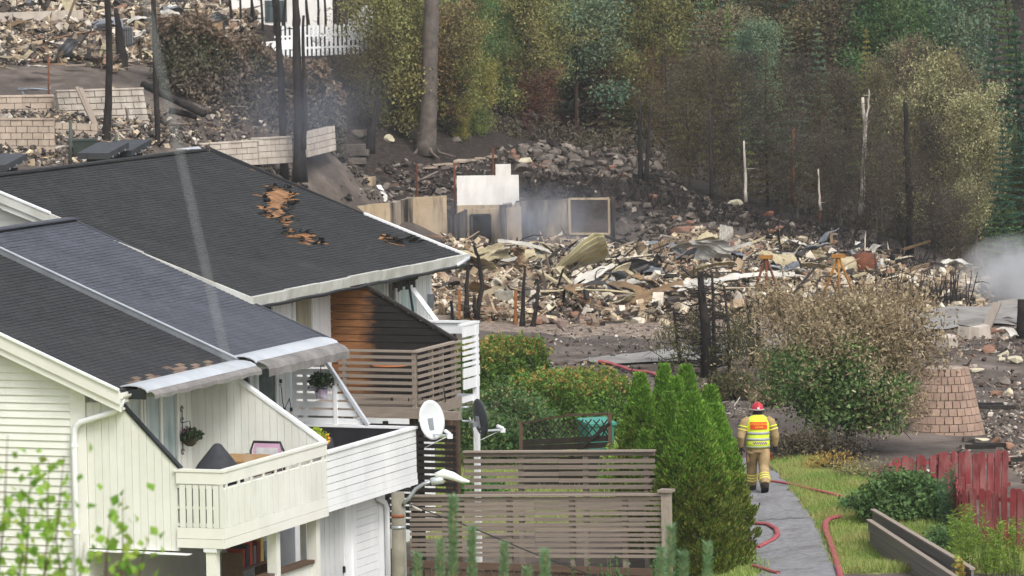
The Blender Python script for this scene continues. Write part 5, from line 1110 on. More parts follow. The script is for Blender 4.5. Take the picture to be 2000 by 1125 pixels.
# undergrowth on the forest floor
n_ = 42000; px_ = r5.uniform(880, 2080, n_); Y_ = r5.uniform(203, 250, n_)**1.0; X_ = (px_-1000)/FPX*Y_; base_y = np.interp(px_, [880, 1050, 1250, 1450, 1650, 1800, 1900, 2080], [206, 207, 205, 202, 196, 186, 178, 168]); Y_ = base_y+3+(r5.random(n_)**1.5)*46; X_ = (px_-1000)/FPX*Y_; Z_ = ground(X_, Y_)+r5.random(n_)**1.6*1.5*(.6+.4*np.sin(X_*1.3)*np.sin(Y_*.9))
v, f = leafquads(np.stack([X_, Y_, Z_], -1), .22, .08, r5, np.array([[0, 0, .6]])); tag(mobj('undergrowth', v, f, LM['darkbrown'], None), 'scorched brown undergrowth on the floor of the wood', 'undergrowth', kind='stuff')
bm_ = MB()
for k in range(520):
    px = r5.uniform(1020, 1820); base = np.interp(px, [1020, 1250, 1450, 1650, 1820], [345, 365, 415, 460, 520]); p = hit(px, base+r5.uniform(-4, 40)); a = r5.uniform(0, 6.28); L = r5.uniform(.25, .8)
    for j in range(3): e = p+np.array([math.cos(a+j)*L*.5, math.sin(a+j)*L*.3, L*r5.uniform(.5, 1.1)]); bm_.tube([p, (p+e)/2+r5.normal(0, .04, 3), e], [.016, .011, .004], 3, False)
tag(bm_.build('burnt_brush', barkc, None), 'charred brush stalks on the dark slope below the wood', 'brush', kind='stuff')
# bare stems, charred
def stem(label, pts, r0, r1, m=barkc, snags=10, Y=None, seed=0, name='charred_tree', grp='charred stems'):
    """pts: pixels from foot to top, the foot on the ground unless Y is given"""
    r = np.random.default_rng(seed); p0 = hit(*pts[0]) if Y is None else at(*pts[0], Y); P = [at(x, y, p0[1])-p0 for x, y in pts]; o = empty(name, p0, 0, label, 'tree', grp)
    Q = []; 
    for i in range(len(P)-1):
        for f in np.linspace(0, 1, 4)[:-1]: Q.append(P[i]*(1-f)+P[i+1]*f+r.normal(0, .012, 3))
    Q.append(P[-1]); n = len(Q); mb = MB(); mb.tube(Q, [(r0+(r1-r0)*i/(n-1))*(1.25 if i == 0 else 1)*r.uniform(.93, 1.07) for i in range(n)], 9); mb.build('trunk', m, o, True)
    for k in range(snags):
        f = r.uniform(.15, .97); b = Q[int(f*(n-1))]; a = r.uniform(0, 6.28); L = r.uniform(.15, .5)*(1+r0*2); e = b+np.array([math.cos(a)*L, math.sin(a)*L, r.uniform(-.1, .3)*L])
        mb = MB(); mb.tube([b, (b+e)/2+r.normal(0, .03, 3), e], [.022, .014, .005], 4); mb.build('branch_stub', m, o, True)
    return o
stem('dark bare stem, leftmost of the tall ones above the roof', [(205, 318), (212, 200), (214, 100), (211, -30)], .16, .10, snags=16, Y=168, seed=1)
stem('tall dark bare stem just right of the leftmost one', [(311, 318), (306, 200), (303, 90), (299, -30)], .12, .09, snags=18, Y=170, seed=2)
stem('short charred stem between the two tall left ones', [(240, 168), (238, 110), (232, 60), (226, 16)], .30, .08, snags=8, seed=3, Y=186)
stem('leaning charred stem left of the split one', [(556, 352), (552, 230), (546, 110), (538, -30)], .17, .10, snags=14, seed=4, Y=182)
stem('charred stem with a parallel fork, beside the pale wall', [(586, 356), (584, 220), (580, 100), (576, -30)], .26, .12, snags=10, seed=5, Y=181)
stem('thin fork standing against the charred stem', [(592, 290), (597, 230), (592, 100), (593, 30)], .10, .05, snags=6, seed=6, Y=180.8)
o = stem('thick grey pine trunk in the upper middle', [(832, 303), (836, 230), (840, 120), (845, -40)], .44, .33, mat('bark_ash_pine', '#6a635d', .95, '#48423d', 3, 0, bump=1.0, bscale=9, dirt='#80695b', dirt_amt=.35, dscale=2), 5, seed=7)
for a in (0, 1.2, 2.6, 3.8, 5.2): mb = MB(); mb.tube([(.25*math.cos(a), .25*math.sin(a), .45), (.6*math.cos(a), .6*math.sin(a), .08), (1.3*math.cos(a), 1.3*math.sin(a), -.12)], [.11, .07, .03], 6); mb.build('root', barkg, o, True)
stem('charred stem beside the stone steps', [(722, 298), (728, 250), (738, 190)], .22, .08, snags=6, seed=8)
stem('left one of the charred twin stems on the slope', [(1251, 355), (1250, 280), (1250, 195)], .12, .07, snags=4, seed=9); stem('right one of the charred twin stems on the slope', [(1261, 356), (1266, 280), (1272, 205)], .11, .05, snags=6, seed=10)
stem('white birch stem with a forked top in the burnt wood', [(1683, 420), (1686, 330), (1690, 240), (1685, 190)], .12, .06, birchb, 3, seed=11, Y=192, name='birch_tree'); stem('thin pale fork of the white birch stem', [(1690, 240), (1696, 210), (1697, 175)], .05, .03, birchb, 2, seed=12, Y=191.8, name='birch_tree')
stem('thin pale birch stem left in the burnt wood', [(1456, 395), (1455, 330), (1453, 275)], .07, .04, birchb, 2, seed=13, Y=195, name='birch_tree'); stem('short pale birch stem between the two others', [(1603, 410), (1600, 370), (1598, 330)], .05, .03, birchb, 2, seed=14, Y=192, name='birch_tree')
stem('bluish charred stem right of the birches', [(1777, 500), (1776, 400), (1772, 300), (1768, 200)], .16, .10, barkc, 8, seed=15, Y=183); stem('charred stem above the black slope', [(1390, 392), (1388, 300), (1386, 215)], .10, .05, barkc, 10, seed=16, Y=198); stem('reddish pine stem in the burnt wood', [(1549, 400), (1548, 320), (1550, 250)], .10, .07, barkr, 4, seed=17, Y=196)
for k in range(16):
    px = 452+k*16.5+r5.uniform(-6, 6); stem('thin charred stem in the row behind the long hedge', [(px+r5.uniform(-4, 4), 92+r5.uniform(-6, 6)), (px, 40), (px+r5.uniform(-8, 8), -20)], .07+.05*(k % 3 == 0), .045, barkc, 3, Y=206, seed=30+k, grp='thin stems behind the long hedge')
# long burnt hedge at upper left
def hedge(name, label, pxs, Yd, zt, th, n, lm, top_lm, L, W, seed, tm=barkc, dens=1.0, topfrac=.2, cat='hedge', taper=0):
    """clipped hedge: leaf shell over twiggy inside, its top browned"""
    r = np.random.default_rng(seed); a, b = at(pxs[0][0], pxs[0][1], Yd[0]), at(pxs[1][0], pxs[1][1], Yd[1]); a = onto(a); b = onto(b); o = empty(name, a, 0, label, cat); D = b-a; Ld = np.linalg.norm(D[:2]); d = D/Ld; nr = np.array([-d[1], d[0], 0])
    t = r.random(n); s = r.uniform(-1, 1, n); h = r.random(n); edge = r.random(n) < .75; face = r.integers(0, 3, n)
    s = np.where(edge & (face == 0), np.sign(s)*(1-.12*r.random(n)), s); h = np.where(edge & (face == 1), 1-.10*r.random(n), h); t = np.where(edge & (face == 2), np.round(t)*(1-.05)+.025*r.normal(size=n), t)
    lump = 1+.10*np.sin(t*19+seed)+.07*np.sin(t*43+1)+.05*np.sin(s*7+t*31)
    z = h*zt*lump; P = D[None]*t[:, None]+nr[None]*(s*th/2*(1-taper*h)*(1+.12*np.sin(t*37+h*9)))[:, None]+np.stack([0*z, 0*z, z], -1)+r.normal(0, .05, (n, 3))
    tp = ((h+r.normal(0, .08, n)) > 1-topfrac) & (r.random(n) < (.42 if topfrac < .15 else 1))
    for nm, mk, mm in (('foliage', ~tp, lm), ('browned_top', tp, top_lm)):
        if mk.sum() > 5: v, f = leafquads(P[mk], L, W, r, np.array([[0, 0, .5]]), 1.0); tag(mobj(nm, v, f, mm, o), kind='stuff')
    mb = MB()
    for k in range(int(Ld/.35)+2):
        q = D*((k+.5)/(int(Ld/.35)+2))+nr*r.uniform(-.3, .3)*th; mb.tube([q+np.array([0, 0, -.1]), q+r.normal(0, .06, 3)+np.array([0, 0, zt*.5]), q+r.normal(0, .15, 3)+np.array([0, 0, zt*.9])], [.035, .025, .008], 5)
    tag(mb.build('stems', tm, o), kind='stuff'); return o
LM['hedgeburnt'] = leafmat('leaf_hedge_burnt', ['#524840', '#6b6056', '#857868', '#5a5148', '#988a7a'], .2, ['#4a4d38', '#61654b', '#54503e'])
LM['hedgerust'] = leafmat('leaf_hedge_rust', ['#6a5a4c', '#82705f', '#94826f', '#5a4c40'], .2)
hedge('long_hedge', 'long burnt brown hedge above the slope at upper left', ((335, 222), (650, 228)), (184, 188), 3.0, 2.0, 20000, LM['hedgeburnt'], LM['hedgerust'], .20, .10, 61)
LM['thuja'] = leafmat('leaf_thuja', ['#4c732c', '#689436', '#88b044', '#587f2e', '#9fbf54'], .35, ['#527a2d', '#72a038', '#90b84a'], 6); LM['thujab'] = leafmat('leaf_thuja_dark', ['#35491f', '#4d6728', '#6d8534', '#3f5724', '#96924a'], .28, ['#566a2a', '#8f8c40', '#435c26'], 6)  # dark tones in the lower-leaf set also carry the shading inside the crowns
LM['hedgegreen'] = leafmat('leaf_hedge_green', ['#4a6c31', '#62893c', '#7aa148', '#55773a', '#93ab5a'], .33, ['#55752f', '#6f8a3c', '#486a2c']); LM['hedgetop'] = leafmat('leaf_hedge_top', ['#a08445', '#bf9c58', '#8f7c40', '#c9a866', '#86883f'], .3)
hedge('clipped_hedge', 'clipped hedge with browned top beside the white slat balcony', ((905, 735), (1028, 740)), (121, 123), 1.30, 1.7, 15000, LM['hedgegreen'], LM['hedgetop'], .10, .055, 62, topfrac=.13)
hedge('clipped_hedge', 'clipped hedge with browned top below the bare earth bank', ((1052, 800), (1192, 806)), (113, 111), 1.50, 1.7, 17000, LM['hedgegreen'], LM['hedgetop'], .10, .055, 63, topfrac=.13)
def bush(name, label, px, py, Y, rx, ry, h, n, lm, L, W, seed, cat='shrub', tm=bark, clumps=60, group=None, lm2=None, frac2=0):
    r = np.random.default_rng(seed); p = onto(at(px, py, Y)); o = empty(name, p, 0, label, cat, group); mb = MB(); C = []
    for k in range(clumps):
        a = r.uniform(0, 6.28); f = r.random()**.5; c = np.array([math.cos(a)*rx*f, math.sin(a)*ry*f, h*(.15+.85*r.random()*math.sqrt(max(.05, 1-f*f*.85)))]); C.append(c)
        if k % 2 == 0: mb.tube([(c[0]*.12, c[1]*.12, 0), (c[0]*.5, c[1]*.5, c[2]*.55), c], [.03, .018, .006], 5)
    C = np.array(C); i = r.integers(0, clumps, n); P = C[i]+r.normal(0, .17*max(rx, .5), (n, 3))*np.array([1, 1, .7]); P = P[P[:, 2] > -.05]
    mk = r.random(len(P)) < frac2*np.clip(P[:, 2]/h*1.6-.3, 0, 1.2) if lm2 else np.zeros(len(P), bool)
    v, f = leafquads(P[~mk], L, W, r, np.array([[0, 0, .25]])); tag(mobj('foliage', v, f, lm, o), kind='stuff')
    if mk.any(): v, f = leafquads(P[mk], L*.9, W, r); tag(mobj('dry_tips', v, f, lm2, o), kind='stuff')
    mb.build('stems', tm, o); return o
LM['bushgreen'] = leafmat('leaf_bush', ['#3a5a38', '#4f7446', '#66895a', '#446741', '#7d9a6c'], .3, ['#4a6a3c', '#6b8550', '#3b5a33']); LM['lush'] = leafmat('leaf_lush', ['#2f5a2c', '#41722f', '#56893c', '#38652c', '#6d9a4a'], .3); LM['drytip'] = leafmat('leaf_dry', ['#8a8a5c', '#a59c6d', '#7c7f52'], .25)
bush('green_shrub', 'large rounded green shrub between hedge and grey fence', 995, 880, 108, 1.15, .9, 1.75, 13000, LM['bushgreen'], .10, .05, 64, lm2=LM['drytip'], frac2=.18)
bush('green_shrub', 'low lush green plants behind the dark satellite dish', 940, 882, 100, .55, .5, .75, 3500, LM['lush'], .10, .05, 65)
bush('green_shrub', 'light green shrub left of the tall conifers', 1222, 850, 101, .55, .5, 1.15, 3500, LM['thuja'], .09, .04, 66, lm2=LM['drytip'], frac2=.2)
# tall thujas
def thuja(label, px, pytop, Y, rad, n, seed, lo=None, lean=0):
    r = np.random.default_rng(seed); top_ = at(px, pytop, Y); p = np.array([top_[0], top_[1], gz(top_[0], top_[1])]); h = top_[2]-p[2]; o = empty('thuja_tree', p, 0, label, 'conifer', 'tall thujas beside the path')
    mb = MB(); mb.tube([(0, 0, -.1), (0, 0, h*.9)], [.07, .01], 6); mb.build('trunk', bark, o)
    K = 13; nc = n//K; t = r.random(nc)**.85; a = r.uniform(0, 6.28, nc); prof = np.minimum(1, 1.45*(1-t)**.85)*(.80+.2*np.minimum(1, t*6)); lump = 1+.08*np.sin(a*5+t*9+seed)+.08*np.sin(a*9-t*23)+.06*np.sin(t*41+a*3)
    q = 1-.45*r.random(nc)**2.0; R = rad*prof*lump*q; C = np.stack([np.cos(a)*R, np.sin(a)*R, t*h], -1); out = np.stack([np.cos(a)*.6, np.sin(a)*.6, np.ones(nc)*.9], -1); sd = np.stack([-np.sin(a), np.cos(a), 0*a], -1)
    al = r.uniform(-.02, .13, (nc, K)); sp_ = r.normal(0, .045, (nc, K))*(1.3-al*5); P = (C[:, None]+out[:, None]*al[..., None]+sd[:, None]*sp_[..., None]).reshape(-1, 3)+r.normal(0, .008, (nc*K, 3)); D = (np.repeat(out, K, 0)+np.repeat(sd, K, 0)*(sp_.reshape(-1, 1)*9)); t = np.repeat(t, K); n = len(P)
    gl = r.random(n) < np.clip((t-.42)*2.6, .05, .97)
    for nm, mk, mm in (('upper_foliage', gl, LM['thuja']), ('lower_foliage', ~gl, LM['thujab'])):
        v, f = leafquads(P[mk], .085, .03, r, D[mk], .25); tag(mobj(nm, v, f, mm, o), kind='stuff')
    return o
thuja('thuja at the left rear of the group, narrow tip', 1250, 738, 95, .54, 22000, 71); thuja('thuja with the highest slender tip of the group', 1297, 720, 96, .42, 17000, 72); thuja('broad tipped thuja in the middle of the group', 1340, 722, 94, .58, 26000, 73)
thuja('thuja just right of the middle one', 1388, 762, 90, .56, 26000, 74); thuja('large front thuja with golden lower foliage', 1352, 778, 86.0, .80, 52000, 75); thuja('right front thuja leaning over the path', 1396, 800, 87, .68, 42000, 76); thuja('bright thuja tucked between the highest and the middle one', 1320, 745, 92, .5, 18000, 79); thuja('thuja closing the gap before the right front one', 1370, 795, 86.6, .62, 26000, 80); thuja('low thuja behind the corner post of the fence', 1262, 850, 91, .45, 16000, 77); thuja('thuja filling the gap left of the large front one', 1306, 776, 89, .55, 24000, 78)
# the big half-scorched tree
tp = onto(at(1660, 905, 106)); o = empty('maple_tree', tp, 0, 'big round tree, scorched beige outside and green inside', 'tree')
mb, tips = limb_tree(81, 3.1, .14, .12, 1.95, 50, 7, .45, (-.01, 0), 'round', 1); mb.build('trunk', mat('bark_maple', '#4f433b', .95, '#352c27', 4, 0, bump=.7, bscale=18), o)
LM['beige'] = leafmat('leaf_beige', gain=1.05, cols= ['#6b5e47', '#8a7b5f', '#a8987a', '#776a51', '#c9bb9e', '#6a5d49'], trans=.3, patch=['#6d604c', '#93836a', '#ac9b7c']); LM['mgreen'] = leafmat('leaf_maple_green', ['#456238', '#5b7c48', '#738f58', '#4d6b3e', '#8fa672'], .35, ['#55703e', '#70864c', '#8a9a5e'], 1.5)
def green_zone(P):
    x, y, z = P.T; q = ((x+.3)/1.75)**2+((z-1.5)/1.2)**2+((y+.7)/2.3)**2+.45*np.sin(x*3.1+z*2.7)*np.sin(z*4.1-x*1.3); h = np.sin(x*913.7+y*517.3+z*271.9)*43758.5; return q+.25*(x+z-1.2)+((h-np.floor(h))-.5)*1.5 < .85
def drop_low(P): return P[:, 2] > .35+.05*np.abs(P[:, 0])
v, f = leaves_at(tips, 46000, .22, .105, .042, 82, .6, lambda P: ~green_zone(P) & drop_low(P)); tag(mobj('scorched_leaves', v, f, LM['beige'], o), kind='stuff')
v, f = leaves_at(tips, 70000, .24, .10, .065, 83, .3, lambda P: green_zone(P) & drop_low(P)); tag(mobj('green_leaves', v, f, LM['mgreen'], o), kind='stuff')
# burnt conifers in front of the rubble, with hanging olive needles below
LM['dryneedle'] = leafmat('leaf_dry_needle', ['#45462c', '#5c5c38', '#737148', '#4e4e32', '#373726'], .2, ['#423f30', '#565138', '#646046'])
def burnt_conifer(label, pts, Y, r0, seed, nb, nclump, spread=1.0):
    r = np.random.default_rng(seed); p0 = onto(at(*pts[0], Y)); P = [at(x, y, Y)-p0 for x, y in pts]; P[0] = np.array([0, 0, -.1]); o = empty('burnt_conifer', p0, 0, label, 'tree', 'burnt conifers before the rubble')
    n = len(P); mb = MB(); mb.tube(P, [r0*(1-.55*i/(n-1)) for i in range(n)], 8); mb.build('trunk', barkc, o, True); bm = MB(); C = []; H = P[-1][2]
    for k in range(nb):
        f = r.uniform(.12, .98); b = P[0]*(1-f)+P[-1]*f; a = r.uniform(0, 6.28); L = (1.35-f*.7)*r.uniform(.5, 1)*spread; d = np.array([math.cos(a), math.sin(a), 0]); e1 = b+d*L*.5+np.array([0, 0, -.10*L]); e2 = b+d*L+np.array([0, 0, r.uniform(-.05, .35)*L])
        bm.tube([b, e1, e2], [.022, .014, .006], 4)
        for q in range(4): s = b+(e2-b)*r.uniform(.3, 1); w = s+r.normal(0, .16, 3); bm.tube([s, w], [.007, .003], 3)
        if f < .55 and len(C) < nclump: C.append(e2)
    tag(bm.build('burnt_branches', barkc, o), kind='stuff')
    if C:
        C = np.array(C); m = len(C)*110; i = r.integers(0, len(C), m); Q = C[i]+r.normal(0, .16, (m, 3))*np.array([1, 1, 1.1]); v, f = leafquads(Q, .15, .03, r, np.array([[.3, 0, -1.2]]), .6); tag(mobj('dry_needles', v, f, LM['dryneedle'], o), kind='stuff')
    return o
burnt_conifer('thickest burnt conifer, its trunk split, before the rubble', [(1380, 745), (1378, 640), (1372, 590), (1367, 530)], 124, .17, 91, 60, 7, 1.0); burnt_conifer('thinner burnt conifer just right of the thickest', [(1396, 735), (1394, 640), (1391, 535)], 125, .07, 92, 30, 3, .75)
burnt_conifer('burnt conifer with hanging olive needles left of the big tree', [(1425, 735), (1424, 650), (1414, 560)], 124, .06, 93, 24, 9, .7); burnt_conifer('burnt double stem right among the conifers', [(1468, 725), (1466, 650), (1464, 590)], 126, .09, 94, 20, 3, .7); burnt_conifer('short burnt stem touching the big tree', [(1482, 715), (1481, 650), (1480, 580)], 126.5, .08, 95, 16, 1, .7); burnt_conifer('low burnt conifer spreading left over the road', [(1330, 720), (1322, 660), (1315, 600)], 127, .06, 96, 30, 6, .8)
bush('dry_shrub', 'grey-green singed juniper under the burnt conifers', 1425, 770, 119, .7, .5, .75, 2600, LM['dryneedle'], .13, .035, 97, tm=barkc); bush('dry_shrub', 'singed twiggy shrub left of the big tree foot', 1500, 775, 117, .42, .4, .6, 1000, LM['beige'], .11, .04, 98, tm=barkc)
bush('dry_shrub', 'dark brown twiggy undergrowth below the big half-scorched tree', 1600, 905, 104.0, 1.1, .6, .6, 4200, LM['darkbrown'], .09, .04, 99, tm=barkc, clumps=70)
# lower right plants
bush('green_shrub', 'leafy rounded green shrub before the red fence', 1765, 1060, 91.0, .80, .6, .95, 9000, LM['bushgreen'], .095, .07, 101); bush('green_shrub', 'reddish twig shrub against the rear red fence', 1745, 960, 97, .45, .4, .55, 700, LM['red'], .07, .035, 102, clumps=30)
bush('green_shrub', 'dark green low shrub between plank edging and red fence', 1855, 1105, 87, .5, .5, .55, 2600, LM['green'], .09, .04, 103); bush('green_shrub', 'small dark shrub at the plank edging end', 1680, 1050, 92.5, .32, .3, .35, 1200, LM['green'], .08, .04, 104)
bush('weed_patch', 'dry weeds along the grass edge below the big tree', 1690, 950, 98.5, .8, .35, .4, 900, LM['drytip'], .08, .03, 105, 'weeds', clumps=40); bush('weed_patch', 'yellow flowering weeds beside the path grass', 1625, 925, 101, .6, .3, .4, 700, LM['hedgetop'], .07, .03, 106, 'weeds', clumps=30)
def wand(name, label, px, py, Y, n, h, lm, L, W, seed, spread=.3, cat='plant', nl=60, group=None):
    """clump of upright leafy stems"""
    r = np.random.default_rng(seed); p = onto(at(px, py, Y)); o = empty(name, p, 0, label, cat, group); mb = MB(); P = []; D = []
    for k in range(n):
        b = np.array([r.uniform(-spread, spread), r.uniform(-spread, spread), 0]); e = b+np.array([r.normal(0, .10), r.normal(0, .10), h*r.uniform(.7, 1.1)]); mb.tube([b, (b+e)/2+r.normal(0, .02, 3), e], [.008, .006, .003], 4)
        t = r.uniform(.12, 1, nl); a = r.uniform(0, 6.28, nl); P.append(b+(e-b)*t[:, None]+np.stack([np.cos(a), np.sin(a), 0*a], -1)*L*.4); D.append(np.stack([np.cos(a), np.sin(a), .5+0*a], -1))
    v, f = leafquads(np.concatenate(P), L, W, r, np.concatenate(D), .3); tag(mobj('leaves', v, f, lm, o), kind='stuff'); tag(mb.build('stalks', mat('stalk', '#6d7a45', .8), o), kind='stuff'); return o
LM['golden'] = leafmat('leaf_goldenrod', ['#5d7a2e', '#7c9a3c', '#98b04c', '#6b8834'], .35); LM['youngmaple'] = leafmat('leaf_young_maple', ['#8a9a4a', '#a9a556', '#b88f4c', '#7c8a40', '#c7a060'], .35); LM['pineneedle'] = leafmat('leaf_pine_needle', ['#3f5f45', '#527558', '#68896a', '#47684c'], .25)
for k, (px, py, Y) in enumerate(((1905, 1150, 84), (1950, 1150, 83), (1990, 1140, 83.5), (1880, 1110, 86))): wand('goldenrod', ('goldenrod clump left in the bottom right corner', 'middle goldenrod clump in the bottom right corner', 'goldenrod clump cut by the right edge', 'goldenrod clump behind the plank edging')[k], px, py, Y, 16, 1.0, LM['golden'], .10, .02, 110+k, .28, group='goldenrod in the corner')
wand('maple_sapling', 'small maple sapling with yellowing leaves at the bottom right', 1868, 1160, 80, 4, .85, LM['youngmaple'], .11, .10, 115, .15, nl=26); wand('pine_sapling', 'young pine sapling before the receding red fence', 1850, 1075, 90, 3, 1.25, LM['pineneedle'], .12, .012, 116, .12, nl=260)
wand('leafy_shrub', 'light green twiggy shrub before the front fence', 1180, 1150, 80, 14, 1.3, LM['bushgreen'], .075, .045, 117, .5, nl=46, cat='shrub'); wand('leafy_shrub', 'small green shrub at the foot of the corner post', 1300, 1150, 82, 8, .9, LM['bushgreen'], .075, .045, 118, .3, nl=40, cat='shrub')
# out-of-focus plants near the camera
def near_sprig(name, label, px0, py0, px1, py1, Y, nl, L, W, seed, lm, cat='branch', spread=.06, group=None, droop=.8):
    r = np.random.default_rng(seed); a, b = at(px0, py0, Y), at(px1, py1, Y); o = empty(name, a, 0, label, cat, group); D = b-a; mb = MB(); mid = D*.5+r.normal(0, .03, 3); mb.tube([(0, 0, 0), mid, D], [.006, .004, .0015], 5); mb.build('twig', bark, o)
    t = r.random(nl)**.8; base = np.where(t[:, None] < .5, mid*t[:, None]*2, mid+(D-mid)*(t[:, None]*2-1)); P = base+r.normal(0, spread, (nl, 3)); v, f = leafquads(P, L, W, r, np.array([[0, 0, -droop]]), .7); 
    tag(mobj('leaves', v, f, lm, o), kind='stuff'); return o
LM['birchnear'] = leafmat('leaf_birch_near', ['#6f9a35', '#87b048', '#9dbf55', '#5d8a30', '#b3c460'], .45)
for k, (x0, y0, x1, y1, n) in enumerate(((-10, 1180, 15, 850, 26), (45, 1180, 60, 930, 34), (80, 1190, 95, 900, 40), (130, 1190, 125, 890, 38), (25, 1190, 40, 980, 34), (230, 1190, 240, 970, 34), (205, 1190, 215, 1010, 26), (270, 1190, 290, 1050, 24), (100, 1190, 110, 1040, 40), (-5, 1190, 5, 1010, 40), (170, 1190, 165, 1060, 16))):
    near_sprig('birch_sprig', 'blurred light green birch sprig in the lower left foreground', x0, y0, x1, y1, 20+(k % 3), n, .050, .042, 130+k, LM['birchnear'], group='blurred birch sprigs')
LM['pinenear'] = leafmat('leaf_pine_near', ['#64875f', '#789a72', '#8fab86', '#6c8e67'], .4)
def pine_shoot(px, pyt, pyb, Y, seed, w=.045):
    r = np.random.default_rng(seed); a, b = at(px, pyb, Y), at(px, pyt, Y); o = empty('pine_shoot', a, 0, 'blurred green pine shoot at the bottom of the picture', 'pine shoot', 'blurred pine shoots'); D = b-a; L = np.linalg.norm(D); n = int(L*1500); mb = MB(); mb.tube([(0, 0, 0), D], [.008, .005], 6); mb.build('stem', mat('shoot_stem', '#a08a5c', .8), o)
    t = r.random(n); q = r.uniform(0, 6.28, n); d = np.stack([np.cos(q), np.sin(q), 1.1+0*q], -1); P = D*t[:, None]+d*.022; v, f = leafquads(P, .065, .0045, r, d, .25); tag(mobj('needles', v, f, LM['pinenear'], o), kind='stuff')
for k, (px, pt) in enumerate(((885, 975), (922, 1035), (985, 1065), (1065, 1080), (815, 1085), (860, 1060), (1310, 1032), (1290, 1075), (1382, 1065), (1335, 1085), (1030, 1112))): pine_shoot(px, pt, 1180, 30+(k % 3)*1.5, 160+k)
o = empty('overhead_wire', at(270, -60, 8.0), 0, 'pale out-of-focus wire crossing the roofs close to the camera', 'wire'); mb = MB(); mb.tube([(0, 0, 0), at(550, 1180, 8.0)-at(270, -60, 8.0)], .0011, 6); mb.build('strand', mat('wire_pale', '#b9c0c4', .5), o)
# grass
def grass(name, label, poly, n, h, cols, seed, patch=None):
    r = np.random.default_rng(seed); poly = [tuple(p[:2]) for p in poly]; xs_ = [p[0] for p in poly]; ys_ = [p[1] for p in poly]; x = r.uniform(min(xs_), max(xs_), n*3); y = r.uniform(min(ys_), max(ys_), n*3); k = inpoly(x, y, poly); x, y = x[k][:n], y[k][:n]
    pc = np.array([q[:2] for q in PATH_C]); dmin = np.full(len(x), 9.0)
    for i in range(len(pc)-1):
        A, B_ = pc[i], pc[i+1]; t = np.clip(((x-A[0])*(B_[0]-A[0])+(y-A[1])*(B_[1]-A[1]))/((B_-A)@(B_-A)), 0, 1); dmin = np.minimum(dmin, np.hypot(x-A[0]-t*(B_[0]-A[0]), y-A[1]-t*(B_[1]-A[1])))
    k = dmin > .50; x, y = x[k], y[k]; z = ground(x, y); m = len(x); a = r.uniform(0, 6.28, m); hh = h*r.uniform(.4, 1.25, m)*(1+.5*np.sin(x*2.1)*np.sin(y*1.3)); w = .012; lx, ly = r.normal(0, .45, m)*hh, r.normal(0, .45, m)*hh
    v = np.stack([np.stack([x-np.cos(a)*w, y-np.sin(a)*w, z-.01], -1), np.stack([x+np.cos(a)*w, y+np.sin(a)*w, z-.01], -1), np.stack([x+lx, y+ly, z+hh], -1)], 1).reshape(-1, 3)
    tag(mobj(name, v, np.arange(3*m).reshape(m, 3), leafmat('grass_'+name, cols, .3, patch, .8), None), label, 'grass', kind='stuff')
GC = ['#769643', '#8fae52', '#abc068', '#678a3e', '#bfc480', '#5a8036']
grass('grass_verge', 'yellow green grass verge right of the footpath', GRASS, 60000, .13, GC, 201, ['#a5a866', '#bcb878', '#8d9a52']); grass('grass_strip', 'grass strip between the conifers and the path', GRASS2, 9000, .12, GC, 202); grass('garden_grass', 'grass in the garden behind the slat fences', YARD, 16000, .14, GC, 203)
# ------------------------------------------------------------------ burnt plots: walls, rubble, wreckage
r6 = np.random.default_rng(66)
def sooty(name, c1, c2, lo, hi, zs=.22, sc=.9):
    m = bpy.data.materials.new(name); t = NT(m); p = t.pos(); b = t.ramp(t.noise(p, 1.6, 5), [(.3, lin(c2)), (.7, lin(c1))])
    f = t.ramp(t.noise(t.scalev(p, (1, 1, zs)), sc, 6, .6), [(lo, (0, 0, 0)), (hi, (1, 1, 1))]); f2 = t.ramp(t.noise(t.scalev(p, (3, 3, .3)), 1.4, 4), [(.52, (0, 0, 0)), (.7, (.7,)*3)])
    c = t.mix(f, b, lin('#24201f')); c = t.mix(f2, c, lin('#4a423c')); t.bsdf(c, .92, 0, t.noise(p, 9, 4), .5, .02, .2); MATS[name] = m; return m
beigew = sooty('plaster_beige', '#c0ad92', '#a8957b', .56, .74)
greyw = sooty('plaster_sooty', '#a89c8c', '#8d8174', .44, .60)
whitew = mat('whitewash', '#f0eeea', .85, '#e6e3dc', 1.5, .03, bump=.3, dirt='#a59b8f', dirt_amt=.35, dscale=1.8)
blockg = mat('block_grey', '#b3aa9f', .9, '#9c9287', 2, .10, bump=.5, bscale=14, dirt='#4a4540', dirt_amt=.75, dscale=1.3)
blockp = mat('block_pinkish', '#b9a999', .9, '#a39485', 2, .10, bump=.5, bscale=14, dirt='#6a5648', dirt_amt=.5, dscale=1.6)
blockw = mat('block_pale', '#c9bfb3', .9, '#b5aa9d', 2, .08, bump=.5, bscale=14, dirt='#7d6f63', dirt_amt=.55, dscale=1.2)
stoneg = mat('field_stone', '#7d746c', .95, '#5a524c', 2.5, .3, bump=.8, bscale=7, dirt='#26211f', dirt_amt=.8, dscale=.9); stonep = mat('pink_stone', '#a07a66', .95, '#7e5f50', 2, .18, bump=.8, bscale=6, dirt='#3d332e', dirt_amt=.6, dscale=1.0)
charm = mat('char', '#201d1c'); rustm = mat('rust', '#7d4a33', .9, '#5c3626', 4, .15, bump=.4, dirt='#3a2a24', dirt_amt=.5); ironm = mat('sooty_iron', '#4c4a4b', .6, '#353334', 3, .1, metallic=.4, bump=.3)
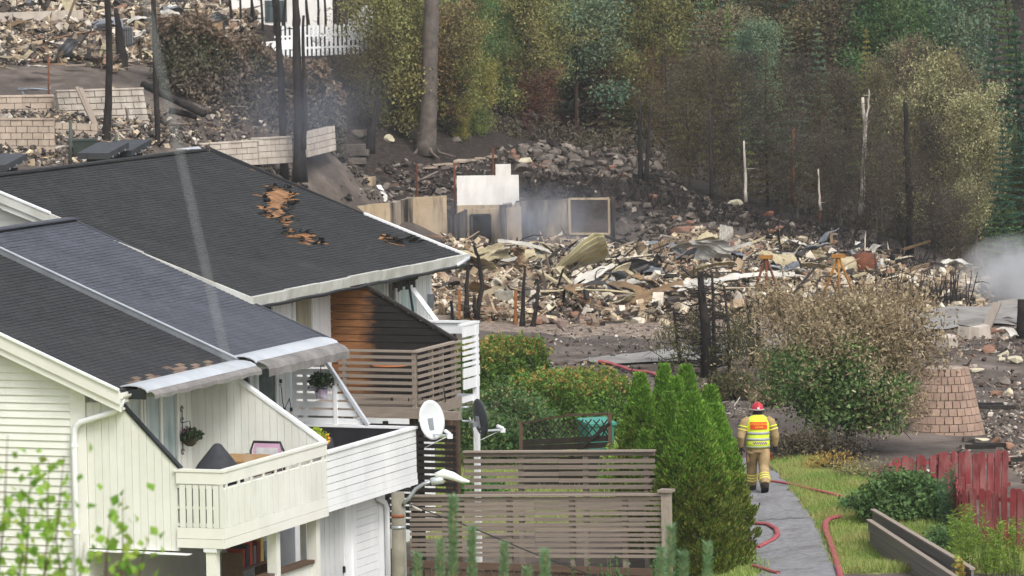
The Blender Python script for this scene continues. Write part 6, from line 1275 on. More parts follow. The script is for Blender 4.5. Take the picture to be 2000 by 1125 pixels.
sheetc = mat('sheet_cream', '#c0b494', .65, '#9f9376', 1.6, .12, bump=.2, dirt='#54483c', dirt_amt=.7, dscale=1.6); sheetw = mat('sheet_white', '#c9c6be', .65, '#aba69d', 1.6, .12, bump=.2, dirt='#5f5750', dirt_amt=.65, dscale=1.5); sheetb = mat('sheet_brown', '#8d7456', .8, '#6a553f', 1.6, .12, bump=.3, dirt='#332b26', dirt_amt=.6); sheetg = mat('sheet_grey', '#8b9096', .5, '#6b6f75', 1.6, .08, metallic=.3, bump=.2, dirt='#4a4644', dirt_amt=.5)
def wallbox(name, label, e0, e1, th, m, zb=None, opening=None, om=None, cat='wall', group='burnt-out house walls'):
    """masonry wall: e = (px, py of the top, Y); opening = (f0, f1, sill above base fraction, head)"""
    A_, B_ = at(*e0), at(*e1); za, zb_ = A_[2], B_[2]; g0 = (min(gz(*A_[:2]), gz(*B_[:2]))-.3) if zb is None else zb; o_ = np.array([A_[0], A_[1], g0]); D = np.array([B_[0]-A_[0], B_[1]-A_[1], 0]); L = np.linalg.norm(D); nr = np.array([-D[1], D[0], 0])/L*th
    o = empty(name, o_, 0, label, cat, group)
    def P(f, z): return D*f+np.array([0, 0, z-g0])
    top = lambda f: za+(zb_-za)*f
    def piece(f0, f1, z0, z1f0, z1f1, nm='masonry'):
        mb = MB(); n = max(1, int((f1-f0)*L/.35)); poly = [P(f0, z0), P(f1, z0)]
        for i in range(n, -1, -1): f = f0+(f1-f0)*i/n; poly.append(P(f, (z1f0+(z1f1-z1f0)*(i/n))+(r6.normal(0, .025) if z1f0 > g0+1.2 else 0)))
        mb.prism(poly, nr); return mb.build(nm, m, o)
    if opening:
        f0, f1, s, h = opening; zs, zh = g0+.3+s, g0+.3+h
        piece(0, f0, g0, top(0), top(f0)); piece(f1, 1, g0, top(f1), top(1)); piece(f0, f1, zh, top(f0), top(f1), 'lintel')
        if s > .05: piece(f0, f1, g0, zs, zs, 'sill_wall')
        fr = MB(); w = .08
        for a, b in ((P(f0, zs), P(f0, zh)), (P(f1, zs), P(f1, zh)), (P(f0, zh), P(f1, zh)), (P(f0, zs), P(f1, zs))): fr.bar(a-nr*.1, b-nr*.1, w, w, tuple(nr/np.linalg.norm(nr)))
        fr.build('opening_frame', om or beigew, o)
        if om is charm: mb = MB(); mb.prism([P(f0, zs)+nr*.5, P(f1, zs)+nr*.5, P(f1, zh)+nr*.5, P(f0, zh)+nr*.5], nr*.2); mb.build('doorway_dark', charm, o)  # black slab added to stand for the dark interior behind the doorway
    else: piece(0, 1, g0, za, zb_)
    return o
W_ = wallbox
W_('ruined_wall', 'long sooty wall with a square window opening behind the twisted sheet', (1016, 392, 187), (1198, 386, 186), .25, greyw, None, (.53, .955, .6, 2.02), beigew)
W_('ruined_wall', 'sooty end of the long wall, right of the window', (1198, 386, 186), (1201, 392, 189), .25, greyw)
W_('ruined_wall', 'low wall with a black doorway right of the beige one', (913, 408, 184), (1018, 404, 184), .22, beigew, None, (.05, .42, 0, 1.75), charm)
W_('ruined_wall', 'narrow receding sooty wall left of the black doorway', (874, 425, 189), (912, 408, 184), .22, greyw)
W_('ruined_wall', 'clean beige wall panel in the middle of the ruin', (806, 386, 188), (872, 384, 188), .25, beigew)
W_('ruined_wall', 'streaked receding wall left of the clean beige one', (762, 398, 185), (806, 386, 188), .22, greyw)
W_('ruined_wall', 'low beige wall just above the roof edge', (685, 402, 185), (762, 398, 185), .22, beigew)
for u in (0, 1): W_('ruined_wall', ('sooty partition seen through the low wall', 'sooty partition before the long wall')[u], ((1015, 398, 184), (985, 400, 183))[u], ((1018, 392, 187.5), (1000, 398, 187))[u], .2, greyw)
wl_ = at(892, 345, 192); o = empty('white_wall', (wl_[0], wl_[1], wl_[2]-1.2), 0, 'white stepped garden wall standing above the ruin', 'wall', 'burnt-out house walls')
L_ = at(1012, 340, 192)[0]-wl_[0]; bx('wall_body', whitew, o, (0, 0, 0), (L_, .25, 1.22)); s0 = at(968, 340, 192)[0]-wl_[0]; bx('raised_step', whitew, o, (s0, .003, 1.222), (L_-.3, .247, 1.68)); bx('plinth', beigew, o, (-.02, -.03, -.6), (L_+.05, .28, -.003)); bx('end_face', whitew, o, (L_, .02, -.2), (L_+.02, .24, 1.21))
W_('ruined_wall', 'broken pale pillar above the roof ridge end', (699, 348, 189), (733, 345, 189), .3, beigew); W_('ruined_wall', 'leaning pale stump right of the broken pillar', (735, 362, 188.5), (748, 382, 188), .2, whitew)
for px, yt, yb in ((815, 322, 380), (889, 318, 400), (964, 292, 340)): p = hit(px, yb+20); mb = MB(); mb.tube([(0, 0, -.2), (0, 0, (yb+20-yt)/(FPX/p[1]))], .05, 6); o = mb.build('steel_post', rustm, None); o.location = V3(p); tag(o, {815: 'thin rusty post left above the beige wall', 889: 'thin rusty post touching the white wall', 964: 'short dark post behind the white wall'}[px], 'post', 'rusty posts')

def blockwall(label, e0, e1, rows, bh, bl, m, lean=0, cap=None, th=.25, seed=0, z0=None, group='concrete block walls', jag=0, dz=0):
    """courses of single blocks; e = (px, py of the foot, Y)"""
    r = np.random.default_rng(seed); A_, B_ = at(*e0), at(*e1); o = empty('block_wall', A_, 0, label, 'wall', group); D = B_-A_; L = np.linalg.norm(D); d = D/L; nb = np.array([-d[1], d[0], 0]); nb /= np.linalg.norm(nb); up = np.array([0, 0, 1.])+nb*lean; n = max(1, round(L/bl)); w = L/n
    for i in range(rows):
        off = .5*w*(i % 2)
        for k in range(n+1):
            a = max(0, k*w-off); b = min(L, (k+1)*w-off)
            if b-a < .06 or (jag and i >= rows-jag and r.random() < .35): continue
            c = d*((a+b)/2)+up*((i+.5)*bh)+nb*r.normal(0, .008); beam('block', m, o, c-d*((b-a)/2-.012), c+d*((b-a)/2-.012), th+.02*r.random(), bh-.022, tuple(up))
    c0 = up*(rows*bh*.5)+nb*.05; beam('core', mat('mortar', '#a0968b', .95), o, c0+d*.01, c0+D-d*.01, th*.75, rows*bh-.02, tuple(up))
    if cap: beam('coping', cap, o, up*(rows*bh+.03), D+up*(rows*bh+.03), th+.08, .07, tuple(up))
    return o
blockwall('leaning grey block wall with planks propped on it', (122, 268, 172), (292, 262, 174), 7, .235, .55, blockg, .32, blockg, .25, 1); blockwall('pale block wall at the left edge', (-20, 298, 165), (108, 298, 165), 5, .235, .4, blockp, .05, blockp, .25, 2)
blockwall('low pinkish block wall behind the bin', (110, 292, 168), (192, 296, 168), 4, .25, .6, blockp, 0, None, .25, 3); blockwall('upper low pinkish wall at the left edge', (-20, 226, 172), (104, 224, 173), 3, .23, .7, blockp, 0, blockp, .25, 4)
blockwall('long pale retaining wall running up from behind the roof', (290, 336, 176), (500, 322, 180), 4, .23, .55, blockw, .05, blockw, .3, 5); blockwall('middle stretch of the pale retaining wall', (500, 322, 180), (566, 318, 182), 4, .25, .55, blockw, .03, blockw, .3, 6); blockwall('broken right end of the pale retaining wall', (594, 308, 183), (650, 294, 186), 4, .25, .5, blockw, .05, None, .3, 7, jag=1)
# round tapering block tower at right
bp_ = onto(at(1848, 850, 112)); o = empty('stone_tower', bp_, 0, 'tapering tower of pinkish paving blocks on the burnt bank', 'block tower'); rows = 9; pv = mat('paver_pink', '#a88f7f', .9, '#8f786a', 3, .12, bump=.4, dirt='#6d5a50', dirt_amt=.4)
for i in range(rows):
    R0 = .86-.045*i; z = i*.19-.15; n = 24
    for k in range(n):
        a = 2*math.pi*(k+.5*(i % 2))/n; c = np.array([math.cos(a)*R0, math.sin(a)*R0*.9, z+.09]); t_ = np.array([-math.sin(a), math.cos(a)*.9, 0]); t_ /= np.linalg.norm(t_); hw_ = math.pi*R0/n*.985
        beam('block', pv, o, c-t_*hw_, c+t_*hw_, .16, .182, (-math.cos(a)*.26, -math.sin(a)*.26, 1))
mb = MB(); mb.lathe((0, 0, -.1), [(.80, 0), (.42, 1.66)], 18, 1, .9); mb.build('fill', mat('mortar', '#6b625a'), o)

# ---- loose rubble too small to count
def chunks(name, label, pxpoly, n, smin, smax, cols, seed, flat=.5, longf=.12, dirt='#3a322d', dirt_amt=.5, lift=.25, longl=7, thin=-9):
    r = np.random.default_rng(seed); poly = [p[:2] for p in polyhit(pxpoly)]; xs_ = [p[0] for p in poly]; ys_ = [p[1] for p in poly]; x = r.uniform(min(xs_), max(xs_), n*4); y = r.uniform(min(ys_), max(ys_), n*4); k = inpoly(x, y, poly); x, y = x[k][:n], y[k][:n]; n = len(x)
    lowf = np.sin(x*.83+seed)*np.sin(y*.47+seed*2)+.6*np.sin(x*2.1+y*.9)*np.sin(y*1.3-x); k = lowf+r.normal(0, .35, n) > thin; x, y = x[k], y[k]; n = len(x); lowf = lowf[k]
    s = smin*(smax/smin)**(r.random(n)**1.8); dim = np.stack([s*r.uniform(.6, 1.6, n), s*r.uniform(.5, 1.2, n), s*r.uniform(.12, 1, n)*flat*1.4], -1); lg = r.random(n) < longf; dim[lg, 0] = s[lg]*r.uniform(2.5, longl, lg.sum()); dim[lg, 1] = s[lg]*.3; dim[lg, 2] = s[lg]*.14
    c = np.array(BOXV)[None]*dim[:, None]*(1+r.uniform(-.35, .35, (n, 8, 3))); q = r.normal(size=(n, 4)); q[:, 1:3] *= .32; q[lg, 1:3] *= .4; q /= np.linalg.norm(q, axis=1)[:, None]; w_, x_, y_, z_ = q.T
    Rm = np.stack([1-2*(y_**2+z_**2), 2*(x_*y_-z_*w_), 2*(x_*z_+y_*w_), 2*(x_*y_+z_*w_), 1-2*(x_**2+z_**2), 2*(y_*z_-x_*w_), 2*(x_*z_-y_*w_), 2*(y_*z_+x_*w_), 1-2*(x_**2+y_**2)], -1).reshape(n, 3, 3)
    heap = (np.sin(x*1.1+seed)*np.sin(y*.55+1)+1)*lift*.5*r.random(n)
    v = np.einsum('nij,nkj->nki', Rm, c)+np.stack([x, y, ground(x, y)+heap+.02], -1)[:, None]; F = (np.array(BOXF)[None]+np.arange(n)[:, None, None]*8).reshape(-1, 4)
    tag(mobj(name, v.reshape(-1, 3), F, rampmat('heap_'+name, cols, dirt=dirt, dirt_amt=dirt_amt), None), label, 'rubble', kind='stuff')
RC = ['#bcab90', '#857564', '#d3c9b8', '#6b5c50', '#a08d75', '#c5b69c', '#4a423c', '#a8937a', '#8c6c56', '#ddd4c5', '#786d63', '#b29e83', '#383431', '#cbbfa9']
DC = ['#3a3431', '#57504b', '#6d645d', '#2b2726', '#857b72', '#4a433e', '#a0968c', '#6a5a4f', '#33302e', '#c4bbb0']
DC2 = ['#332d2a', '#453e3a', '#574e48', '#2a2523', '#695f58', '#3b3531', '#7d736b', '#54473f', '#2e2a28', '#93897f']
chunks('charred_rubble', 'black charred bits, also shadow tone between the pale rubble', [(860, 520), (900, 490), (1010, 485), (1200, 488), (1400, 478), (1560, 485), (1740, 528), (1780, 560), (1560, 605), (1300, 635), (1000, 632), (850, 600)], 4800, .05, .30, ['#1f1c1b', '#2b2726', '#3a3431', '#171514', '#4a423d'], 320, .5, .35, '#171514', .4, .8, 10)  # charred bits that double as dark shadow colour between the pale pieces
chunks('charred_upper_rubble', 'black charred bits in the upper left rubble', [(-60, 135), (-60, -10), (520, -10), (500, 70), (400, 95), (300, 120), (230, 150), (150, 128), (60, 128)], 5000, .06, .36, ['#2b2726', '#3a3431', '#4a423d', '#57504b'], 321, .5, .35, '#1f1c1b', .4, .6, 9)
chunks('house_rubble', 'mixed pale rubble of the burnt-down houses', [(860, 520), (900, 490), (1010, 485), (1200, 488), (1400, 478), (1560, 485), (1740, 528), (1780, 560), (1560, 605), (1300, 635), (1000, 632), (850, 600)], 30000, .05, .34, RC, 301, .55, .16, '#4a4038', .5, .8, 9, -.6)
chunks('roof_rubble', 'pale rubble close behind the rear house', [(840, 605), (845, 520), (960, 500), (1010, 560), (1000, 625), (900, 630)], 7000, .05, .30, RC, 302, .5, .14, '#7a6552', .3, .6)
chunks('upper_rubble', 'rubble of the burnt plots at upper left', [(-60, 135), (-60, -10), (520, -10), (500, 70), (400, 95), (300, 120), (230, 150), (150, 128), (60, 128)], 20000, .06, .42, RC, 303, .55, .16, '#594d43', .85, .7, 8, -.6)
chunks('left_rubble', 'ash and rubble around the leaning block wall', [(-60, 320), (-60, 225), (100, 230), (200, 180), (330, 225), (640, 250), (640, 285), (300, 300), (280, 335)], 5500, .05, .26, DC+['#a8957c', '#c9b89c'], 304, .5, .15, '#3a3431', .5, .3)
chunks('slope_stones', 'dark charred stones on the slope above the ruin', [(1020, 395), (1020, 330), (1290, 345), (1400, 400), (1650, 450), (1800, 515), (1760, 530), (1600, 488), (1400, 480), (1210, 480), (1205, 395)], 2600, .05, .28, DC2, 305, .6, .06, '#1f1b1a', .85, .2, 7, -.35)
chunks('bank_stones', 'grey stones of the bank under the wood', [(560, 360), (660, 300), (900, 325), (1000, 285), (1300, 300), (1320, 350), (1100, 352), (1010, 395), (690, 400)], 3800, .06, .30, DC2+['#8a8178', '#7d6a5e'], 306, .6, .08, '#2a2523', .7, .2, 7, -.3)
chunks('right_rubble', 'stones and burnt bits on the bank at right', [(1720, 690), (1850, 650), (2010, 640), (2010, 960), (1960, 900), (1925, 850), (1880, 700)], 2600, .025, .13, DC+['#c9bfb0', '#9c8672', '#8a6a5a'], 307, .5, .16, '#5a4c43', .5, .08, 7, -.2)
chunks('bank_litter', 'small litter and pebbles on the bare earth bank', [(1020, 690), (1020, 640), (1300, 640), (1500, 655), (1800, 655), (1880, 690), (1700, 720), (1250, 720)], 900, .03, .12, DC+['#c9bfb0'], 308, .5, .2, '#4a3f38', .4, .05)
chunks('trackside_litter', 'charred litter on the ground around the conifers', [(1030, 800), (1020, 700), (1300, 725), (1470, 730), (1490, 850), (1700, 930), (1900, 870), (1880, 930), (1740, 960), (1560, 900), (1440, 830), (1250, 790)], 3500, .02, .12, DC, 309, .5, .3, '#3a322d', .5, .03)
chunks('far_right_rubble', 'pale rubble left of the smoke plume', [(1760, 545), (1900, 535), (1960, 560), (1930, 600), (1800, 610), (1760, 590)], 3000, .05, .28, RC, 310, .5, .1, '#4d443d', .4, .4)

# ---- single stones
def rock(px, py, w, h, m, label, seed, group='boulders on the burnt slope', dep=None):
    r = np.random.default_rng(seed); p = hit(px, py); sc = FPX/p[1]; W2, H2 = w/sc/2, h/sc; q = r.normal(size=(15, 3)); q /= np.linalg.norm(q, axis=1)[:, None]; q = np.sign(q)*np.abs(q)**.75*np.array([W2, W2*.8, H2*.55])+np.array([0, 0, H2*.38])
    bm = bmesh.new(); [bm.verts.new(c) for c in q]; bmesh.ops.convex_hull(bm, input=bm.verts); me = bpy.data.meshes.new('boulder'); bm.to_mesh(me); bm.free(); me.materials.append(m); me.shade_flat(); o = link(bpy.data.objects.new('boulder', me)); o.location = V3(p); return tag(o, label, 'stone', group)
for k, (px, py, w, h, m, lab) in enumerate(((1345, 470, 75, 32, stonep, 'broad pink rock face, upper one of the pink outcrop'), (1340, 500, 70, 26, stonep, 'lower pink slab of the outcrop'), (1400, 490, 45, 30, stonep, 'pink block between slab and red boulder'), (1426, 494, 38, 32, mat('rust_stone', '#9c6a4e', .95, '#7a4f3b', 2, 0, bump=.8, bscale=6), 'rust red boulder right of the pink outcrop'), (1475, 500, 80, 26, stonep, 'long tan rock right of the rust red boulder'), (1218, 462, 28, 34, stoneg, 'upright grey stone right of the sooty wall'), (1240, 492, 40, 20, stoneg, 'flat stone at the foot of the dark slope'), (1436, 403, 40, 14, mat('pale_stone', '#cfc7ae', .9, '#b3aa92', 2), 'pale flat stone lying high on the dark slope'), (1028, 325, 30, 20, mat('pale_stone', '#cfc7ae'), 'bright angular stone behind the white wall'), (1500, 425, 26, 12, mat('rust_stone', '#9c6a4e'), 'reddish stone high on the slope below the wood'), (700, 275, 26, 18, stoneg, 'round stone above the stone steps'), (760, 280, 24, 16, mat('pale_stone', '#cfc7ae'), 'pale stone left of the pine root'), (895, 278, 28, 14, stoneg, 'grey stone right of the pine root'))): rock(px, py, w, h, m, lab, 400+k)
for k in range(70): px = r6.uniform(1000, 1300); rock(px, 292+(px-1000)*.04+r6.uniform(0, 48), r6.uniform(12, 30), r6.uniform(9, 20), stoneg if k % 9 else stonep, 'grey stone in the loose stone bank under the wood', 430+k, 'stones of the loose bank')
for k in range(46): px = r6.uniform(1210, 1760); rock(px, 430+(px-1300)*.17+r6.uniform(-35, 22), r6.uniform(10, 26), r6.uniform(6, 14), stoneg if k % 6 else stonep, 'sooty stone scattered over the dark slope', 520+k, 'stones of the dark slope')
for k in range(26): rock(r6.uniform(1022, 1150), r6.uniform(598, 640), r6.uniform(12, 30), r6.uniform(10, 20), stonep if k % 2 else mat('block_red_grey', '#8f7d74', .95, '#75655d', 2, .15), 'reddish broken block in the heap by the pale pipe', 570+k, 'heap of broken blocks')
for k in range(22): px = r6.uniform(1880, 1995); rock(px, r6.uniform(640, 880), r6.uniform(12, 34), r6.uniform(8, 18), (stoneg, mat('pale_stone', '#cfc7ae'), stonep)[k % 3], 'loose stone on the burnt bank at right', 600+k, 'stones of the right bank')
for k, (px, py, w) in enumerate(((690, 292, 46), (695, 304, 52), (700, 268, 30), (690, 322, 50))): p = hit(px, py); sc = FPX/p[1]; o = MB().box((-w/sc/2, -.3, -.05), (w/sc/2, .3, .20)).build('stone_step', stoneg, None); o.location = V3(p); o.rotation_euler = (0, 0, r6.normal(0, .15)); tag(o, 'flat stone of the old steps below the charred stem', 'stone step', 'old stone steps')
for k in range(7): p = hit(838+k*21, 330-k*3.6); o = MB().box((-.24, -.45, -.04), (.24, .45, .05)).build('paving_slab', blockp, None); o.location = V3(p+np.array([0, 0, .04])); o.rotation_euler = (r6.normal(0, .03), r6.normal(0, .03), -.3+r6.normal(0, .08)); tag(o, 'slab of the paved garden path right of the pine', 'paving slab', 'paved garden path')

# ---- wreckage
def sheet(label, px, py, L, W, curl, rz, tilt, m, seed, name='metal_sheet', corr=0, lift=.2, roll=0, fold=0):
    """bent plate, optionally ribbed"""
    r = np.random.default_rng(seed); p = hit(px, py); mb = MB(); ph = r.uniform(0, 6, 3)
    def fn(a, b):
        x = (a-.5)*L; y = (b-.5)*W; z = curl*(math.cos((a-.5)*3.0)-.5)*L*.35+(.09*math.sin(a*7+ph[0])*math.sin(b*5+ph[1])+.05*abs(math.sin(a*13+b*9+ph[2])))*W+(corr*abs(math.sin(b*math.pi*7))*.06 if corr else 0)+fold*abs(b-.5)*W
        return (x, y, z)
    mb.sheet(fn, 14, 28 if corr else 8, .012); o = mb.build(name, m, None); o.location = V3(p+np.array([0, 0, lift])); o.rotation_euler = (roll, tilt, rz); return tag(o, label, 'sheet', 'wrecked sheets')
# twisted ribbed sheet (signature piece)
p = hit(1085, 556); q0 = p; o = empty('twisted_sheet', q0, 0, 'large twisted cream ribbed metal sheet rearing up before the sooty wall', 'sheet'); mb = MB()
ctrl = [at(x, y, p[1]-dy)-q0 for x, y, dy in ((1072, 545, 0), (1085, 520, .2), (1108, 500, .5), (1132, 474, .8), (1158, 456, 1.0), (1178, 458, 1.3))]; ctrl2 = [at(x, y, p[1]-dy)-q0 for x, y, dy in ((1100, 552, -.3), (1122, 532, -.2), (1140, 520, 0), (1160, 514, .3), (1181, 506, .6), (1188, 496, 1.0))]
def cv(c, a): j = min(len(c)-2, int(a*(len(c)-1))); f = a*(len(c)-1)-j; return c[j]*(1-f)+c[j+1]*f
def fnT(a, b): P_ = cv(ctrl, a)*(1-b)+cv(ctrl2, a)*b; return P_+np.array([0, -.35*math.sin(b*math.pi)-.13*abs(math.sin(b*math.pi*5)), .10*math.sin(b*math.pi)+.09*abs(math.sin(b*math.pi*5))])
mb.sheet(fnT, 20, 40, .03, (0, 1, 0)); mb.build('ribbed_plate', mat('sheet_ivory', '#ddd6b4', .55, '#c4bb93', 1.5, 0, bump=.15, dirt='#8d7a52', dirt_amt=.4, dscale=1.5), o)
for f in (.2, .4, .6, .8): mb = MB(); mb.tube([fnT(a, f)+np.array([0, -.02, .01]) for a in np.linspace(.1, 1, 12)], .03, 5); mb.build('rib', mat('rib_ochre', '#b59a52', .7), o)
SH = [('beige sheet slumped beside the rear house corner', 915, 545, 1.9, 1.1, .5, .5, .35, sheetc, 0), ('white sheet leaning behind the charred sapling', 968, 535, 1.4, .8, .3, -.3, -.5, sheetw, 0), ('ribbed brown panel standing by the electrical box', 1010, 590, .7, 2.0, .1, .1, 1.3, sheetb, 1), ('pale curled sheet under the twisted one', 1050, 520, 1.6, .6, .9, .4, .1, sheetc, 0), ('dark hood-like plate before the doorway', 1000, 500, 1.0, .9, 1.0, .5, .0, ironm, 0),
 ('long white sheet lying across the rubble', 1400, 590, 4.4, 1.1, .06, .12, -.12, sheetw, 1), ('right end of the long white sheets', 1480, 580, 2.6, 1.0, .12, .05, -.05, sheetw, 1), ('white bent plate standing like a sail', 1390, 560, .7, 1.7, .3, .8, 1.2, sheetw, 0), ('grey gabled plate behind the sail-like one', 1425, 530, 1.4, 1.2, .2, .3, .2, sheetg, 0), ('fan shaped ribbed sheet between the two tripods', 1530, 548, 1.6, 1.3, .3, -.5, .45, sheetc, 1),
 ('white crumpled sheet low before the conifers', 1340, 608, 1.3, .8, .5, .5, .3, sheetw, 0), ('brown board heap piece left of the conifers', 1235, 605, 1.5, .8, .3, -.6, .4, sheetb, 0), ('grey plate in the middle of the rubble', 1215, 585, 1.0, .7, .3, .9, .7, sheetg, 0), ('cream strip along the rubble edge', 1150, 608, 2.8, .35, .1, .15, .05, sheetc, 0), ('tan plate right of the broken blocks', 1265, 590, 1.1, .9, .4, .2, .5, sheetb, 0), ('dark curved plate in the rubble middle', 1170, 598, 1.5, .6, .6, .1, .1, ironm, 0),
 ('white scrap before the dark slope', 1560, 510, 1.2, .7, .3, .3, .4, sheetw, 0), ('grey scrap plates at the slope foot', 1300, 515, 1.4, .8, .3, -.4, .3, sheetg, 0), ('bluish crumpled tarp sheet at upper left', 352, 55, 1.7, 1.4, .5, .2, .4, sheetg, 0), ('second bluish sheet below the crumpled one', 345, 75, 1.3, .9, .3, -.4, .3, mat('sheet_slate', '#5a6270', .6, '#454b57', 2, 0), 0), ('dark bent plate at the top left', 170, 12, 1.4, 1.0, .8, .4, .2, ironm, 0), ('round dark barrel-like plate at the top', 110, 10, 1.2, 1.0, 1.0, -.3, .1, ironm, 0),
 ('pale sheet hanging at the top behind thin stems', 445, 20, 1.5, 1.8, .2, .2, 1.2, sheetw, 0), ('white plate lying on the dark yard at left', 78, 165, .9, .4, .1, .4, .1, sheetw, 0), ('white bent scrap at the right bank', 1968, 690, .6, .35, .5, -.8, .3, sheetw, 0), ('white concrete cover near the smoke', 1870, 548, 1.0, .9, .4, .2, .1, sheetw, 0)]
for k in range(44):
    px = r6.uniform(870, 1760); py = r6.uniform(500, 622) if px < 1300 else r6.uniform(492, 575)
    sheet('bent scrap sheet among the pale rubble', px, py, r6.uniform(.5, 1.3), r6.uniform(.3, .7), r6.uniform(.05, .45), r6.uniform(0, 3.1), r6.normal(0, .5), (sheetc, sheetw, sheetb, sheetg, ironm)[k % 5], 800+k, 'scrap_sheet', k % 3 == 0, .35+r6.uniform(0, .3), r6.normal(0, .5))['group'] = 'scrap sheets in the rubble'
for k in range(22):
    px = r6.uniform(860, 1310) if k % 3 else r6.uniform(1310, 1700); py = r6.uniform(505, 615) if px < 1310 else r6.uniform(500, 570)
    sheet('long collapsed roof sheet lying in the burnt house', px, py, r6.uniform(1.2, 2.4), r6.uniform(.4, .8), r6.uniform(.02, .2), r6.normal(0, .7), r6.normal(0, .25), (sheetc, sheetw, sheetb, sheetg, ironm, sheetc)[k % 6], 900+k, 'roof_sheet', k % 2, .45+r6.uniform(0, .3), r6.normal(0, .35))['group'] = 'collapsed roof sheets'
wm = MB()
for k in range(230):
    p = hit(r6.uniform(870, 1780), r6.uniform(505, 600)); q = p+np.array([0, 0, .15]); P_ = [q]; d = r6.normal(0, .22, 3)
    for j in range(5): d = d+r6.normal(0, .14, 3)-np.array([0, 0, .05]); q = q+d*.6; q[2] = min(max(q[2], p[2]+.1), p[2]+.9); P_.append(q.copy())
    wm.tube(P_, .014+.012*r6.random(), 4)
tag(wm.build('wire_tangles', ironm, None), 'tangled burnt wires and thin rods, added to darken the rubble gaps', 'wire', kind='stuff')  # dark wires added for contrast, standing in for shadow in the deep gaps
for k in range(26):
    px = r6.uniform(0, 470); py = r6.uniform(10, 130)
    sheet('bent scrap sheet in the upper left rubble', px, py, r6.uniform(.6, 1.6), r6.uniform(.4, 1.0), r6.uniform(.1, .8), r6.uniform(0, 3.1), r6.normal(0, .5), (sheetc, sheetg, sheetb, sheetw, ironm)[k % 5], 860+k, 'scrap_sheet', k % 3 == 0, .3+r6.uniform(0, .3), r6.normal(0, .5))['group'] = 'scrap sheets in the upper rubble'
for k, (lab, px, py, L, W, cu, rz, ti, m, co) in enumerate(SH): sheet(lab, px, py, L, W, cu, rz, ti, m, 700+k, corr=co, lift=.42+(.5*W if abs(ti) > 1 else .2))
def pole_(label, a, b, Y, rad, m, name='pipe', cat='pipe', group='pipes and beams in the rubble', dY=0):
    A_, B_ = at(*a, Y), at(*b, Y+dY); mb = MB(); mb.tube([(0, 0, 0), B_-A_], rad, 9); o = mb.build(name, m, None, True); o.location = V3(A_); return tag(o, label, cat, group)
pole_('long dark pipe sticking up from the rubble', (1178, 560), (1266, 520), 160, .10, ironm, dY=-1); pole_('short dark pipe crossing below the long one', (1195, 545), (1262, 575), 158, .11, mat('pipe_bluegrey', '#555862', .6, '#42444c', 3), dY=.5); pole_('white bent drain pipe before the rubble', (1130, 617), (1205, 632), 147, .13, sheetw); pole_('elbow end of the white drain pipe', (1205, 632), (1208, 643), 147, .12, sheetw); pole_('dark rod right of the white drain pipe', (1200, 625), (1243, 638), 147, .08, ironm)
pole_('thin dark rod leaning on the slope foot', (1246, 460), (1290, 500), 181, .05, ironm); pole_('thin white pipe standing in the far rubble', (1723, 545), (1721, 505), 165, .08, sheetw); pole_('charred log on the slope at upper left', (280, 165), (398, 222), 178, .15, barkc, 'charred_log', 'log', dY=-3); pole_('second charred log below the first', (330, 215), (385, 228), 176, .12, barkc, 'charred_log', 'log'); pole_('pale pole lying across the upper left rubble', (90, 100), (215, 118), 190, .08, sheetb); pole_('thin rod standing at the left edge', (95, 222), (95, 110), 174, .035, rustm, 'pole', 'pole'); pole_('green post before the bin', (137, 325), (138, 235), 163, .06, mat('post_green', '#4a5550', .7), 'pole', 'pole'); pole_('short green post right of the left stem', (226, 292), (227, 262), 165, .06, mat('post_green', '#4a5550'), 'pole', 'pole')
for k, (a, b) in enumerate((((150, 170), (203, 285)), ((157, 172), (207, 290)), ((163, 200), (208, 295)))): A_, B_ = at(*a, 171.0), at(*b, 169.5); o = beam('plank', greywood2, None, A_, B_, .16, .05); tag(o, ('left plank of three propped on the leaning block wall', 'middle plank of three propped on the leaning block wall', 'right plank of three propped on the leaning block wall')[k], 'plank', 'propped planks')


A_, B_ = at(-20, 26, 204), at(160, 20, 206); o = empty('foundation_beam', A_, 0, 'concrete foundation beam on short pillars at the top left', 'foundation'); D = B_-A_; beam('beam', blockw, o, np.array([0, 0, -.2]), D+np.array([0, 0, -.2]), .3, .42)
for f in (.18, .42, .62, .80): beam('pillar', blockp, o, D*f+np.array([0, .05, -1.7]), D*f+np.array([0, .05, -.412]), .3, .38, (1, 0, 0))
blockwall('brick pillar stump at the top above the long hedge', (428, 80, 205), (445, 80, 205), 6, .23, .22, blockp, 0, None, .35, 8); 
o = empty('scorched_appliance', hit(243, 95), .2, 'ribbed metal cabinet standing beside the short charred stem', 'cabinet'); MB().box((-.35, -.3, 0), (.35, .3, .9)).build('body', sheetg, o)
for k in range(7): bx('fin', ironm, o, (-.33+k*.095, -.33, .05), (-.33+k*.095+.05, -.302, .86))
wp = at(450, 62, 211); o = empty('damaged_house', (wp[0], wp[1], wp[2]-1.2), 0, 'pale house wall behind the thin stems at the top', 'house'); L_ = at(650, 55, 211)[0]-wp[0]; bx('wall', whitew, o, (0, 0, 0), (L_, .3, 3.6)); bx('plinth', blockg, o, (-.05, -.04, -.6), (L_+.05, .35, .0)); bx('window', glassD, o, (1.6, -.03, 1.6), (2.6, -.003, 2.6))
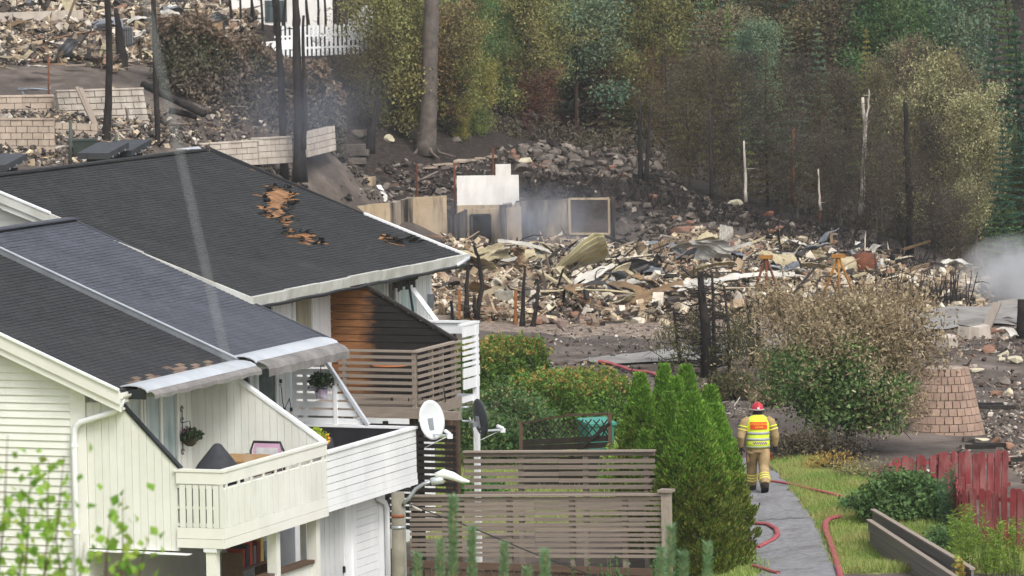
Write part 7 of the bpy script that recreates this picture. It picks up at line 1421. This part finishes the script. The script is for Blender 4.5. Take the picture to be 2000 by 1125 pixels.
# bin, hose ring
p = hit(165, 312); o = empty('waste_bin', p, .1, 'dark green square bin before the block walls', 'bin'); mb = MB(); mb.add([(-.33, -.3, 0), (.33, -.3, 0), (.33, .3, 0), (-.33, .3, 0), (-.44, -.38, .68), (.44, -.38, .68), (.44, .38, .68), (-.44, .38, .68)], BOXF); gbin = mat('bin_green', '#37413b', .6, '#2b332f', 3); mb.build('body', gbin, o); bx('rim', gbin, o, (-.47, -.41, .68), (.47, .41, .74))
mb = MB(); c_ = hit(68, 203); mb.tube([(.62*math.cos(a), .35*math.sin(a), .55+.03*math.sin(3*a)) for a in np.linspace(0, 6.28, 20)], .045, 6); mb.tube([(-.5, 0, .5), (-.3, .1, .1), (.2, -.1, -.1)], .04, 6); o = mb.build('hose_coil', sheetg, None, True); o.location = V3(c_); tag(o, 'grey hose coil on the upper left wall', 'hose')
# white picket fence at the top
A_, B_ = at(515, 108, 201), at(728, 100, 203); o = empty('white_picket_fence', A_, 0, 'white picket fence above the long hedge', 'fence'); D = B_-A_; n = 25
for i in range(n):
    f = (i+.5)/n; b = D*f; h = 1.25+.02*math.sin(i*2.1); x = .056
    if i > 2:
        mb = MB(); mb.prism([(b[0]-x, b[1], b[2]-.1), (b[0]+x, b[1], b[2]-.1), (b[0]+x, b[1], b[2]+h-.06), (b[0], b[1], b[2]+h), (b[0]-x, b[1], b[2]+h-.06)], (0, .03, 0)); mb.build('picket', white, o)
for z in (.25, .78): beam('rail', white, o, D*.1+np.array([0, .05, z]), D+np.array([0, .05, z]), .04, .09)
beam('board', white, o, np.array([-.1, 0, .35]), D*.28+np.array([0, 0, .45]), .05, .42)
for i in range(6): bx('tall_picket', white, o, (D[0]-1.05+i*.19, D[1]+.05, D[2]+.5), (D[0]-1.05+i*.19+.15, D[1]+.08, D[2]+(1.45, 1.6, 1.75, 1.95, 2.02, 2.02)[i]))
o = tag(beam('fallen_board', charm, None, at(440, 95, 202), at(512, 92, 202), .1, .35), 'black charred board left of the picket fence', 'board')
# tripods (A-frames)
yel = mat('rusty_yellow', '#a8762f', .7, '#7d5428', 4, .1, dirt='#3a2a20', dirt_amt=.5)
for k, (px, pyt, pyb, wd_, lab) in enumerate(((1496, 502, 605, 76, 'left rusty steel tripod with yellow head'), (1637, 500, 610, 84, 'right rusty steel tripod among the rubble'))):
    Y = 150; top_ = at(px, pyt, Y); o = empty('steel_tripod', onto(top_), 0, lab, 'tripod', 'steel tripods'); b0 = np.array(o.location); H = top_-b0; w = wd_/2/(FPX/Y)
    for a in (2.9, .2, 4.7): f_ = np.array([math.cos(a)*w, math.sin(a)*w, -.05]); mb = MB(); mb.tube([H, f_], [.045, .045], 6); mb.build('leg', yel if k else rustm, o, True)
    bx('head', yel, o, H-np.array([.22, .1, .06]), H+np.array([.22, .1, .06])); mb = MB(); mb.tube([H*.45+np.array([-w*.5, 0, 0]), H*.45+np.array([w*.5, 0, 0])], .02, 5); mb.build('tie_rod', rustm, o)
p = hit(1668, 548); o = empty('steel_tank', p, .3, 'brown rusty round tank in the right rubble', 'tank'); mb = MB(); mb.tube([(-.75, 0, .42), (.0, 0, .45)], [.36, .40], 16); mb.build('pale_end', sheetc, o, True); mb = MB(); mb.tube([(.0, 0, .45), (.45, 0, .5), (.75, 0, .5)], [.46, .50, .40], 16); mb.build('rusty_drum', rustm, o, True); bx('tray', ironm, o, (-.9, -.5, 0), (.95, .5, .1))
W_('low_wall', 'low grey concrete wall before the right rubble', (1545, 572, 152), (1785, 570, 150), .3, mat('concrete_sooty', '#7d7874', .9, '#605b58', 1.2, 0, dirt='#3a3533', dirt_amt=.6, dscale=.6), None, None, None, 'wall', 'burnt-out house walls')
# electrical box, orange posts, guardrail, dark post
p = at(985, 615, 146); o = empty('meter_cabinet', onto(p), 0, 'soot stained steel cabinet before the rubble', 'cabinet'); bx('body', mat('cabinet_stained', '#a9a79a', .6, '#6f6a5f', 4, 0, dirt='#6a4a35', dirt_amt=.6, dscale=4), o, (-.30, -.2, 0), (.30, .2, .78)); bx('door', mat('cabinet_stained', '#a9a79a'), o, (-.27, -.225, .04), (.27, -.203, .74))
org = mat('orange_post', '#9c6a3a', .8, '#7a4f2a', 5, .05)
for k, (px, yb, yt) in enumerate(((1007, 640, 568), (897, 622, 565))): A_ = at(px, yb, 143); o = tag(beam('marker_post', org, None, A_, at(px, yt, 143), .14, .10, (1, 0, 0)), ('orange wooden post right of the steel cabinet', 'orange wooden post at the rear house corner')[k], 'post', 'orange posts')
for k, (pts_, lab) in enumerate((([(912, 620), (911, 560), (916, 508)], 'charred sapling stem nearest the rear house'), ([(930, 622), (941, 560), (934, 500), (925, 478)], 'crooked charred sapling right of the first'), ([(928, 610), (926, 575)], 'short charred stub between the saplings'), ([(1020, 642), (1022, 590), (1026, 520)], 'charred sapling beside the orange post'), ([(1040, 642), (1048, 600), (1051, 550)], 'leaning charred sapling right of the orange post'))): stem(lab, pts_, .09, .04, barkc, 7, Y=143-k*.3, seed=740+k, grp='charred saplings before the rubble')
A_, B_ = at(1925, 645, 136), at(1948, 592, 140); o = empty('guard_board', A_, 0, 'pale bent guard board beside the road at right', 'board'); D = B_-A_; beam('board', greywood2, o, (0, 0, 0), D, .08, .26, (1, 0, 0)); beam('rail', mat('rail_grey', '#9b9791', .8), o, D, at(2030, 585, 141)-A_, .06, .14)
p = at(1994, 655, 133); o = stem('thick charred post at the right edge by the road', [(1995, 660), (1996, 585)], .14, .13, barkc, 0, Y=133, seed=751)
for k in range(60):
    px = r6.uniform(1700, 1900); h_ = r6.uniform(35, 80); stem('charred stalk of the burnt hedge row in the right rubble', [(px, 605+r6.uniform(-8, 6)), (px+r6.uniform(-4, 10), 590), (px+r6.uniform(-4, 18), 600-h_)], .035, .012, barkc, 1, Y=148+r6.uniform(-2, 2), seed=760+k, name='burnt_stalk', grp='burnt hedge stalks')
for k, (px, py) in enumerate(((1440, 600), (1850, 592))): p = hit(px+5, py); pole_(('charred log lying left of the far stalks', 'charred log beside the road near the smoke')[k], (px-28, py), (px+35, py-6), p[1], .2, barkc, 'charred_log', 'log')
for k, (a, b, Y) in enumerate((((1905, 782), (1985, 812), 117), ((1908, 790), (1960, 800), 117.5), ((1885, 865), (1945, 905), 107), ((1900, 868), (1965, 890), 107.5), ((1960, 905), (2010, 925), 104))): A_ = at(*a, Y); o = tag(beam('charred_beam', charm, None, onto(A_, .1), onto(at(*b, Y), .15), .14, .10), ('upper charred beam right of the block tower', 'second charred beam below the upper one', 'charred beam at the foot of the tower', 'thin charred beam beside the tower foot beam', 'charred beam behind the red fence end')[k], 'beam', 'charred beams')
for k, (px, py) in enumerate(((1850, 680), (1890, 662), (1915, 660))): p = hit(px, py); o = tag(MB().box((-.26, -.2, -.1), (.26, .2, .34)).build('concrete_block', blockw, None), ('left concrete block by the road edge', 'middle concrete block by the road edge', 'right concrete block by the road edge')[k], 'block', 'blocks by the road'); o.location = V3(p); o.rotation_euler = (r6.normal(0, .1), r6.normal(0, .1), r6.uniform(0, 1))
# individually visible boards in the rubble
for k in range(60):
    px = r6.uniform(870, 1770); py = r6.uniform(500, 620) if px < 1300 else r6.uniform(490, 575); p = hit(px, py); L = r6.uniform(.6, 1.9); a = r6.uniform(0, 3.14); d = np.array([math.cos(a)*L, math.sin(a)*L*.6, r6.uniform(-.1, .8)*L*.5]); A_ = p+np.array([0, 0, .2+r6.uniform(0, .3)]); o = beam('debris_board', (sheetb, sheetc, charm, sheetw, greywood)[k % 5], None, A_, A_+d, r6.uniform(.06, .25), r6.uniform(.03, .1)); tag(o, 'loose burnt board or strip lying in the pale rubble', 'board', 'loose boards in the rubble')
for k in range(40):
    px = r6.uniform(0, 460); py = r6.uniform(15, 150); p = hit(px, py); L = r6.uniform(.7, 2.2); a = r6.uniform(0, 3.14); d = np.array([math.cos(a)*L, math.sin(a)*L*.6, r6.uniform(-.1, .6)*L*.5]); A_ = p+np.array([0, 0, .2+r6.uniform(0, .3)]); o = beam('debris_board', (sheetb, sheetc, charm, sheetw, greywood)[k % 5], None, A_, A_+d, r6.uniform(.08, .3), r6.uniform(.04, .12)); tag(o, 'loose board or beam in the upper left rubble', 'board', 'loose boards in the upper rubble')
# ------------------------------------------------------------------ smoke and haze
def smoke(name, label, lo, hi, dens, scale, seed, col=(.75, .78, .84)):
    """closed volume with a soft, broken density that thins out towards its walls"""
    c = [(a+b)/2 for a, b in zip(lo, hi)]; s = [b-a for a, b in zip(lo, hi)]
    m = bpy.data.materials.new('mat_'+name); t = NT(m); ob = t.obj()
    ln = t.new('ShaderNodeVectorMath', _operation='LENGTH'); t.link(ob, ln.inputs[0])
    fall = t.ramp(t.math('MULTIPLY', ln.outputs['Value'], 2.0), [(.15, (1, 1, 1)), (.6, (.3, .3, .3)), (.97, (0, 0, 0))])
    sc_ = t.scalev(t.pos(), (1, .6, .8)); n = t.noise(sc_, scale, 4, .6); n = t.ramp(n, [(.38, (0, 0, 0)), (.72, (1, 1, 1))])
    d = t.math('MULTIPLY', t.math('MULTIPLY', fall, n), dens)
    v = t.new('ShaderNodeVolumePrincipled'); v.inputs['Color'].default_value = col+(1,); v.inputs['Anisotropy'].default_value = .2; t.link(d, v.inputs['Density']); t.link(v.outputs[0], t.out.inputs['Volume'])
    mb = MB(); mb.lathe((0, 0, 0), [(.02, -.5)]+[(.5*math.cos(a), .5*math.sin(a)) for a in np.linspace(-1.4, 1.4, 9)]+[(.02, .5)], 16); o = mb.build(name, m, None); o.location = c; o.scale = s
    return tag(o, label, 'smoke', kind='stuff')
def sm_px(name, label, px, py, Y, w, h, dpt, dens, scale, seed, col=(.75, .78, .84)):
    c = at(px, py, Y); k = FPX/Y; return smoke(name, label, (c[0]-w/k/2, c[1]-dpt/2, c[2]-h/k/2), (c[0]+w/k/2, c[1]+dpt/2, c[2]+h/k/2), dens, scale, seed, col)
sm_px('smoke_plume', 'white smoke plume rising at the right edge', 1985, 545, 150, 260, 190, 9, 2.2, .9, 1, (.86, .87, .89))
sm_px('smoke_veil', 'bluish smoke drifting around the charred stems', 590, 215, 180, 420, 330, 10, .13, .3, 2, (.62, .70, .86))
sm_px('ruin_smoke', 'thin bluish smoke hanging before the sooty walls', 1040, 430, 182, 520, 170, 5, .6, .45, 3, (.66, .73, .86))
sm_px('slope_smoke', 'thin smoke along the foot of the pink outcrop', 1380, 490, 176, 300, 60, 5, .14, .5, 4, (.7, .76, .86))
# even haze over the whole place
hm_ = bpy.data.materials.new('haze_air'); t = NT(hm_); v = t.new('ShaderNodeVolumePrincipled'); v.inputs['Color'].default_value = (.86, .90, .96, 1); v.inputs['Density'].default_value = .0002; v.inputs['Anisotropy'].default_value = .15; t.link(v.outputs[0], t.out.inputs['Volume'])
tag(MB().box((-430, -70, -30), (430, 910, 160)).build('haze', hm_, None), 'thin smoky haze over the whole hillside', 'haze', kind='stuff')
